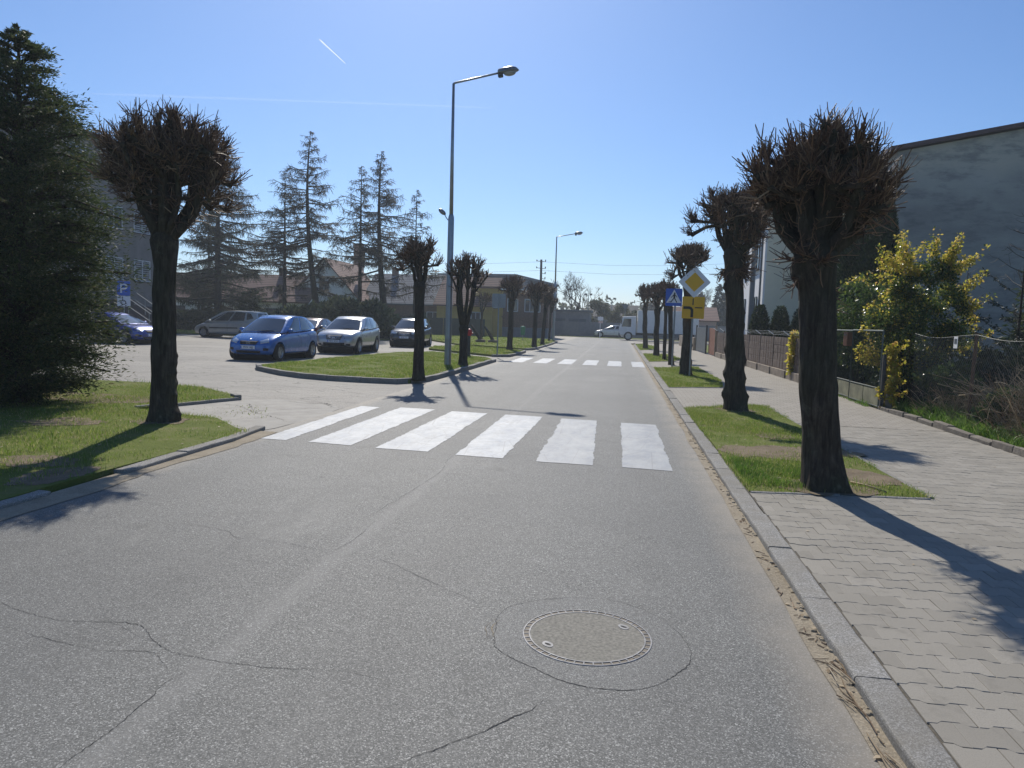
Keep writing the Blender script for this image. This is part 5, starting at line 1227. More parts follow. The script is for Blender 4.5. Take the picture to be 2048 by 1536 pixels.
for nm, P, z, n in (('fallen_leaves', VERGE[0], .066, 260), ('fallen_leaves', [(-4.9, 5.0), (-4.9, 9.0), (-6.5, 10.2), (-10, 12), (-9, 7)], .062, 300), ('fallen_leaves', [(1.06, 2.5), (1.16, 2.5), (1.16, 30), (1.06, 30)], .012, 160), ('fallen_leaves', [(1.4, 3), (5.4, 3), (5.4, 14), (3.2, 14), (3.2, 7.4), (1.4, 7.2)], .056, 60)):
    A_ = np.array(ccw(P)); lo, hi = A_.min(0), A_.max(0); r = np.random.default_rng(len(P) + n); q = r.uniform(lo, hi, (n * 6, 2)); q = q[inside(ccw(P), q[:, 0], q[:, 1])][:n]; m = len(q)
    a = r.uniform(0, 6.28, m); s_ = r.uniform(.008, .024, m); d = np.stack([np.cos(a), np.sin(a), r.uniform(-.3, .3, m)], 1) * s_[:, None]; e = np.stack([-np.sin(a), np.cos(a), r.uniform(-.3, .3, m)], 1) * s_[:, None] * .6; c = np.concatenate([q, np.full((m, 1), z)], 1)
    o = link(nm, np_mesh(nm, np.stack([c - d, c + e, c + d, c - e], 1).reshape(-1, 3), np.arange(4 * m).reshape(-1, 4)), None, M['dry']); o['kind'] = 'stuff'
# ------------------------------------------------------------------ vehicles
from mathutils.bvhtree import BVHTree
def paintmat(name, c, metal=0.35, rough=0.32):
    m = NT(name); f = m.noise(700, 2)
    d = m.ramp(m.noise(3, 5), [(0.35, tuple(c)), (0.8, tuple(min(1, x * .82 + .012) for x in c))])
    m.base(d).set(metal=metal, rough=m.math('ADD', m.math('MULTIPLY', m.noise(4, 5), .18), rough - .09), spec=.5, coat=0.8, coatr=0.06); return m.mat
M['carglass'] = NT('car_glass').base((0.018, 0.024, 0.028)).set(rough=0.04, spec=0.9, coat=0.6, coatr=0.03).mat
M['tyre'] = simple('tyre_rubber', (0.018, 0.018, 0.018), 0.85, 0.3, 20)
M['rim'] = simple('alloy_rim', (0.42, 0.43, 0.45), 0.3, 0.1, 10, 0.85)
M['blackplastic'] = simple('black_plastic', (0.016, 0.016, 0.017), 0.6, 0.3, 20)
M['headglass'] = NT('headlight_glass').base((0.50, 0.53, 0.56)).set(rough=0.08, spec=0.8, metal=0.45, coat=1.0).mat
M['taillight'] = NT('tail_light').base((0.30, 0.012, 0.012)).set(rough=0.12, spec=0.7, coat=1.0).mat
M['chrome'] = NT('chrome').base((0.62, 0.63, 0.65)).set(rough=0.15, metal=1.0).mat

def evaluated(o):
    dg = bpy.context.evaluated_depsgraph_get(); me = bpy.data.meshes.new_from_object(o.evaluated_get(dg)); return me
def lower_body(name, ST, wheels, rad, arch_w):
    V = []; F = []
    for x, hw, zl, zs, zt in ST:
        h = [(0, zl), (.75 * hw, zl), (.93 * hw, zl + .04), (.985 * hw, zl + .16), (hw, zl + .50 * (zs - zl)), (.988 * hw, zs - .07), (.955 * hw, zs), (.80 * hw, zs + .5 * (zt - zs) + .02), (0, zt + .01)]
        ring = [(x, y, z) for y, z in h] + [(x, -y, z) for y, z in h[-2:0:-1]]; V += ring
    n = 16
    for i in range(len(ST) - 1):
        for k in range(n): F.append((i * n + k, i * n + (k + 1) % n, (i + 1) * n + (k + 1) % n, (i + 1) * n + k))
    F += [tuple(range(n - 1, -1, -1)), tuple(range((len(ST) - 1) * n, len(ST) * n))]
    me = bpy.data.meshes.new(name); me.from_pydata(V, [], F)
    bm = bmesh.new(); bm.from_mesh(me); bmesh.ops.recalc_face_normals(bm, faces=bm.faces)
    if bm.calc_volume(signed=True) < 0: bmesh.ops.reverse_faces(bm, faces=bm.faces)
    bm.to_mesh(me); bm.free()
    o = bpy.data.objects.new('tmp', me); COL.objects.link(o)
    s = o.modifiers.new('s', 'SUBSURF'); s.levels = 2; s.render_levels = 2
    cut = []
    for wx in wheels:
        for sg in (-1, 1):
            cb_ = bmesh.new(); bmesh.ops.create_cone(cb_, cap_ends=True, segments=30, radius1=rad * 1.16, radius2=rad * 1.16, depth=1.2)
            cb_.transform(Matrix.Translation((wx, sg * (arch_w + .6), rad + .013)) @ Matrix.Rotation(R2(90), 4, 'X') @ Matrix.Rotation(R2(3.7), 4, 'Z')); cm = bpy.data.meshes.new('cut'); cb_.to_mesh(cm); cb_.free()
            c = bpy.data.objects.new('cut', cm); COL.objects.link(c)
            b = o.modifiers.new('b', 'BOOLEAN'); b.object = c; b.operation = 'DIFFERENCE'; b.solver = 'EXACT'; cut.append(c)
    for solver, self_ in (('EXACT', False), ('EXACT', True), ('FAST', False)):
        for b in o.modifiers:
            if b.type == 'BOOLEAN': b.solver = solver; b.use_self = self_
        bpy.context.view_layer.update(); res = evaluated(o)
        ys_ = np.zeros(len(res.vertices) * 3, np.float32); res.vertices.foreach_get('co', ys_); wid = np.abs(ys_[1::3]).max()
        print('BODY', name, solver, self_, wid, len(res.vertices))
        if wid < 1.02 and len(res.vertices) > 900: break
    res.name = name
    for c in cut + [o]: bpy.data.objects.remove(c)
    res.polygons.foreach_set('use_smooth', [True] * len(res.polygons)); res.set_sharp_from_angle(angle=R2(38))
    return res

def lerp(a, b, t): return a + (b - a) * t
class Cabin:
    def __init__(s, **k): s.__dict__.update(k)
    def w(s, t): return lerp(s.wb, s.wr, t ** 1.35)
    def xf(s, t): return lerp(s.xf0, s.xf1, t)
    def xr(s, t): return lerp(s.xr0, s.xr1, t ** 1.4)
    def zr(s, u): return s.H - .035 - .085 * max(0, 1 - u / .38) ** 2 - s.tail * max(0, (u - .45) / .55) ** 2
    def ys(s, u, t): return s.w(t) * (1 - .07 * (max(0, .3 - u) / .3) ** 2 - .13 * (max(0, u - .55) / .45) ** 2)
    def S(s, u, t, sg=1): return Vector((lerp(s.xf(t), s.xr(t), u), sg * s.ys(u, t), lerp(lerp(s.zbF, s.zbR, u), s.zr(u), t)))
    def Fr(s, v, t): return Vector((s.xf(t) + .13 * (1 - v * v), v * s.ys(0, t), lerp(s.zbF + .01 * (1 - v * v), s.zr(0) + .035 * (1 - v * v), t)))
    def Re(s, v, t): return Vector((s.xr(t) - .09 * (1 - v * v), v * s.ys(1, t), lerp(s.zbR, s.zr(1) + .025 * (1 - v * v), t)))
    def Ro(s, u, v):
        a, b = s.Fr(v, 1), s.Re(v, 1); c = lerp(.035, .025, u); return Vector((lerp(a.x, b.x, u), v * s.ys(u, 1), s.zr(u) + c * (1 - v * v)))
    def patch(s, f, u0, u1, v0, v1, nu=8, nv=5, off=0.0, flip=False):
        mb = MB(); P = []
        for i in range(nu + 1):
            for j in range(nv + 1):
                u = lerp(u0, u1, i / nu); v = lerp(v0, v1, j / nv); p = f(u, v); e = 1e-3
                nn = (f(u + e, v) - p).cross(f(u, v + e) - p); nn = nn.normalized() if nn.length > 0 else Vector((0, 0, 1))
                c = Vector((lerp(s.xf0, s.xr0, .5), 0, .9)); 
                if nn.dot(p - c) < 0: nn = -nn
                P.append(p + nn * off)
        w = nv + 1
        return P, [(i * w + j, (i + 1) * w + j, (i + 1) * w + j + 1, i * w + j + 1) for i in range(nu) for j in range(nv)]
    def quadpatch(s, f, C, nu=6, nv=5, off=.006):
        """C: four (u,v) corners"""
        g = lambda a, b: f(*(Vector(C[0]).lerp(Vector(C[1]), a).lerp(Vector(C[3]).lerp(Vector(C[2]), a), b)))
        return s.patch(g, 0, 1, 0, 1, nu, nv, off)

def fix(o, out_from):
    bm = bmesh.new(); bm.from_mesh(o.data)
    for f in bm.faces:
        if f.normal.dot(f.calc_center_median() - Vector(out_from)) < 0: f.normal_flip()
    bm.to_mesh(o.data); bm.free(); return o

def wheel(root, x, y, rad, sgn, hub='rim', spokes=5):
    w = .19; T = Matrix.Translation((x, y, rad)) @ Matrix.Rotation(R2(-90 * sgn), 4, 'X')
    pr = [(rad * .64, -w / 2), (rad * .93, -w / 2), (rad * .985, -w * .36), (rad, -w * .2), (rad, w * .2), (rad * .985, w * .36), (rad * .93, w / 2), (rad * .70, w / 2), (rad * .66, w * .42), (rad * .64, -w / 2)]
    t = MB().lathe(pr, 28, T).build('wheel', M['tyre'], root, auto=40)
    r = MB().lathe([(rad * .655, w * .44), (rad * .60, w * .30), (rad * .57, w * .05), (0, w * .0)], 28, T).lathe([(rad * .16, w * .30), (rad * .15, w * .36), (0, w * .37)], 14, T)
    for k in range(spokes):
        a = 2 * PI * k / spokes
        r.bbox((0, 0, 0), (rad * .50, rad * .17, .03), .008, M=T @ Matrix.Rotation(a, 4, 'Z') @ Matrix.Translation((rad * .37, 0, w * .25)))
    r.build('rim', M['rim'], t, auto=40)
    return t

def car(name, label, loc, rz, ST, CB, L, rad, wx, track, paint, cat_='car', group=None, nose=None, plate_=None, clad=False, star=False, moulding=False, badge=None, spokes=5):
    root = thing(name, label, cat_, loc, rz, group); cb = Cabin(**CB)
    body = lower_body('body', ST, wx, rad, track / 2 - .16)
    link('body', body, root, paint)
    bm = bmesh.new(); bm.from_mesh(body); bvh = BVHTree.FromBMesh(bm); bm.free()
    # arch liners
    for x in wx:
        MB().tube([(x, -(track / 2 - .15), rad + .01), (x, track / 2 - .15, rad + .01)], rad * 1.1, 20).build('arch_liner', M['blackplastic'], root)
    def proj(name, corners, d, mat, nu=6, nv=4, off=.006, par=None):
        d = Vector(d).normalized(); C = [Vector(c) for c in corners]; V = []
        for i in range(nu + 1):
            for j in range(nv + 1):
                p = C[0].lerp(C[1], i / nu).lerp(C[3].lerp(C[2], i / nu), j / nv); h = bvh.ray_cast(p - d * 4, d)
                q, nn = (h[0], h[1]) if h[0] is not None else (p, -d)
                if nn.dot(d) > 0: nn = -nn
                V.append(q + nn * off)
        w = nv + 1; F = [(i * w + j, (i + 1) * w + j, (i + 1) * w + j + 1, i * w + j + 1) for i in range(nu) for j in range(nv)]
        o = MB().add(V, F).build(name, mat, par or root, True)
        bmx = bmesh.new(); bmx.from_mesh(o.data)
        if sum((f.normal.dot(d) for f in bmx.faces)) > 0: bmesh.ops.reverse_faces(bmx, faces=bmx.faces)
        ext = bmesh.ops.extrude_face_region(bmx, geom=list(bmx.faces)); vs = [e for e in ext['geom'] if isinstance(e, bmesh.types.BMVert)]
        bmesh.ops.translate(bmx, vec=d * .004, verts=vs); bmx.to_mesh(o.data); bmx.free()
        return o
    # cabin shell
    mb = MB()
    for P, F in (cb.patch(lambda u, t: cb.S(u, t, 1), 0, 1, 0, 1, 14, 5), cb.patch(lambda u, t: cb.S(u, t, -1), 0, 1, 0, 1, 14, 5), cb.patch(cb.Fr, -1, 1, 0, 1, 10, 5), cb.patch(cb.Re, -1, 1, 0, 1, 10, 5), cb.patch(cb.Ro, 0, 1, -1, 1, 14, 10)): mb.add(P, F)
    o = mb.build('cabin', paint, root, True)
    bmx = bmesh.new(); bmx.from_mesh(o.data); bmesh.ops.remove_doubles(bmx, verts=bmx.verts, dist=.002); bmesh.ops.recalc_face_normals(bmx, faces=bmx.faces); bmx.to_mesh(o.data); bmx.free(); o.data.set_sharp_from_angle(angle=R2(32))
    def glass(nm, P, F, c): return fix(MB().add(P, F).build(nm, M['carglass'], root, True), c)
    cen = (lerp(CB['xf0'], CB['xr0'], .5), 0, 1.0)
    glass('windscreen', *cb.quadpatch(cb.Fr, [(-.93, .04), (.93, .04), (.90, .90), (-.90, .90)], 10, 5), cen)
    glass('rear_window', *cb.quadpatch(cb.Re, [(-.86, .12), (.86, .12), (.84, .86), (-.84, .86)], 8, 4), cen)
    for sg in (1, -1):
        f = lambda u, t: cb.S(u, t, sg)
        for nm, C in (('front_window', [(.10, .08), (.43, .08), (.40, .90), (.20, .90)] if not CB.get('quarter') else [(.17, .08), (.45, .08), (.42, .90), (.22, .90)]), ('rear_door_window', [(.475, .08), (.76, .10), (.72, .88), (.445, .90)]), ('quarter_window', [(.80, .16), (.93, .34), (.86, .80), (.76, .86)])):
            glass(nm, *cb.quadpatch(f, C), cen)
        if CB.get('quarter'): glass('corner_window', *cb.quadpatch(f, [(.06, .08), (.145, .08), (.195, .86), (.165, .80)]), cen)
        # mirror
        m = cb.S(.13, .06, sg) + Vector((.05, sg * .11, .03)); mr = MB().sph((0, 0, 0), 1, 12, 8, M=Matrix.Translation(m) @ Matrix.Diagonal((.075, .115, .075, 1))).build('mirror', paint if not clad else M['chrome'] if badge == 'silver' else paint, root, True)
        MB().tube([cb.S(.12, .02, sg), m + Vector((0, -sg * .04, -.05))], .025, 6).build('mirror_foot', M['blackplastic'], mr)
        # door seams, handles, sills
        zs = lambda x: lerp(CB['zbF'], CB['zbR'], (CB['xf0'] - x) / (CB['xf0'] - CB['xr0'])) - .03
        xs = [wx[0] - rad * 1.28 + .0, lerp(CB['xf0'], CB['xr0'], .455), max(wx[1] + rad * .55, lerp(CB['xf0'], CB['xr0'], .80))]
        for x in xs: proj('door_seam', [(x - .006, 0, .34), (x + .006, 0, .34), (x + .006, 0, zs(x)), (x - .006, 0, zs(x))], (0, -sg, 0), M['blackplastic'], 1, 6, .0015)
        for x in (xs[1] + .16, xs[2] + .16):
            h = bvh.ray_cast(Vector((x, sg * 3, zs(x) - .12)), Vector((0, -sg, 0)))
            if h[0] is not None: MB().bbox(h[0] + Vector((0, sg * .02, 0)), (.19, .03, .03), .01).build('door_handle', paint, root, auto=40)
        proj('sill', [(wx[1] + rad * 1.22, 0, .20), (wx[0] - rad * 1.22, 0, .20), (wx[0] - rad * 1.22, 0, .34 if clad else .27), (wx[1] + rad * 1.22, 0, .34 if clad else .27)], (0, -sg, 0), M['blackplastic'], 6, 2, .012)
        if moulding: proj('side_moulding', [(wx[1] + rad * 1.3, 0, .62), (wx[0] - rad * 1.3, 0, .58), (wx[0] - rad * 1.3, 0, .65), (wx[1] + rad * 1.3, 0, .69)], (0, -sg, 0), M['blackplastic'], 6, 1, .012)
        for k, x in enumerate(wx): wheel(root, x, sg * (track / 2), rad, sg, spokes=spokes)
        N = nose
        proj('headlight', [(L / 2 - .12, sg * N['hy'][0], N['hz'][0]), (L / 2 - .12, sg * N['hy'][1], N['hz'][1]), (L / 2 - .12, sg * N['hy'][1], N['hz'][2]), (L / 2 - .12, sg * N['hy'][0], N['hz'][3])], (-1, -sg * .55, -.25), M['headglass'], 8, 4, .008)
        proj('fog_light', [(L / 2 - .1, sg * .52, .37), (L / 2 - .1, sg * .70, .38), (L / 2 - .1, sg * .70, .46), (L / 2 - .1, sg * .52, .46)], (-1, -sg * .3, 0), M['blackplastic'], 4, 2, .005)
        proj('tail_light', [(-L / 2 + .1, sg * .62, N['tz'][0]), (-L / 2 + .1, sg * .82, N['tz'][0]), (-L / 2 + .1, sg * .80, N['tz'][1]), (-L / 2 + .1, sg * .66, N['tz'][1])], (1, -sg * .35, 0), M['taillight'], 5, 4, .008)
    N = nose; gy, g0, g1 = N['grille']
    gr = proj('grille', [(0, -gy * .82, g0), (0, gy * .82, g0), (0, gy, g1), (0, -gy, g1)], (-1, 0, 0), M['blackplastic'], 8, 3, .006)
    for k in (1, 2):
        z = lerp(g0, g1, k / 3); proj('grille_bar', [(0, -gy * .88, z - .008), (0, gy * .88, z - .008), (0, gy * .88, z + .008), (0, -gy * .88, z + .008)], (-1, 0, 0), M['chrome'] if N.get('bars', 0) else M['dark_metal'], 8, 1, .014, gr)
    i0, i1, iy = N['intake']; proj('intake', [(0, -iy, i0), (0, iy, i0), (0, iy, i1), (0, -iy, i1)], (-1, 0, 0), M['blackplastic'], 8, 2, .006)
    if clad: proj('bumper_skirt', [(0, -.7, .27), (0, .7, .27), (0, .62, .40), (0, -.62, .40)], (-1, 0, 0), M['blackplastic'], 10, 2, .008)
    h = bvh.ray_cast(Vector((4, 0, N['pz'])), Vector((-1, 0, 0))); px_ = h[0].x + .016 if h[0] is not None else L / 2
    pl = MB().bbox((px_, 0, N['pz']), (.012, .52, .115), .004).build('number_plate', M['signwhite'], root)
    if plate_:
        cu = bpy.data.curves.new('txt', 'FONT'); cu.body = plate_; cu.size = .095; cu.align_x = 'CENTER'; cu.align_y = 'CENTER'; cu.extrude = .001
        to = bpy.data.objects.new('tmp', cu); COL.objects.link(to); bpy.context.view_layer.update(); me = evaluated(to); bpy.data.objects.remove(to)
        me.transform(Matrix.Translation((px_ + .0085, .02, N['pz'])) @ Matrix(((0, 0, 1, 0), (1, 0, 0, 0), (0, 1, 0, 0), (0, 0, 0, 1))))
        me.materials.clear(); link('plate_letters', me, pl, M['signblack'])
        MB().box((px_ + .0065, -.238, N['pz']), (.002, .035, .10)).build('blue_strip', M['signblue'], pl)
    h = bvh.ray_cast(Vector((4, 0, (g0 + g1) / 2)), Vector((-1, 0, 0))); bx = h[0].x + .02 if h[0] is not None else L / 2
    TB = Matrix.Translation((bx, 0, (g0 + g1) / 2)) @ Matrix(((0, 0, 1, 0), (1, 0, 0, 0), (0, 1, 0, 0), (0, 0, 0, 1)))
    if star:
        e = MB().tube([(.062 * math.cos(2 * PI * k / 24), .062 * math.sin(2 * PI * k / 24), 0) for k in range(25)], .007, 6)
        for k in range(3): a = PI / 2 + 2 * PI * k / 3; e.tube([(0, 0, 0), (.06 * math.cos(a), .06 * math.sin(a), 0)], [.011, .004], 6)
        e.v = [tuple(TB @ Vector(v)) for v in e.v]; e.build('emblem', M['chrome'], root, True)
        h = bvh.ray_cast(Vector((L / 2 - .17, 0, 3)), Vector((0, 0, -1)))
        if h[0] is not None: MB().lathe([(0, .008), (.03, .006), (.034, 0)], 16, Matrix.Translation(h[0]) @ Matrix.Rotation(R2(30), 4, 'Y')).build('bonnet_badge', M['chrome'], root, True)
    elif badge:
        e = MB().tube([(.055 * math.cos(2 * PI * k / 24), .055 * math.sin(2 * PI * k / 24), 0) for k in range(25)], .007, 6); e.bbox((0, 0, 0), (.14, .028, .012), .003)
        for s in (-1, 1): e.tube([(s * .22, .085, 0), (s * .10, -.05, 0), (0.0, -.06, 0)], .012, 6)
        e.v = [tuple(TB @ Vector(v)) for v in e.v]; e.build('emblem', M['chrome'], root, True)
    # bonnet seam and wipers
    for s in (-1, 1):
        MB().tube([cb.Fr(s * .1, .03) + Vector((.03, 0, .015)), cb.Fr(s * .1 + .55, .10) + Vector((.02, 0, .02))], .008, 5).build('wiper', M['blackplastic'], root)
        proj('bonnet_seam', [(CB['xf0'] + .02, s * .70, 0), (L / 2 - .32, s * .52, 0), (L / 2 - .32, s * .51, 0), (CB['xf0'] + .02, s * .69, 0)], (0, 0, -1), M['blackplastic'], 6, 1, .0015)
    MB().tube([(CB['xr1'] + .12, 0, CB['H'] - CB['tail'] - .01), (CB['xr1'] - .1, 0, CB['H'] + .14 - CB['tail'])], .006, 5).build('aerial', M['blackplastic'], root)
    return root

ST_A = [(-1.92, .60, .42, .84, .90), (-1.885, .76, .28, .95, 1.0), (-1.75, .84, .22, 1.03, 1.06), (-1.3, .88, .2, 1.03, 1.06), (-.6, .88, .19, .99, 1.03), (.2, .88, .19, .96, 1.0), (.75, .88, .19, .94, 1.0), (1.10, .87, .19, .89, .985), (1.42, .85, .19, .80, .885), (1.66, .81, .20, .71, .785), (1.83, .73, .23, .60, .68), (1.915, .54, .33, .50, .57)]
CB_A = dict(xf0=1.02, xf1=.12, xr0=-1.84, xr1=-1.52, zbF=.97, zbR=1.08, wb=.83, wr=.62, H=1.60, tail=.10)
NOSE_A = dict(hy=(.40, .72), hz=(.58, .66, .83, .70), grille=(.34, .565, .685), intake=(.28, .37, .44), pz=.475, tz=(.80, 1.15), bars=0)
ST_Q = [(-2.19, .60, .50, .95, 1.0), (-2.13, .78, .36, 1.06, 1.09), (-1.95, .86, .29, 1.11, 1.13), (-1.4, .905, .27, 1.09, 1.11), (-.5, .905, .26, 1.04, 1.07), (.3, .905, .26, 1.01, 1.04), (.85, .905, .26, .99, 1.05), (1.3, .895, .26, .95, 1.035), (1.7, .87, .27, .90, .985), (1.97, .81, .29, .80, .90), (2.11, .71, .33, .66, .78), (2.185, .50, .43, .58, .66)]
CB_Q = dict(xf0=1.02, xf1=.12, xr0=-2.05, xr1=-1.74, zbF=1.02, zbR=1.14, wb=.855, wr=.65, H=1.63, tail=.07)
NOSE_Q = dict(hy=(.40, .80), hz=(.72, .76, .88, .83), grille=(.36, .62, .80), intake=(.40, .50, .46), pz=.56, tz=(.90, 1.12), bars=1)
ST_G = [(-2.31, .64, .46, .90, .95), (-2.26, .80, .30, 1.02, 1.05), (-2.05, .87, .24, 1.06, 1.08), (-1.4, .905, .22, 1.05, 1.07), (-.5, .905, .21, 1.01, 1.04), (.4, .905, .21, .98, 1.01), (.95, .905, .21, .95, 1.0), (1.45, .89, .21, .88, .96), (1.85, .85, .21, .76, .85), (2.10, .79, .22, .65, .74), (2.25, .68, .25, .55, .63), (2.31, .48, .34, .47, .53)]
CB_G = dict(xf0=1.42, xf1=.28, xr0=-2.22, xr1=-2.08, zbF=.98, zbR=1.08, wb=.85, wr=.67, H=1.74, tail=.05, quarter=1)
NOSE_G = dict(hy=(.42, .74), hz=(.56, .62, .76, .68), grille=(.34, .56, .66), intake=(.28, .37, .50), pz=.45, tz=(.80, 1.15))
ST_H = [(-2.09, .58, .44, .84, .90), (-2.04, .76, .30, .95, .99), (-1.85, .83, .23, 1.0, 1.02), (-1.3, .87, .2, .99, 1.01), (-.5, .87, .19, .95, .98), (.3, .87, .19, .92, .95), (.85, .87, .19, .90, .95), (1.3, .855, .19, .84, .92), (1.7, .82, .2, .76, .84), (1.93, .76, .22, .66, .74), (2.05, .66, .25, .55, .63), (2.095, .48, .34, .47, .53)]
CB_H = dict(xf0=1.10, xf1=.10, xr0=-1.98, xr1=-1.35, zbF=.93, zbR=1.03, wb=.81, wr=.58, H=1.47, tail=.10)
NOSE_H = dict(hy=(.42, .74), hz=(.56, .62, .74, .68), grille=(.34, .55, .65), intake=(.28, .37, .46), pz=.45, tz=(.78, 1.02))
Pblue = paintmat('blue_car_paint', (0.003, 0.125, 0.44), .15, .26); Psilver = paintmat('silver_car_paint', (0.40, 0.41, 0.43), .65, .30); Pdark = paintmat('dark_blue_car_paint', (0.012, 0.016, 0.035), .2, .25)
Pbeige = paintmat('pale_silver_car_paint', (0.50, 0.50, 0.48), .45, .34); Pnavy = paintmat('deep_blue_car_paint', (0.012, 0.045, 0.30), .3, .28); Pwhite = paintmat('white_car_paint', (0.70, 0.71, 0.72), .0, .3); Pmar = paintmat('maroon_car_paint', (0.07, 0.02, 0.018), .2, .3)
Z0 = -.012
car('parked_car', 'bright blue compact car with a star emblem, nearest in the car park', (-12.42, 24.95, Z0), R2(-90 - 1), ST_A, CB_A, 3.84, .305, (1.28, -1.29), 1.58, Pblue, plate_='PKN 18JJ', star=True, nose=NOSE_A, group='cars in the car park')
car('parked_car', 'silver crossover with dark sills parked behind the bright blue car', (-12.05, 31.4, Z0), R2(-90 + 3), ST_Q, CB_Q, 4.38, .345, (1.36, -1.29), 1.62, Psilver, plate_='PKN 4C21', clad=True, nose=NOSE_Q, badge='silver', group='cars in the car park')
car('parked_car', 'dark navy crossover half hidden by a pollarded tree trunk', (-11.85, 40.6, Z0), R2(-90 + 5), ST_Q, CB_Q, 4.38, .345, (1.36, -1.29), 1.62, Pdark, plate_='PKN 77L', clad=True, nose=NOSE_Q, badge='dark', group='cars in the car park')
car('parked_car', 'pale silver minivan seen from its side behind the bright blue car', (-24.35, 43.1, Z0), R2(180 - 4), ST_G, CB_G, 4.63, .325, (1.46, -1.38), 1.62, Pbeige, moulding=True, nose=NOSE_G, group='cars in the car park', spokes=7)
car('parked_car', 'deep blue hatchback half hidden by the shaggy conifer', (-23.6, 31.5, Z0), R2(-12), ST_H, CB_H, 4.19, .315, (1.30, -1.25), 1.56, Pnavy, nose=NOSE_H, group='cars in the car park', plate_='PKN 3X9')
car('parked_car', 'maroon car showing only its roof between the blue and silver cars', (-16.6, 37.5, Z0), R2(-90), ST_H, CB_H, 4.19, .315, (1.30, -1.25), 1.56, Pmar, nose=NOSE_H, group='cars in the car park')
car('parked_car', 'white hatchback far off by the junction, in front of the grey wall', (-.95, 88.6, 0.02), R2(180), ST_H, CB_H, 4.19, .315, (1.30, -1.25), 1.56, Pwhite, nose=NOSE_H)
car('parked_van', 'dark blue people carrier far off beyond the right hand trees', (12.4, 99, 0), R2(200), ST_G, CB_G, 4.63, .325, (1.46, -1.38), 1.62, Pnavy, 'van', nose=NOSE_G)
# box lorry at the junction
tk = thing('box_lorry', 'white box lorry crossing the far junction behind the right hand trees', 'lorry', (3.9, 78.0, 0), PI)
def bx(name, c, d, m, b=.02, par=None): return MB().bbox(c, d, b).build(name, m, par or tk, auto=40)
bx('cargo_box', (-1.0, 0, 1.98), (6.2, 2.35, 2.35), M['white'], .03); bx('chassis', (0, 0, .68), (7.6, .9, .22), M['blackplastic']); bx('side_guard', (-.9, -1.12, .62), (2.6, .05, .35), M['greysteel']); bx('side_guard', (-.9, 1.12, .62), (2.6, .05, .35), M['greysteel'])
cabm = MB().prism([(2.25, .55), (3.95, .55), (4.0, 1.25), (3.62, 2.45), (2.25, 2.55)], -1.05, 1.05, Matrix(((1, 0, 0, 0), (0, 0, 1, 0), (0, 1, 0, 0), (0, 0, 0, 1)))); cabo = cabm.build('cab', M['white'], tk)
bmx = bmesh.new(); bmx.from_mesh(cabo.data); bmesh.ops.recalc_face_normals(bmx, faces=bmx.faces); bmesh.ops.bevel(bmx, geom=list(bmx.edges), offset=.06, segments=2, profile=.5, affect='EDGES'); bmx.to_mesh(cabo.data); bmx.free()
for s in (-1, 1):
    plate(ccw([(2.75, 1.42), (3.72, 1.42), (3.48, 2.25), (2.75, 2.25)]), s * 1.056 - .004, s * 1.056 + .004).build('cab_window', M['carglass'], tk)
    bx('mirror', (3.75, s * 1.22, 1.9), (.08, .16, .4), M['blackplastic']); bx('headlight', (3.985, s * .78, .82), (.05, .36, .2), M['headglass'], .01)
    for x in (3.0, -2.7): wheel(tk, x, s * 1.0, .45, s, spokes=8)
bx('windscreen', (3.80, 0, 1.86), (.02, 1.85, .9), M['carglass'], .006).rotation_euler = (0, 0, 0)
tk.children[-1].matrix_local = Matrix.Translation((3.835, 0, 1.88)) @ Matrix.Rotation(R2(-17.5), 4, 'Y') @ Matrix.Translation((-3.80, 0, -1.86))
bx('bumper', (3.95, 0, .6), (.14, 2.1, .28), M['greysteel']); bx('grille', (4.0, 0, 1.1), (.03, 1.2, .2), M['blackplastic'], .006)
# ------------------------------------------------------------------ buildings
M['school'] = simple('grey_render', (0.215, 0.203, 0.192), 0.9, 0.14, 1.2)
M['schoolbase'] = simple('dark_plinth_render', (0.085, 0.075, 0.075), 0.9, 0.15, 2)
M['cream'] = simple('cream_render', (0.80, 0.74, 0.57), 0.9, 0.07, 1.0)
M['whiter'] = simple('white_render', (0.80, 0.80, 0.80), 0.85, 0.05, 1.5)
def m_gable():
    m = NT('weathered_grey_render'); P = m.n('NewGeometry').outputs['Position']; mp = m.mapv((.25, .25, .5), P)
    c = m.ramp(m.noise(1.0, 6, .62, mp), [(0.36, (0.265, 0.255, 0.25)), (0.62, (0.41, 0.39, 0.365))])
    z = m.sep(P)[2]; c = m.mix(m.ramp(m.math('ADD', m.math('MULTIPLY', z, .1), m.math('MULTIPLY', m.noise(.6, 5, .6, P), .22)), [(0.86, 0.0), (0.93, 0.8)]), c, (0.50, 0.455, 0.39))
    c = m.mix(m.ramp(m.noise(.9, 5, .7, m.mapv((.8, .8, 2.5), P)), [(.50, 0.0), (.66, .6)]), c, (0.155, 0.155, 0.165))
    m.base(c).set(rough=.92, spec=.2); m.bump(m.noise(18, 4), .15, .02); return m.mat
M['gable'] = m_gable()
M['flash'] = simple('brown_flashing', (0.085, 0.045, 0.045), 0.5, 0.15, 4, 0.3)
M['roofdark'] = simple('dark_roofing', (0.055, 0.05, 0.05), 0.8, 0.2, 3)
def m_tiles(name, a, b):
    m = NT(name); w = m.n('TexWave'); m.l(m.mapv((1, 1, 1)), w.inputs[0]); w.inputs['Scale'].default_value = 1.6; w.bands_direction = 'Z'; w.inputs['Distortion'].default_value = .6
    c = m.ramp(w.outputs['Fac'], [(0.0, tuple(x * .55 for x in a)), (.3, a), (1, b)]); c = m.mix(m.ramp(m.noise(.7, 5), [(.4, 0.), (.7, .5)]), c, tuple(x * .7 for x in a)); m.base(c).set(rough=.85); return m.mat
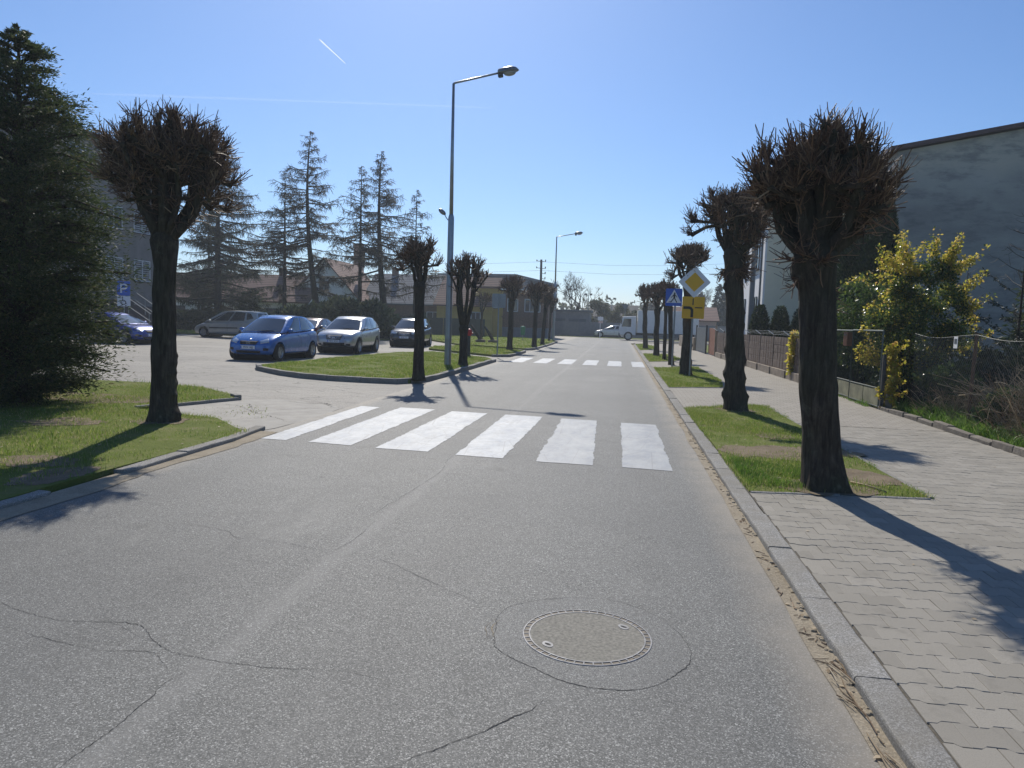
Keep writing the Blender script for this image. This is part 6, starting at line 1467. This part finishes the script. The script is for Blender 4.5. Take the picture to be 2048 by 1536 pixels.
M['redtile'] = m_tiles('brown_red_tiles', (0.16, 0.085, 0.065), (0.24, 0.13, 0.10)); M['greytile'] = m_tiles('grey_roof_sheets', (0.14, 0.15, 0.165), (0.21, 0.22, 0.235))
M['yellowr'] = simple('ochre_render', (0.46, 0.33, 0.09), 0.9, 0.1, 2); M['brick'] = simple('brown_brick_mix', (0.19, 0.12, 0.09), 0.9, 0.35, 9); M['panelwall'] = simple('grey_concrete_panel', (0.20, 0.205, 0.21), 0.9, 0.15, 2.5); M['greenfence'] = simple('dark_green_fence', (0.045, 0.06, 0.055), 0.7, 0.15, 4)
M['winglass'] = NT('window_glass').base((0.03, 0.04, 0.05)).set(rough=.05, spec=.8).mat
M['blind'] = simple('pale_blind', (0.30, 0.32, 0.34), .7, .1, 5); M['frame'] = simple('white_frame', (0.55, 0.57, 0.60), .5, .06, 5)
def window(root, c, w, h, axis, s, name='window', blind=False, bars=1, frame=None, glass=None):
    """window at c in a wall whose outside points along axis*s"""
    fr = frame or M['frame']; mb = MB(); th = .07
    def put(a, z, da, dz, d0, d1, m):
        x = (c[0] + s * (d0 + d1) / 2, c[1] + a, c[2] + z) if axis == 'x' else (c[0] + a, c[1] + s * (d0 + d1) / 2, c[2] + z)
        d = (abs(d1 - d0), da, dz) if axis == 'x' else (da, abs(d1 - d0), dz); m.box(x, d)
    for a, z, da, dz in ((0, h / 2 - th / 2, w, th), (0, -h / 2 + th / 2, w, th), (-w / 2 + th / 2, 0, th, h - 2 * th), (w / 2 - th / 2, 0, th, h - 2 * th)): put(a, z, da, dz, -.02, .05, mb)
    for k in range(bars): put(-w / 2 + w * (k + 1) / (bars + 1), 0, .06, h - 2 * th, -.02, .045, mb)
    f = mb.build(name, fr, root)
    g = MB(); put(0, 0, w - 2 * th, h - 2 * th, -.02, .012, g); g.build('pane', glass or M['winglass'], f)
    if blind:
        for k in range(9): b = MB(); put(0, h / 2 - th - (k + .5) * (h - 2 * th) / 9, w - 2 * th - .04, (h - 2 * th) / 9 * .55, .013, .022, b); b.build('blind_slat', M['blind'], f)
    si = MB(); put(0, -h / 2 - .03, w + .14, .05, -.02, .12, si); si.build('sill', M['schoolbase'], f)
sc = thing('school_building', 'large grey three storey building behind the shaggy conifer on the left', 'building', (-30.5, 20, 0))
MB().box((-7, 13, 6.55), (14, 26, 9.5)).build('wall', M['school'], sc); MB().box((-7, 13, .9), (14.12, 26.12, 1.8)).build('plinth', M['schoolbase'], sc)
MB().box((-7, 13, 11.42), (14.9, 26.9, .22)).build('roof', M['roofdark'], sc); MB().box((.12, 13, 11.22), (.08, 26.6, .14)).build('gutter', M['galv'], sc); MB().box((-2.2, 17.0, 12.1), (1.6, 1.2, 1.3)).build('chimney', M['school'], sc)
for yy in (23.0, 20.4, 17.4, 14.6, 11.5, 8.5, 5.5, 2.5):
    for zz in (4.05, 7.1, 10.05): window(sc, (0, yy, zz), 1.55, 1.35, 'x', 1, blind=(zz < 5 or yy > 22), bars=1)
MB().tube([(.08, 24.8, 11.1), (.08, 24.8, 1.8)], .06, 8).build('downpipe', M['galv'], sc)
stp = thing('entrance_steps', 'entrance steps with pale double handrails by the grey building', 'steps', (-30.4, 39.4, 0))
for k in range(7): MB().box((1.15 + k * .34, 0, 2.0 - .285 * (k + .5) - (2.0 - .285 * (k + 1)) / 2 + .14), (.34, 1.6, max(.15, 2.0 - .285 * k))).build('step', M['schoolbase'], stp)
MB().box((.5, 0, 1.05), (.96, 1.6, 2.1)).build('landing', M['schoolbase'], stp)
for yy in (-.75, .75):
    for zz in (1.0, .5): MB().tube([(.6, yy, 2.15 + zz), (3.5, yy, .45 + zz * .9)], .028, 8).build('handrail', M['galv'], stp)
    for x in (.8, 2.1, 3.4): MB().cyl((x, yy, .1), (x, yy, 2.05 - (x - .6) * .586 + 1.0), .024, 7).build('rail_post', M['galv'], stp)
# cream house
ch = thing('cream_house', 'cream rendered house with a white front, behind the brown fence', 'house', (6.66, 36, 0))
MB().box((4.0, 5.0, 3.6), (7.9, 10, 7.2)).build('wall', M['cream'], ch); MB().box((.02, 5.0, 3.6), (.08, 9.98, 7.19)).build('white_front', M['whiter'], ch)
MB().box((4, 5, 7.32), (8.8, 10.9, .24)).build('roof', M['roofdark'], ch)
for yy, zz in ((2.0, 5.3), (5.3, 5.3), (8.2, 5.3), (2.0, 2.5), (5.3, 2.5), (8.2, 2.5)): window(ch, (-.03, yy, zz), 1.3, 1.45, 'x', -1, frame=M['greysteel'], bars=1)
MB().cyl((-.12, .3, .2), (-.12, .3, 7.1), .05, 8).build('downpipe', M['greysteel'], ch); MB().sph((5.2, -.08, 3.2), (.1, .08, .12)).build('wall_lamp', M['white'], ch)
cp = thing('concrete_post', 'square grey concrete utility post in front of the cream house', 'utility post', (5.82, 34.2, 0)); MB().bbox((0, 0, 3.1), (.2, .2, 6.2), .02).build('shaft', M['panelwall'], cp); MB().box((.02, -.12, 2.2), (.30, .03, .04)).build('bracket', M['galv'], cp); MB().cyl((.08, -.12, .2), (.08, -.12, 5.6), .02, 6).build('cable', M['galv'], cp)
# grey gable building
gb = thing('grey_building', 'large blank grey gable wall building above the garden on the right', 'building', (10.15, 30, 0))
gw = 23.0; zL, zP = 8.52, 10.72
MB().prism([(0, 0), (gw, 0), (gw, zL), (gw / 2, zP), (0, zL)], 0, 16, Matrix(((1, 0, 0, 0), (0, 0, 1, 0), (0, 1, 0, 0), (0, 0, 0, 1)))).build('wall', M['gable'], gb)
for a, b in (((-.35, zL - .02), (gw / 2, zP + .05)), ((gw / 2, zP + .05), (gw + .35, zL - .02))):
    P = [(a[0], a[1]), (b[0], b[1]), (b[0], b[1] + .16), (a[0], a[1] + .16)]
    MB().prism(P, -.25, 16.2, Matrix(((1, 0, 0, 0), (0, 0, 1, 0), (0, 1, 0, 0), (0, 0, 0, 1)))).build('roof_slope', M['flash'], gb)
fix(gb.children[0], (10, 0, 4)) if False else None
for k in range(9): MB().bbox((.33 - .15 * (k % 2), -.012, 1.0 + k * .83), (.66 - .3 * (k % 2), .03, .80), .006).build('quoin', M['gable'], gb)
# houses behind the car park
def gable_house(label, x, y, w, d, hw, hr, wall, roof, rz=0, axis='x', wins=(), chim=None, doors=(), cat_='house'):
    """ridge along axis; front faces -y"""
    t = thing('house', label, cat_, (x, y, 0), rz)
    MB().box((0, d / 2, hw / 2), (w, d, hw)).build('wall', wall, t)
    if axis == 'x':
        for s, (ya, yb) in ((0, (-.4, d / 2)), (1, (d / 2, d + .4))):
            za, zb = (hw - .1, hr) if not s else (hr, hw - .1)
            MB().prism(ccw([(ya, za), (yb, zb), (yb, zb + .14), (ya, za + .14)]), -w / 2 - .3, w / 2 + .3, Matrix(((0, 0, 1, 0), (1, 0, 0, 0), (0, 1, 0, 0), (0, 0, 0, 1)))).build('roof_slope', roof, t)
        for s in (-1, 1): MB().prism([(0, hw), (d, hw), (d / 2, hr)], s * w / 2 - .05 + .0, s * w / 2 + .05, Matrix(((0, 0, 1, 0), (1, 0, 0, 0), (0, 1, 0, 0), (0, 0, 0, 1)))).build('gable', wall, t)
    else:
        for s in (-1, 1): MB().prism(ccw([(s * (w / 2 + .35), hw - .15), (0, hr), (0, hr + .15), (s * (w / 2 + .35), hw)]), -.35, d + .3, Matrix(((1, 0, 0, 0), (0, 0, 1, 0), (0, 1, 0, 0), (0, 0, 0, 1)))).build('roof_slope', roof, t)
        for yy in (0.0, d): MB().prism([(-w / 2, hw), (w / 2, hw), (0, hr)], yy - .05, yy + .05, Matrix(((1, 0, 0, 0), (0, 0, 1, 0), (0, 1, 0, 0), (0, 0, 0, 1)))).build('gable', wall, t)
    for (wx_, wz, ww, wh) in wins: window(t, (wx_, -.03 if axis == 'x' else -.08, wz), ww, wh, 'y', -1)
    for (dx, dw, dh) in doors: MB().box((dx, -.05, dh / 2), (dw, .06, dh)).build('door', M['roofdark'], t)
    if chim: MB().box(chim, (.6, .6, 1.6)).build('chimney', M['brick'], t)
    return t
gable_house('long low white house with a brown red tiled roof behind the larches', -40, 68, 19, 8, 2.75, 5.5, M['whiter'], M['redtile'], 0, 'x', [(-7, 1.5, 1.2, 1.1), (-1, 1.5, 1.2, 1.1), (3, 1.5, 1.2, 1.1)], (5, 4, 5.6), [(-4, 1.0, 2.1), (6.2, 2.4, 2.1)])
gable_house('white gable fronted house with a brown roof behind the larch row', -29.6, 70, 7.6, 9, 2.9, 7.2, M['whiter'], M['redtile'], 0, 'y', [(0, 4.5, 1.2, 1.2), (-2, 1.6, 1.3, 1.2), (2, 1.6, 1.3, 1.2)], (2.0, 5, 7.6))
gable_house('low grey roofed house right of the white gable house', -21.6, 73, 10, 9, 3.0, 6.2, M['brick'], M['greytile'], 0, 'x', [(-2.5, 1.7, 1.3, 1.2), (2.5, 1.7, 1.3, 1.2)], (-3, 4.5, 6.2))
gable_house('brown roofed outbuilding with an ochre wall behind the lamp post', -15.4, 71, 5.6, 8, 3.0, 5.9, M['yellowr'], M['redtile'], 0, 'x', [(1.2, 1.9, 1.0, 1.0)], None)
ch2 = thing('brick_chimney', 'slim brick chimney rising behind the larch row', 'chimney', (-33.5, 90, 0)); MB().tube([(0, 0, 0), (0, 0, 10.4)], [.95, .6], 12).build('shaft', M['brick'], ch2); MB().lathe([(.6, 10.3), (.72, 10.4), (.72, 10.8), (.4, 10.8)], 12).build('rim', M['brick'], ch2)
yh = thing('yellow_house', 'ochre yellow house with a brown brick upper bay, behind the split pollarded tree', 'house', (-11.6, 72, 0))
MB().box((-1.6, 3, 2.4), (3.0, 6, 4.8)).build('yellow_wall', M['yellowr'], yh); MB().box((2.2, 3, 2.7), (4.6, 5.6, 3.4)).build('brick_bay', M['brick'], yh); MB().box((2.2, 3, .5), (4.6, 5.6, 1.0)).build('base', M['panelwall'], yh); MB().box((2.2, 2.95, 4.72), (5.2, 6.6, .16)).build('bay_roof', M['white'], yh); MB().box((-1.6, 3, 4.88), (3.5, 6.6, .18)).build('roof', M['redtile'], yh)
for x, z in ((-2.2, 3.4), (-1.0, 3.4)): window(yh, (x, -.02, z), .8, 1.1, 'y', -1)
for x, z, w in ((.9, 3.2, 1.1), (2.9, 3.2, 1.6)): window(yh, (x, .17, z), w, 1.3, 'y', -1, bars=2 if w > 1.2 else 1)
MB().box((2.2, -.2, 2.0), (4.6, .5, .10)).build('balcony', M['brick'], yh)
gs = thing('sheet_metal_hall', 'long grey sheet metal hall rising behind the yellow house', 'hall', (-11.7, 80, 0), R2(-8.5))
MB().box((-4.5, 10, 3.2), (9, 20, 6.4)).build('wall', M['panelwall'], gs)
MB().box((-4.5, 10, 6.62), (9.4, 20.4, .3)).build('roof', M['greytile'], gs)
pm = MB().bbox((0, 0, 0), (.04, .94, 3.0), .01).mesh('wall_sheet'); pm.materials.append(M['greytile'])
for k in range(20): o = link('wall_sheet', pm, gs); o.location = (.03, .5 + k, 4.95)
for k in range(9): o = link('wall_sheet', pm, gs); o.location = (-.5 - k, -.03, 4.95); o.rotation_euler = (0, 0, R2(90))
ga = thing('flat_roof_garage', 'low grey flat roofed garage block by the far wall', 'garage', (-6.6, 91.5, 0)); MB().box((0, 3, 1.5), (5.6, 6, 3.0)).build('wall', M['panelwall'], ga); MB().box((0, 3, 3.12), (6.0, 6.5, .26)).build('roof', M['greysteel'], ga)
for k in range(2): MB().box((-1.3 + k * 2.6, -.04, 1.1), (2.2, .06, 2.1)).build('door', M['greysteel'], ga)
wl = thing('panel_wall', 'long grey concrete panel wall closing the far side of the junction', 'wall', (-19, 90.2, 0)); pm = MB().bbox((0, 0, .9), (1.96, .08, 1.8), .01).mesh('panel'); pm.materials.append(M['panelwall'])
for k in range(16): o = link('panel', pm, wl); o.location = (1 + 2 * k, 0, 0)
for k in range(17): MB().bbox((2 * k, 0, .92), (.14, .14, 1.84), .01).build('post', M['panelwall'], wl)
df = thing('dark_fence', 'dark green panel fence behind the second lawn', 'fence', (-20.5, 67, 0)); pm = MB().bbox((0, 0, .85), (1.96, .05, 1.7), .008).mesh('panel'); pm.materials.append(M['greenfence'])
for k in range(4): o = link('panel', pm, df); o.location = (1 + 2 * k, 0, 0)
# hedges, junipers and far trees
def hedge_box(label, x0, x1, y, h, d, n, seed, mat, size=.12):
    shrub('hedge', label, [((x, y, h * .5), (.9, d, h * .52)) for x in np.arange(x0 + .5, x1, .8)], n, size, seed, mat, ((x0 + x1) / 2, y, 0), None, -.9, 'hedge', 3, shell=.3)
hedge_box('dark clipped hedge behind the silver minivan', -36.5, -26.5, 54, 1.55, .7, 14000, 51, M['hedgeleaf'])
for k, (x, y, r3, lab) in enumerate((((-22.6), 51.5, (2.3, 1.6, 1.15), 'pale green juniper mound left, behind the bright blue car'), (-19.6, 51.0, (2.4, 1.7, 1.5), 'tall pale green juniper mound behind the silver crossover'), (-17.0, 50.2, (1.5, 1.4, .95), 'small juniper right of the silver crossover'), (-24.9, 52.5, (1.2, 1.2, .9), 'low juniper beside the dark hedge'))):
    shrub('juniper', lab, lump((x, y, r3[2] * .85), r3, 16, .65, 60 + k), 9000, .16, 80 + k, M['juniper'], (x, y, 0), None, -.3, elong=2.6, upbias=.5)
shrub('shrub', 'dark rounded shrub behind the dark navy crossover', lump((-14.6, 50.5, 1.0), (1.2, 1.0, .9), 10, .5, 71), 5000, .13, 91, M['hedgeleaf'], (-14.6, 50.5, 0))
cone_conifer('conifer', 'small dark conifer under the greenish larch', (-30.6, 57, 0), 3.6, lambda t: 1.5 * max(.03, (1 - t) ** .5), 7000, .16, 92, M['conifer'], None, .12, 70)
bare_tree('bare_tree', 'wide leafless tree behind the far street lamp', (-6.2, 97, 0), 8.4, 5, 101, M['greytwig'], .22, None, 1, 6, .03, first=.26)
bare_tree('bare_tree', 'smaller leafless tree beside the utility pole', (-9.6, 96, 0), 7.2, 4, 102, M['greytwig'], .16, None, 2, 5, .03)
bare_tree('bare_tree', 'leafless tree left of the tall larches', (-36, 58, 0), 6.5, 4, 103, M['greytwig'], .14, None, 2, 5, .025)
bare_tree('bare_tree', 'leafless tree above the far bluish spruces', (10.6, 104, 0), 7.2, 4, 104, M['greytwig'], .18, None, 1, 6, .03)
bare_tree('bare_tree', 'leafless tree behind the lorry cargo box', (4.2, 112, 0), 6.2, 4, 105, M['greytwig'], .15, None, 2, 5, .03)
for k, (x, y, h, r, lab) in enumerate(((14.4, 112, 8.0, 2.3, 'tallest dark bluish spruce beyond the red brown gate'), (12.4, 118, 7.0, 2.0, 'bluish spruce left of the tallest one'), (16.6, 120, 7.2, 2.2, 'bluish spruce right of the tallest one'))):
    cone_conifer('spruce_tree', lab, (x, y, 0), h, lambda t, r=r: r * max(.03, (1 - t) ** .85), 7000, .32, 110 + k, M['bluespruce'], 'far bluish spruces', .2, 90)
for k, (x, y, h, w, lab) in enumerate(((-3.4, 99, 4.6, 1.7, 'budding bush right of the flat roofed garage'), (-.4, 104, 4.4, 1.6, 'budding bush over the far white hatchback'), (2.0, 101, 3.6, 1.4, 'budding bush left of the lorry cab'), (-13.5, 97, 3.6, 2.2, 'budding bush behind the grey sheet roof hall'), (7.4, 104, 4.2, 1.8, 'budding bush behind the lorry'), (10.0, 98, 2.6, 1.6, 'brown bush by the dark blue people carrier'))):
    shrub('budding_bush', lab, lump((x, y, h * .5), (w, w, h * .45), 14, w * .42, 120 + k), 3800, .17, 130 + k, M['farscrub'] if k != 5 else M['twig'], (x, y, 0), 'bushes beyond the junction', -.1, elong=2.2)
gable_house('far dark roofed house beyond the white hatchback', -1.2, 128, 8, 7, 2.8, 4.9, M['panelwall'], M['roofdark'], 0, 'x', [(0, 1.5, 1.2, 1.0)])
gable_house('small pinkish house beyond the grey gate', 9.2, 92, 5, 6, 2.4, 4.0, simple('pink_render', (.42, .31, .26), .9), M['redtile'], 0, 'x', [(-1, 1.4, 1, 1)])
tl = shrub('tree_line', 'distant band of budding trees along the horizon', [((x, 190 + 25 * math.sin(x * .7), 2.2 + 1.5 * math.sin(x * .23) ** 2), (6, 5, 3.2 + 1.3 * math.sin(x * .41) ** 2)) for x in range(-150, 190, 7)], 26000, .7, 140, M['farscrub'], (0, 190, 0), None, -.3, 'trees', 0, nscale=.3)
for o in [tl] + list(tl.children): o['kind'] = 'stuff'
# utility pole, wires, far masts and signs
up = thing('utility_pole', 'dark utility pole with insulators behind the pollarded row', 'utility pole', (-9.3, 85, 0)); MB().cyl((0, 0, 0), (-.1, 0, 8.85), .17, 10, .13).build('pole', M['dark_metal'], up)
for k, z in enumerate((8.7, 7.9, 7.3, 6.7)):
    MB().cyl((-.1 - (.55 if k < 2 else .05), 0, z), (.45, 0, z - .1), .03, 6).build('cross_arm', M['dark_metal'], up)
    for s in ((-.6, .42) if k < 2 else (.42,)): MB().lathe([(0, 0), (.05, 0), (.07, .08), (.04, .2), (0, .22)], 8, Matrix.Translation((s - .02, 0, z - .05))).build('insulator', M['iron_d'], up)
for k, (z, lab) in enumerate(((8.6, 'upper overhead wire strung from the utility pole'), (7.6, 'lower overhead wire strung from the utility pole'))):
    wr = thing('overhead_wire', lab, 'wire', (-9.3, 85, z)); MB().tube([(0, 0, 0), (8, -.5, -.3), (16, -1, -.2), (28, -1.5, .6), (44, -2, 2.2)], .010, 4).build('right_span', M['dark_metal'], wr); MB().tube([(0, 0, 0), (-9, 1, -.4), (-20, 2, -.2), (-34, 4, .6)], .010, 4).build('left_span', M['dark_metal'], wr)
def mast(label, x, y, z, n=2):
    t = thing('floodlight_mast', label, 'mast', (x, y, 0)); MB().cyl((0, 0, 0), (0, 0, z), .09, 8, .06).build('pole', M['galv'], t); MB().cyl((-.5, 0, z), (.5, 0, z), .04, 6).build('cross_bar', M['galv'], t)
    for k in range(n): MB().bbox((-.42 + .84 * k / max(1, n - 1), -.08, z + .12), (.42, .25, .30), .03).build('lamp', M['dark_metal'], t)
mast('floodlight mast with two lamps above the garage roof', -8.0, 120, 7.0); mast('floodlight mast with two lamps over the far white hatchback', -1.5, 122, 5.7); mast('small floodlight mast right of the garage', -5.4, 122, 6.3)
yg = thing('give_way_sign', 'back of a triangular give way sign beyond the lorry cab', 'road sign', (.5, 84.5, 0), 0); MB().cyl((0, .05, 0), (0, .05, 3.9), .035, 8).build('post', M['galv'], yg); plate(ccw([(-.45, 3.95), (.45, 3.95), (0, 3.2)]), -.012, .012).build('plate', M['greysteel'], yg)
ar = thing('direction_sign', 'pale direction sign boards on a post at the far kerb', 'road sign', (-2.2, 82.6, 0), R2(8)); MB().cyl((0, .05, 0), (0, .05, 2.45), .04, 8).build('post', M['signwhite'], ar); plate(rrect(.62, .42, .08), -.012, .012, (0, 0, 2.2)).build('upper_board', M['signwhite'], ar); plate(rrect(.5, .26, .04), -.012, .012, (.05, 0, 1.82)).build('lower_board', simple('pale_pink', (.6, .45, .4), .5), ar)
# contrails: thin lines of ice high over the town
ct = NT('contrail_ice'); ct.t.nodes.remove(ct.b); df_ = ct.n('BsdfTranslucent'); df_.inputs[0].default_value = (.95, .97, 1, 1); tp = ct.n('BsdfTransparent'); mx = ct.n('MixShader'); mx.inputs[0].default_value = .30; ct.l(tp.outputs[0], mx.inputs[1]); ct.l(df_.outputs[0], mx.inputs[2]); ct.l(mx.outputs[0], ct.out.inputs[0]); M['ice'] = ct.mat
c2 = ct.mat.copy(); c2.name = 'thin_contrail_ice'
for n_ in c2.node_tree.nodes:
    if n_.bl_idname == 'ShaderNodeMixShader': n_.inputs[0].default_value = .022
def sky_point(px, py, dist):
    v = _d + _r * ((px - 1024) / 1450) - _u * ((py - 768) / 1450); return Vector((0, 0, 1.65)) + v.normalized() * dist
def contrail(label, a, b, ra, rb, mat):
    A, B = Vector(a), Vector(b); t = thing('contrail', label, 'contrail', A); MB().tube([(B - A) * (i / 10) for i in range(11)], [lerp(ra, rb, i / 10) * (.35 if i in (0, 10) else 1) for i in range(11)], 8).build('trail', mat, t, True)
contrail('short bright contrail high in the blue sky above the larches', (-3007, 6921, 2658), (-2792, 7078, 2473), 9, 3.5, M['ice'])
contrail('long faint contrail crossing the sky above the lamp post', (-4815, 6095, 1916), (-1323, 7583, 2181), 15, 10, c2)

# ------------------------------------------------------------------ the light haze of the spring air
hz = NT('haze_air'); hz.t.nodes.remove(hz.b); pv_ = hz.n('VolumePrincipled'); pv_.inputs['Color'].default_value = (.80, .89, 1, 1); pv_.inputs['Density'].default_value = HAZE; pv_.inputs['Anisotropy'].default_value = .35
hz.l(pv_.outputs[0], hz.out.inputs['Volume'])
hb = MB().box((0, 720, 8.4), (1810, 1570, 19)).build('haze', hz.mat); hb['kind'] = 'stuff'
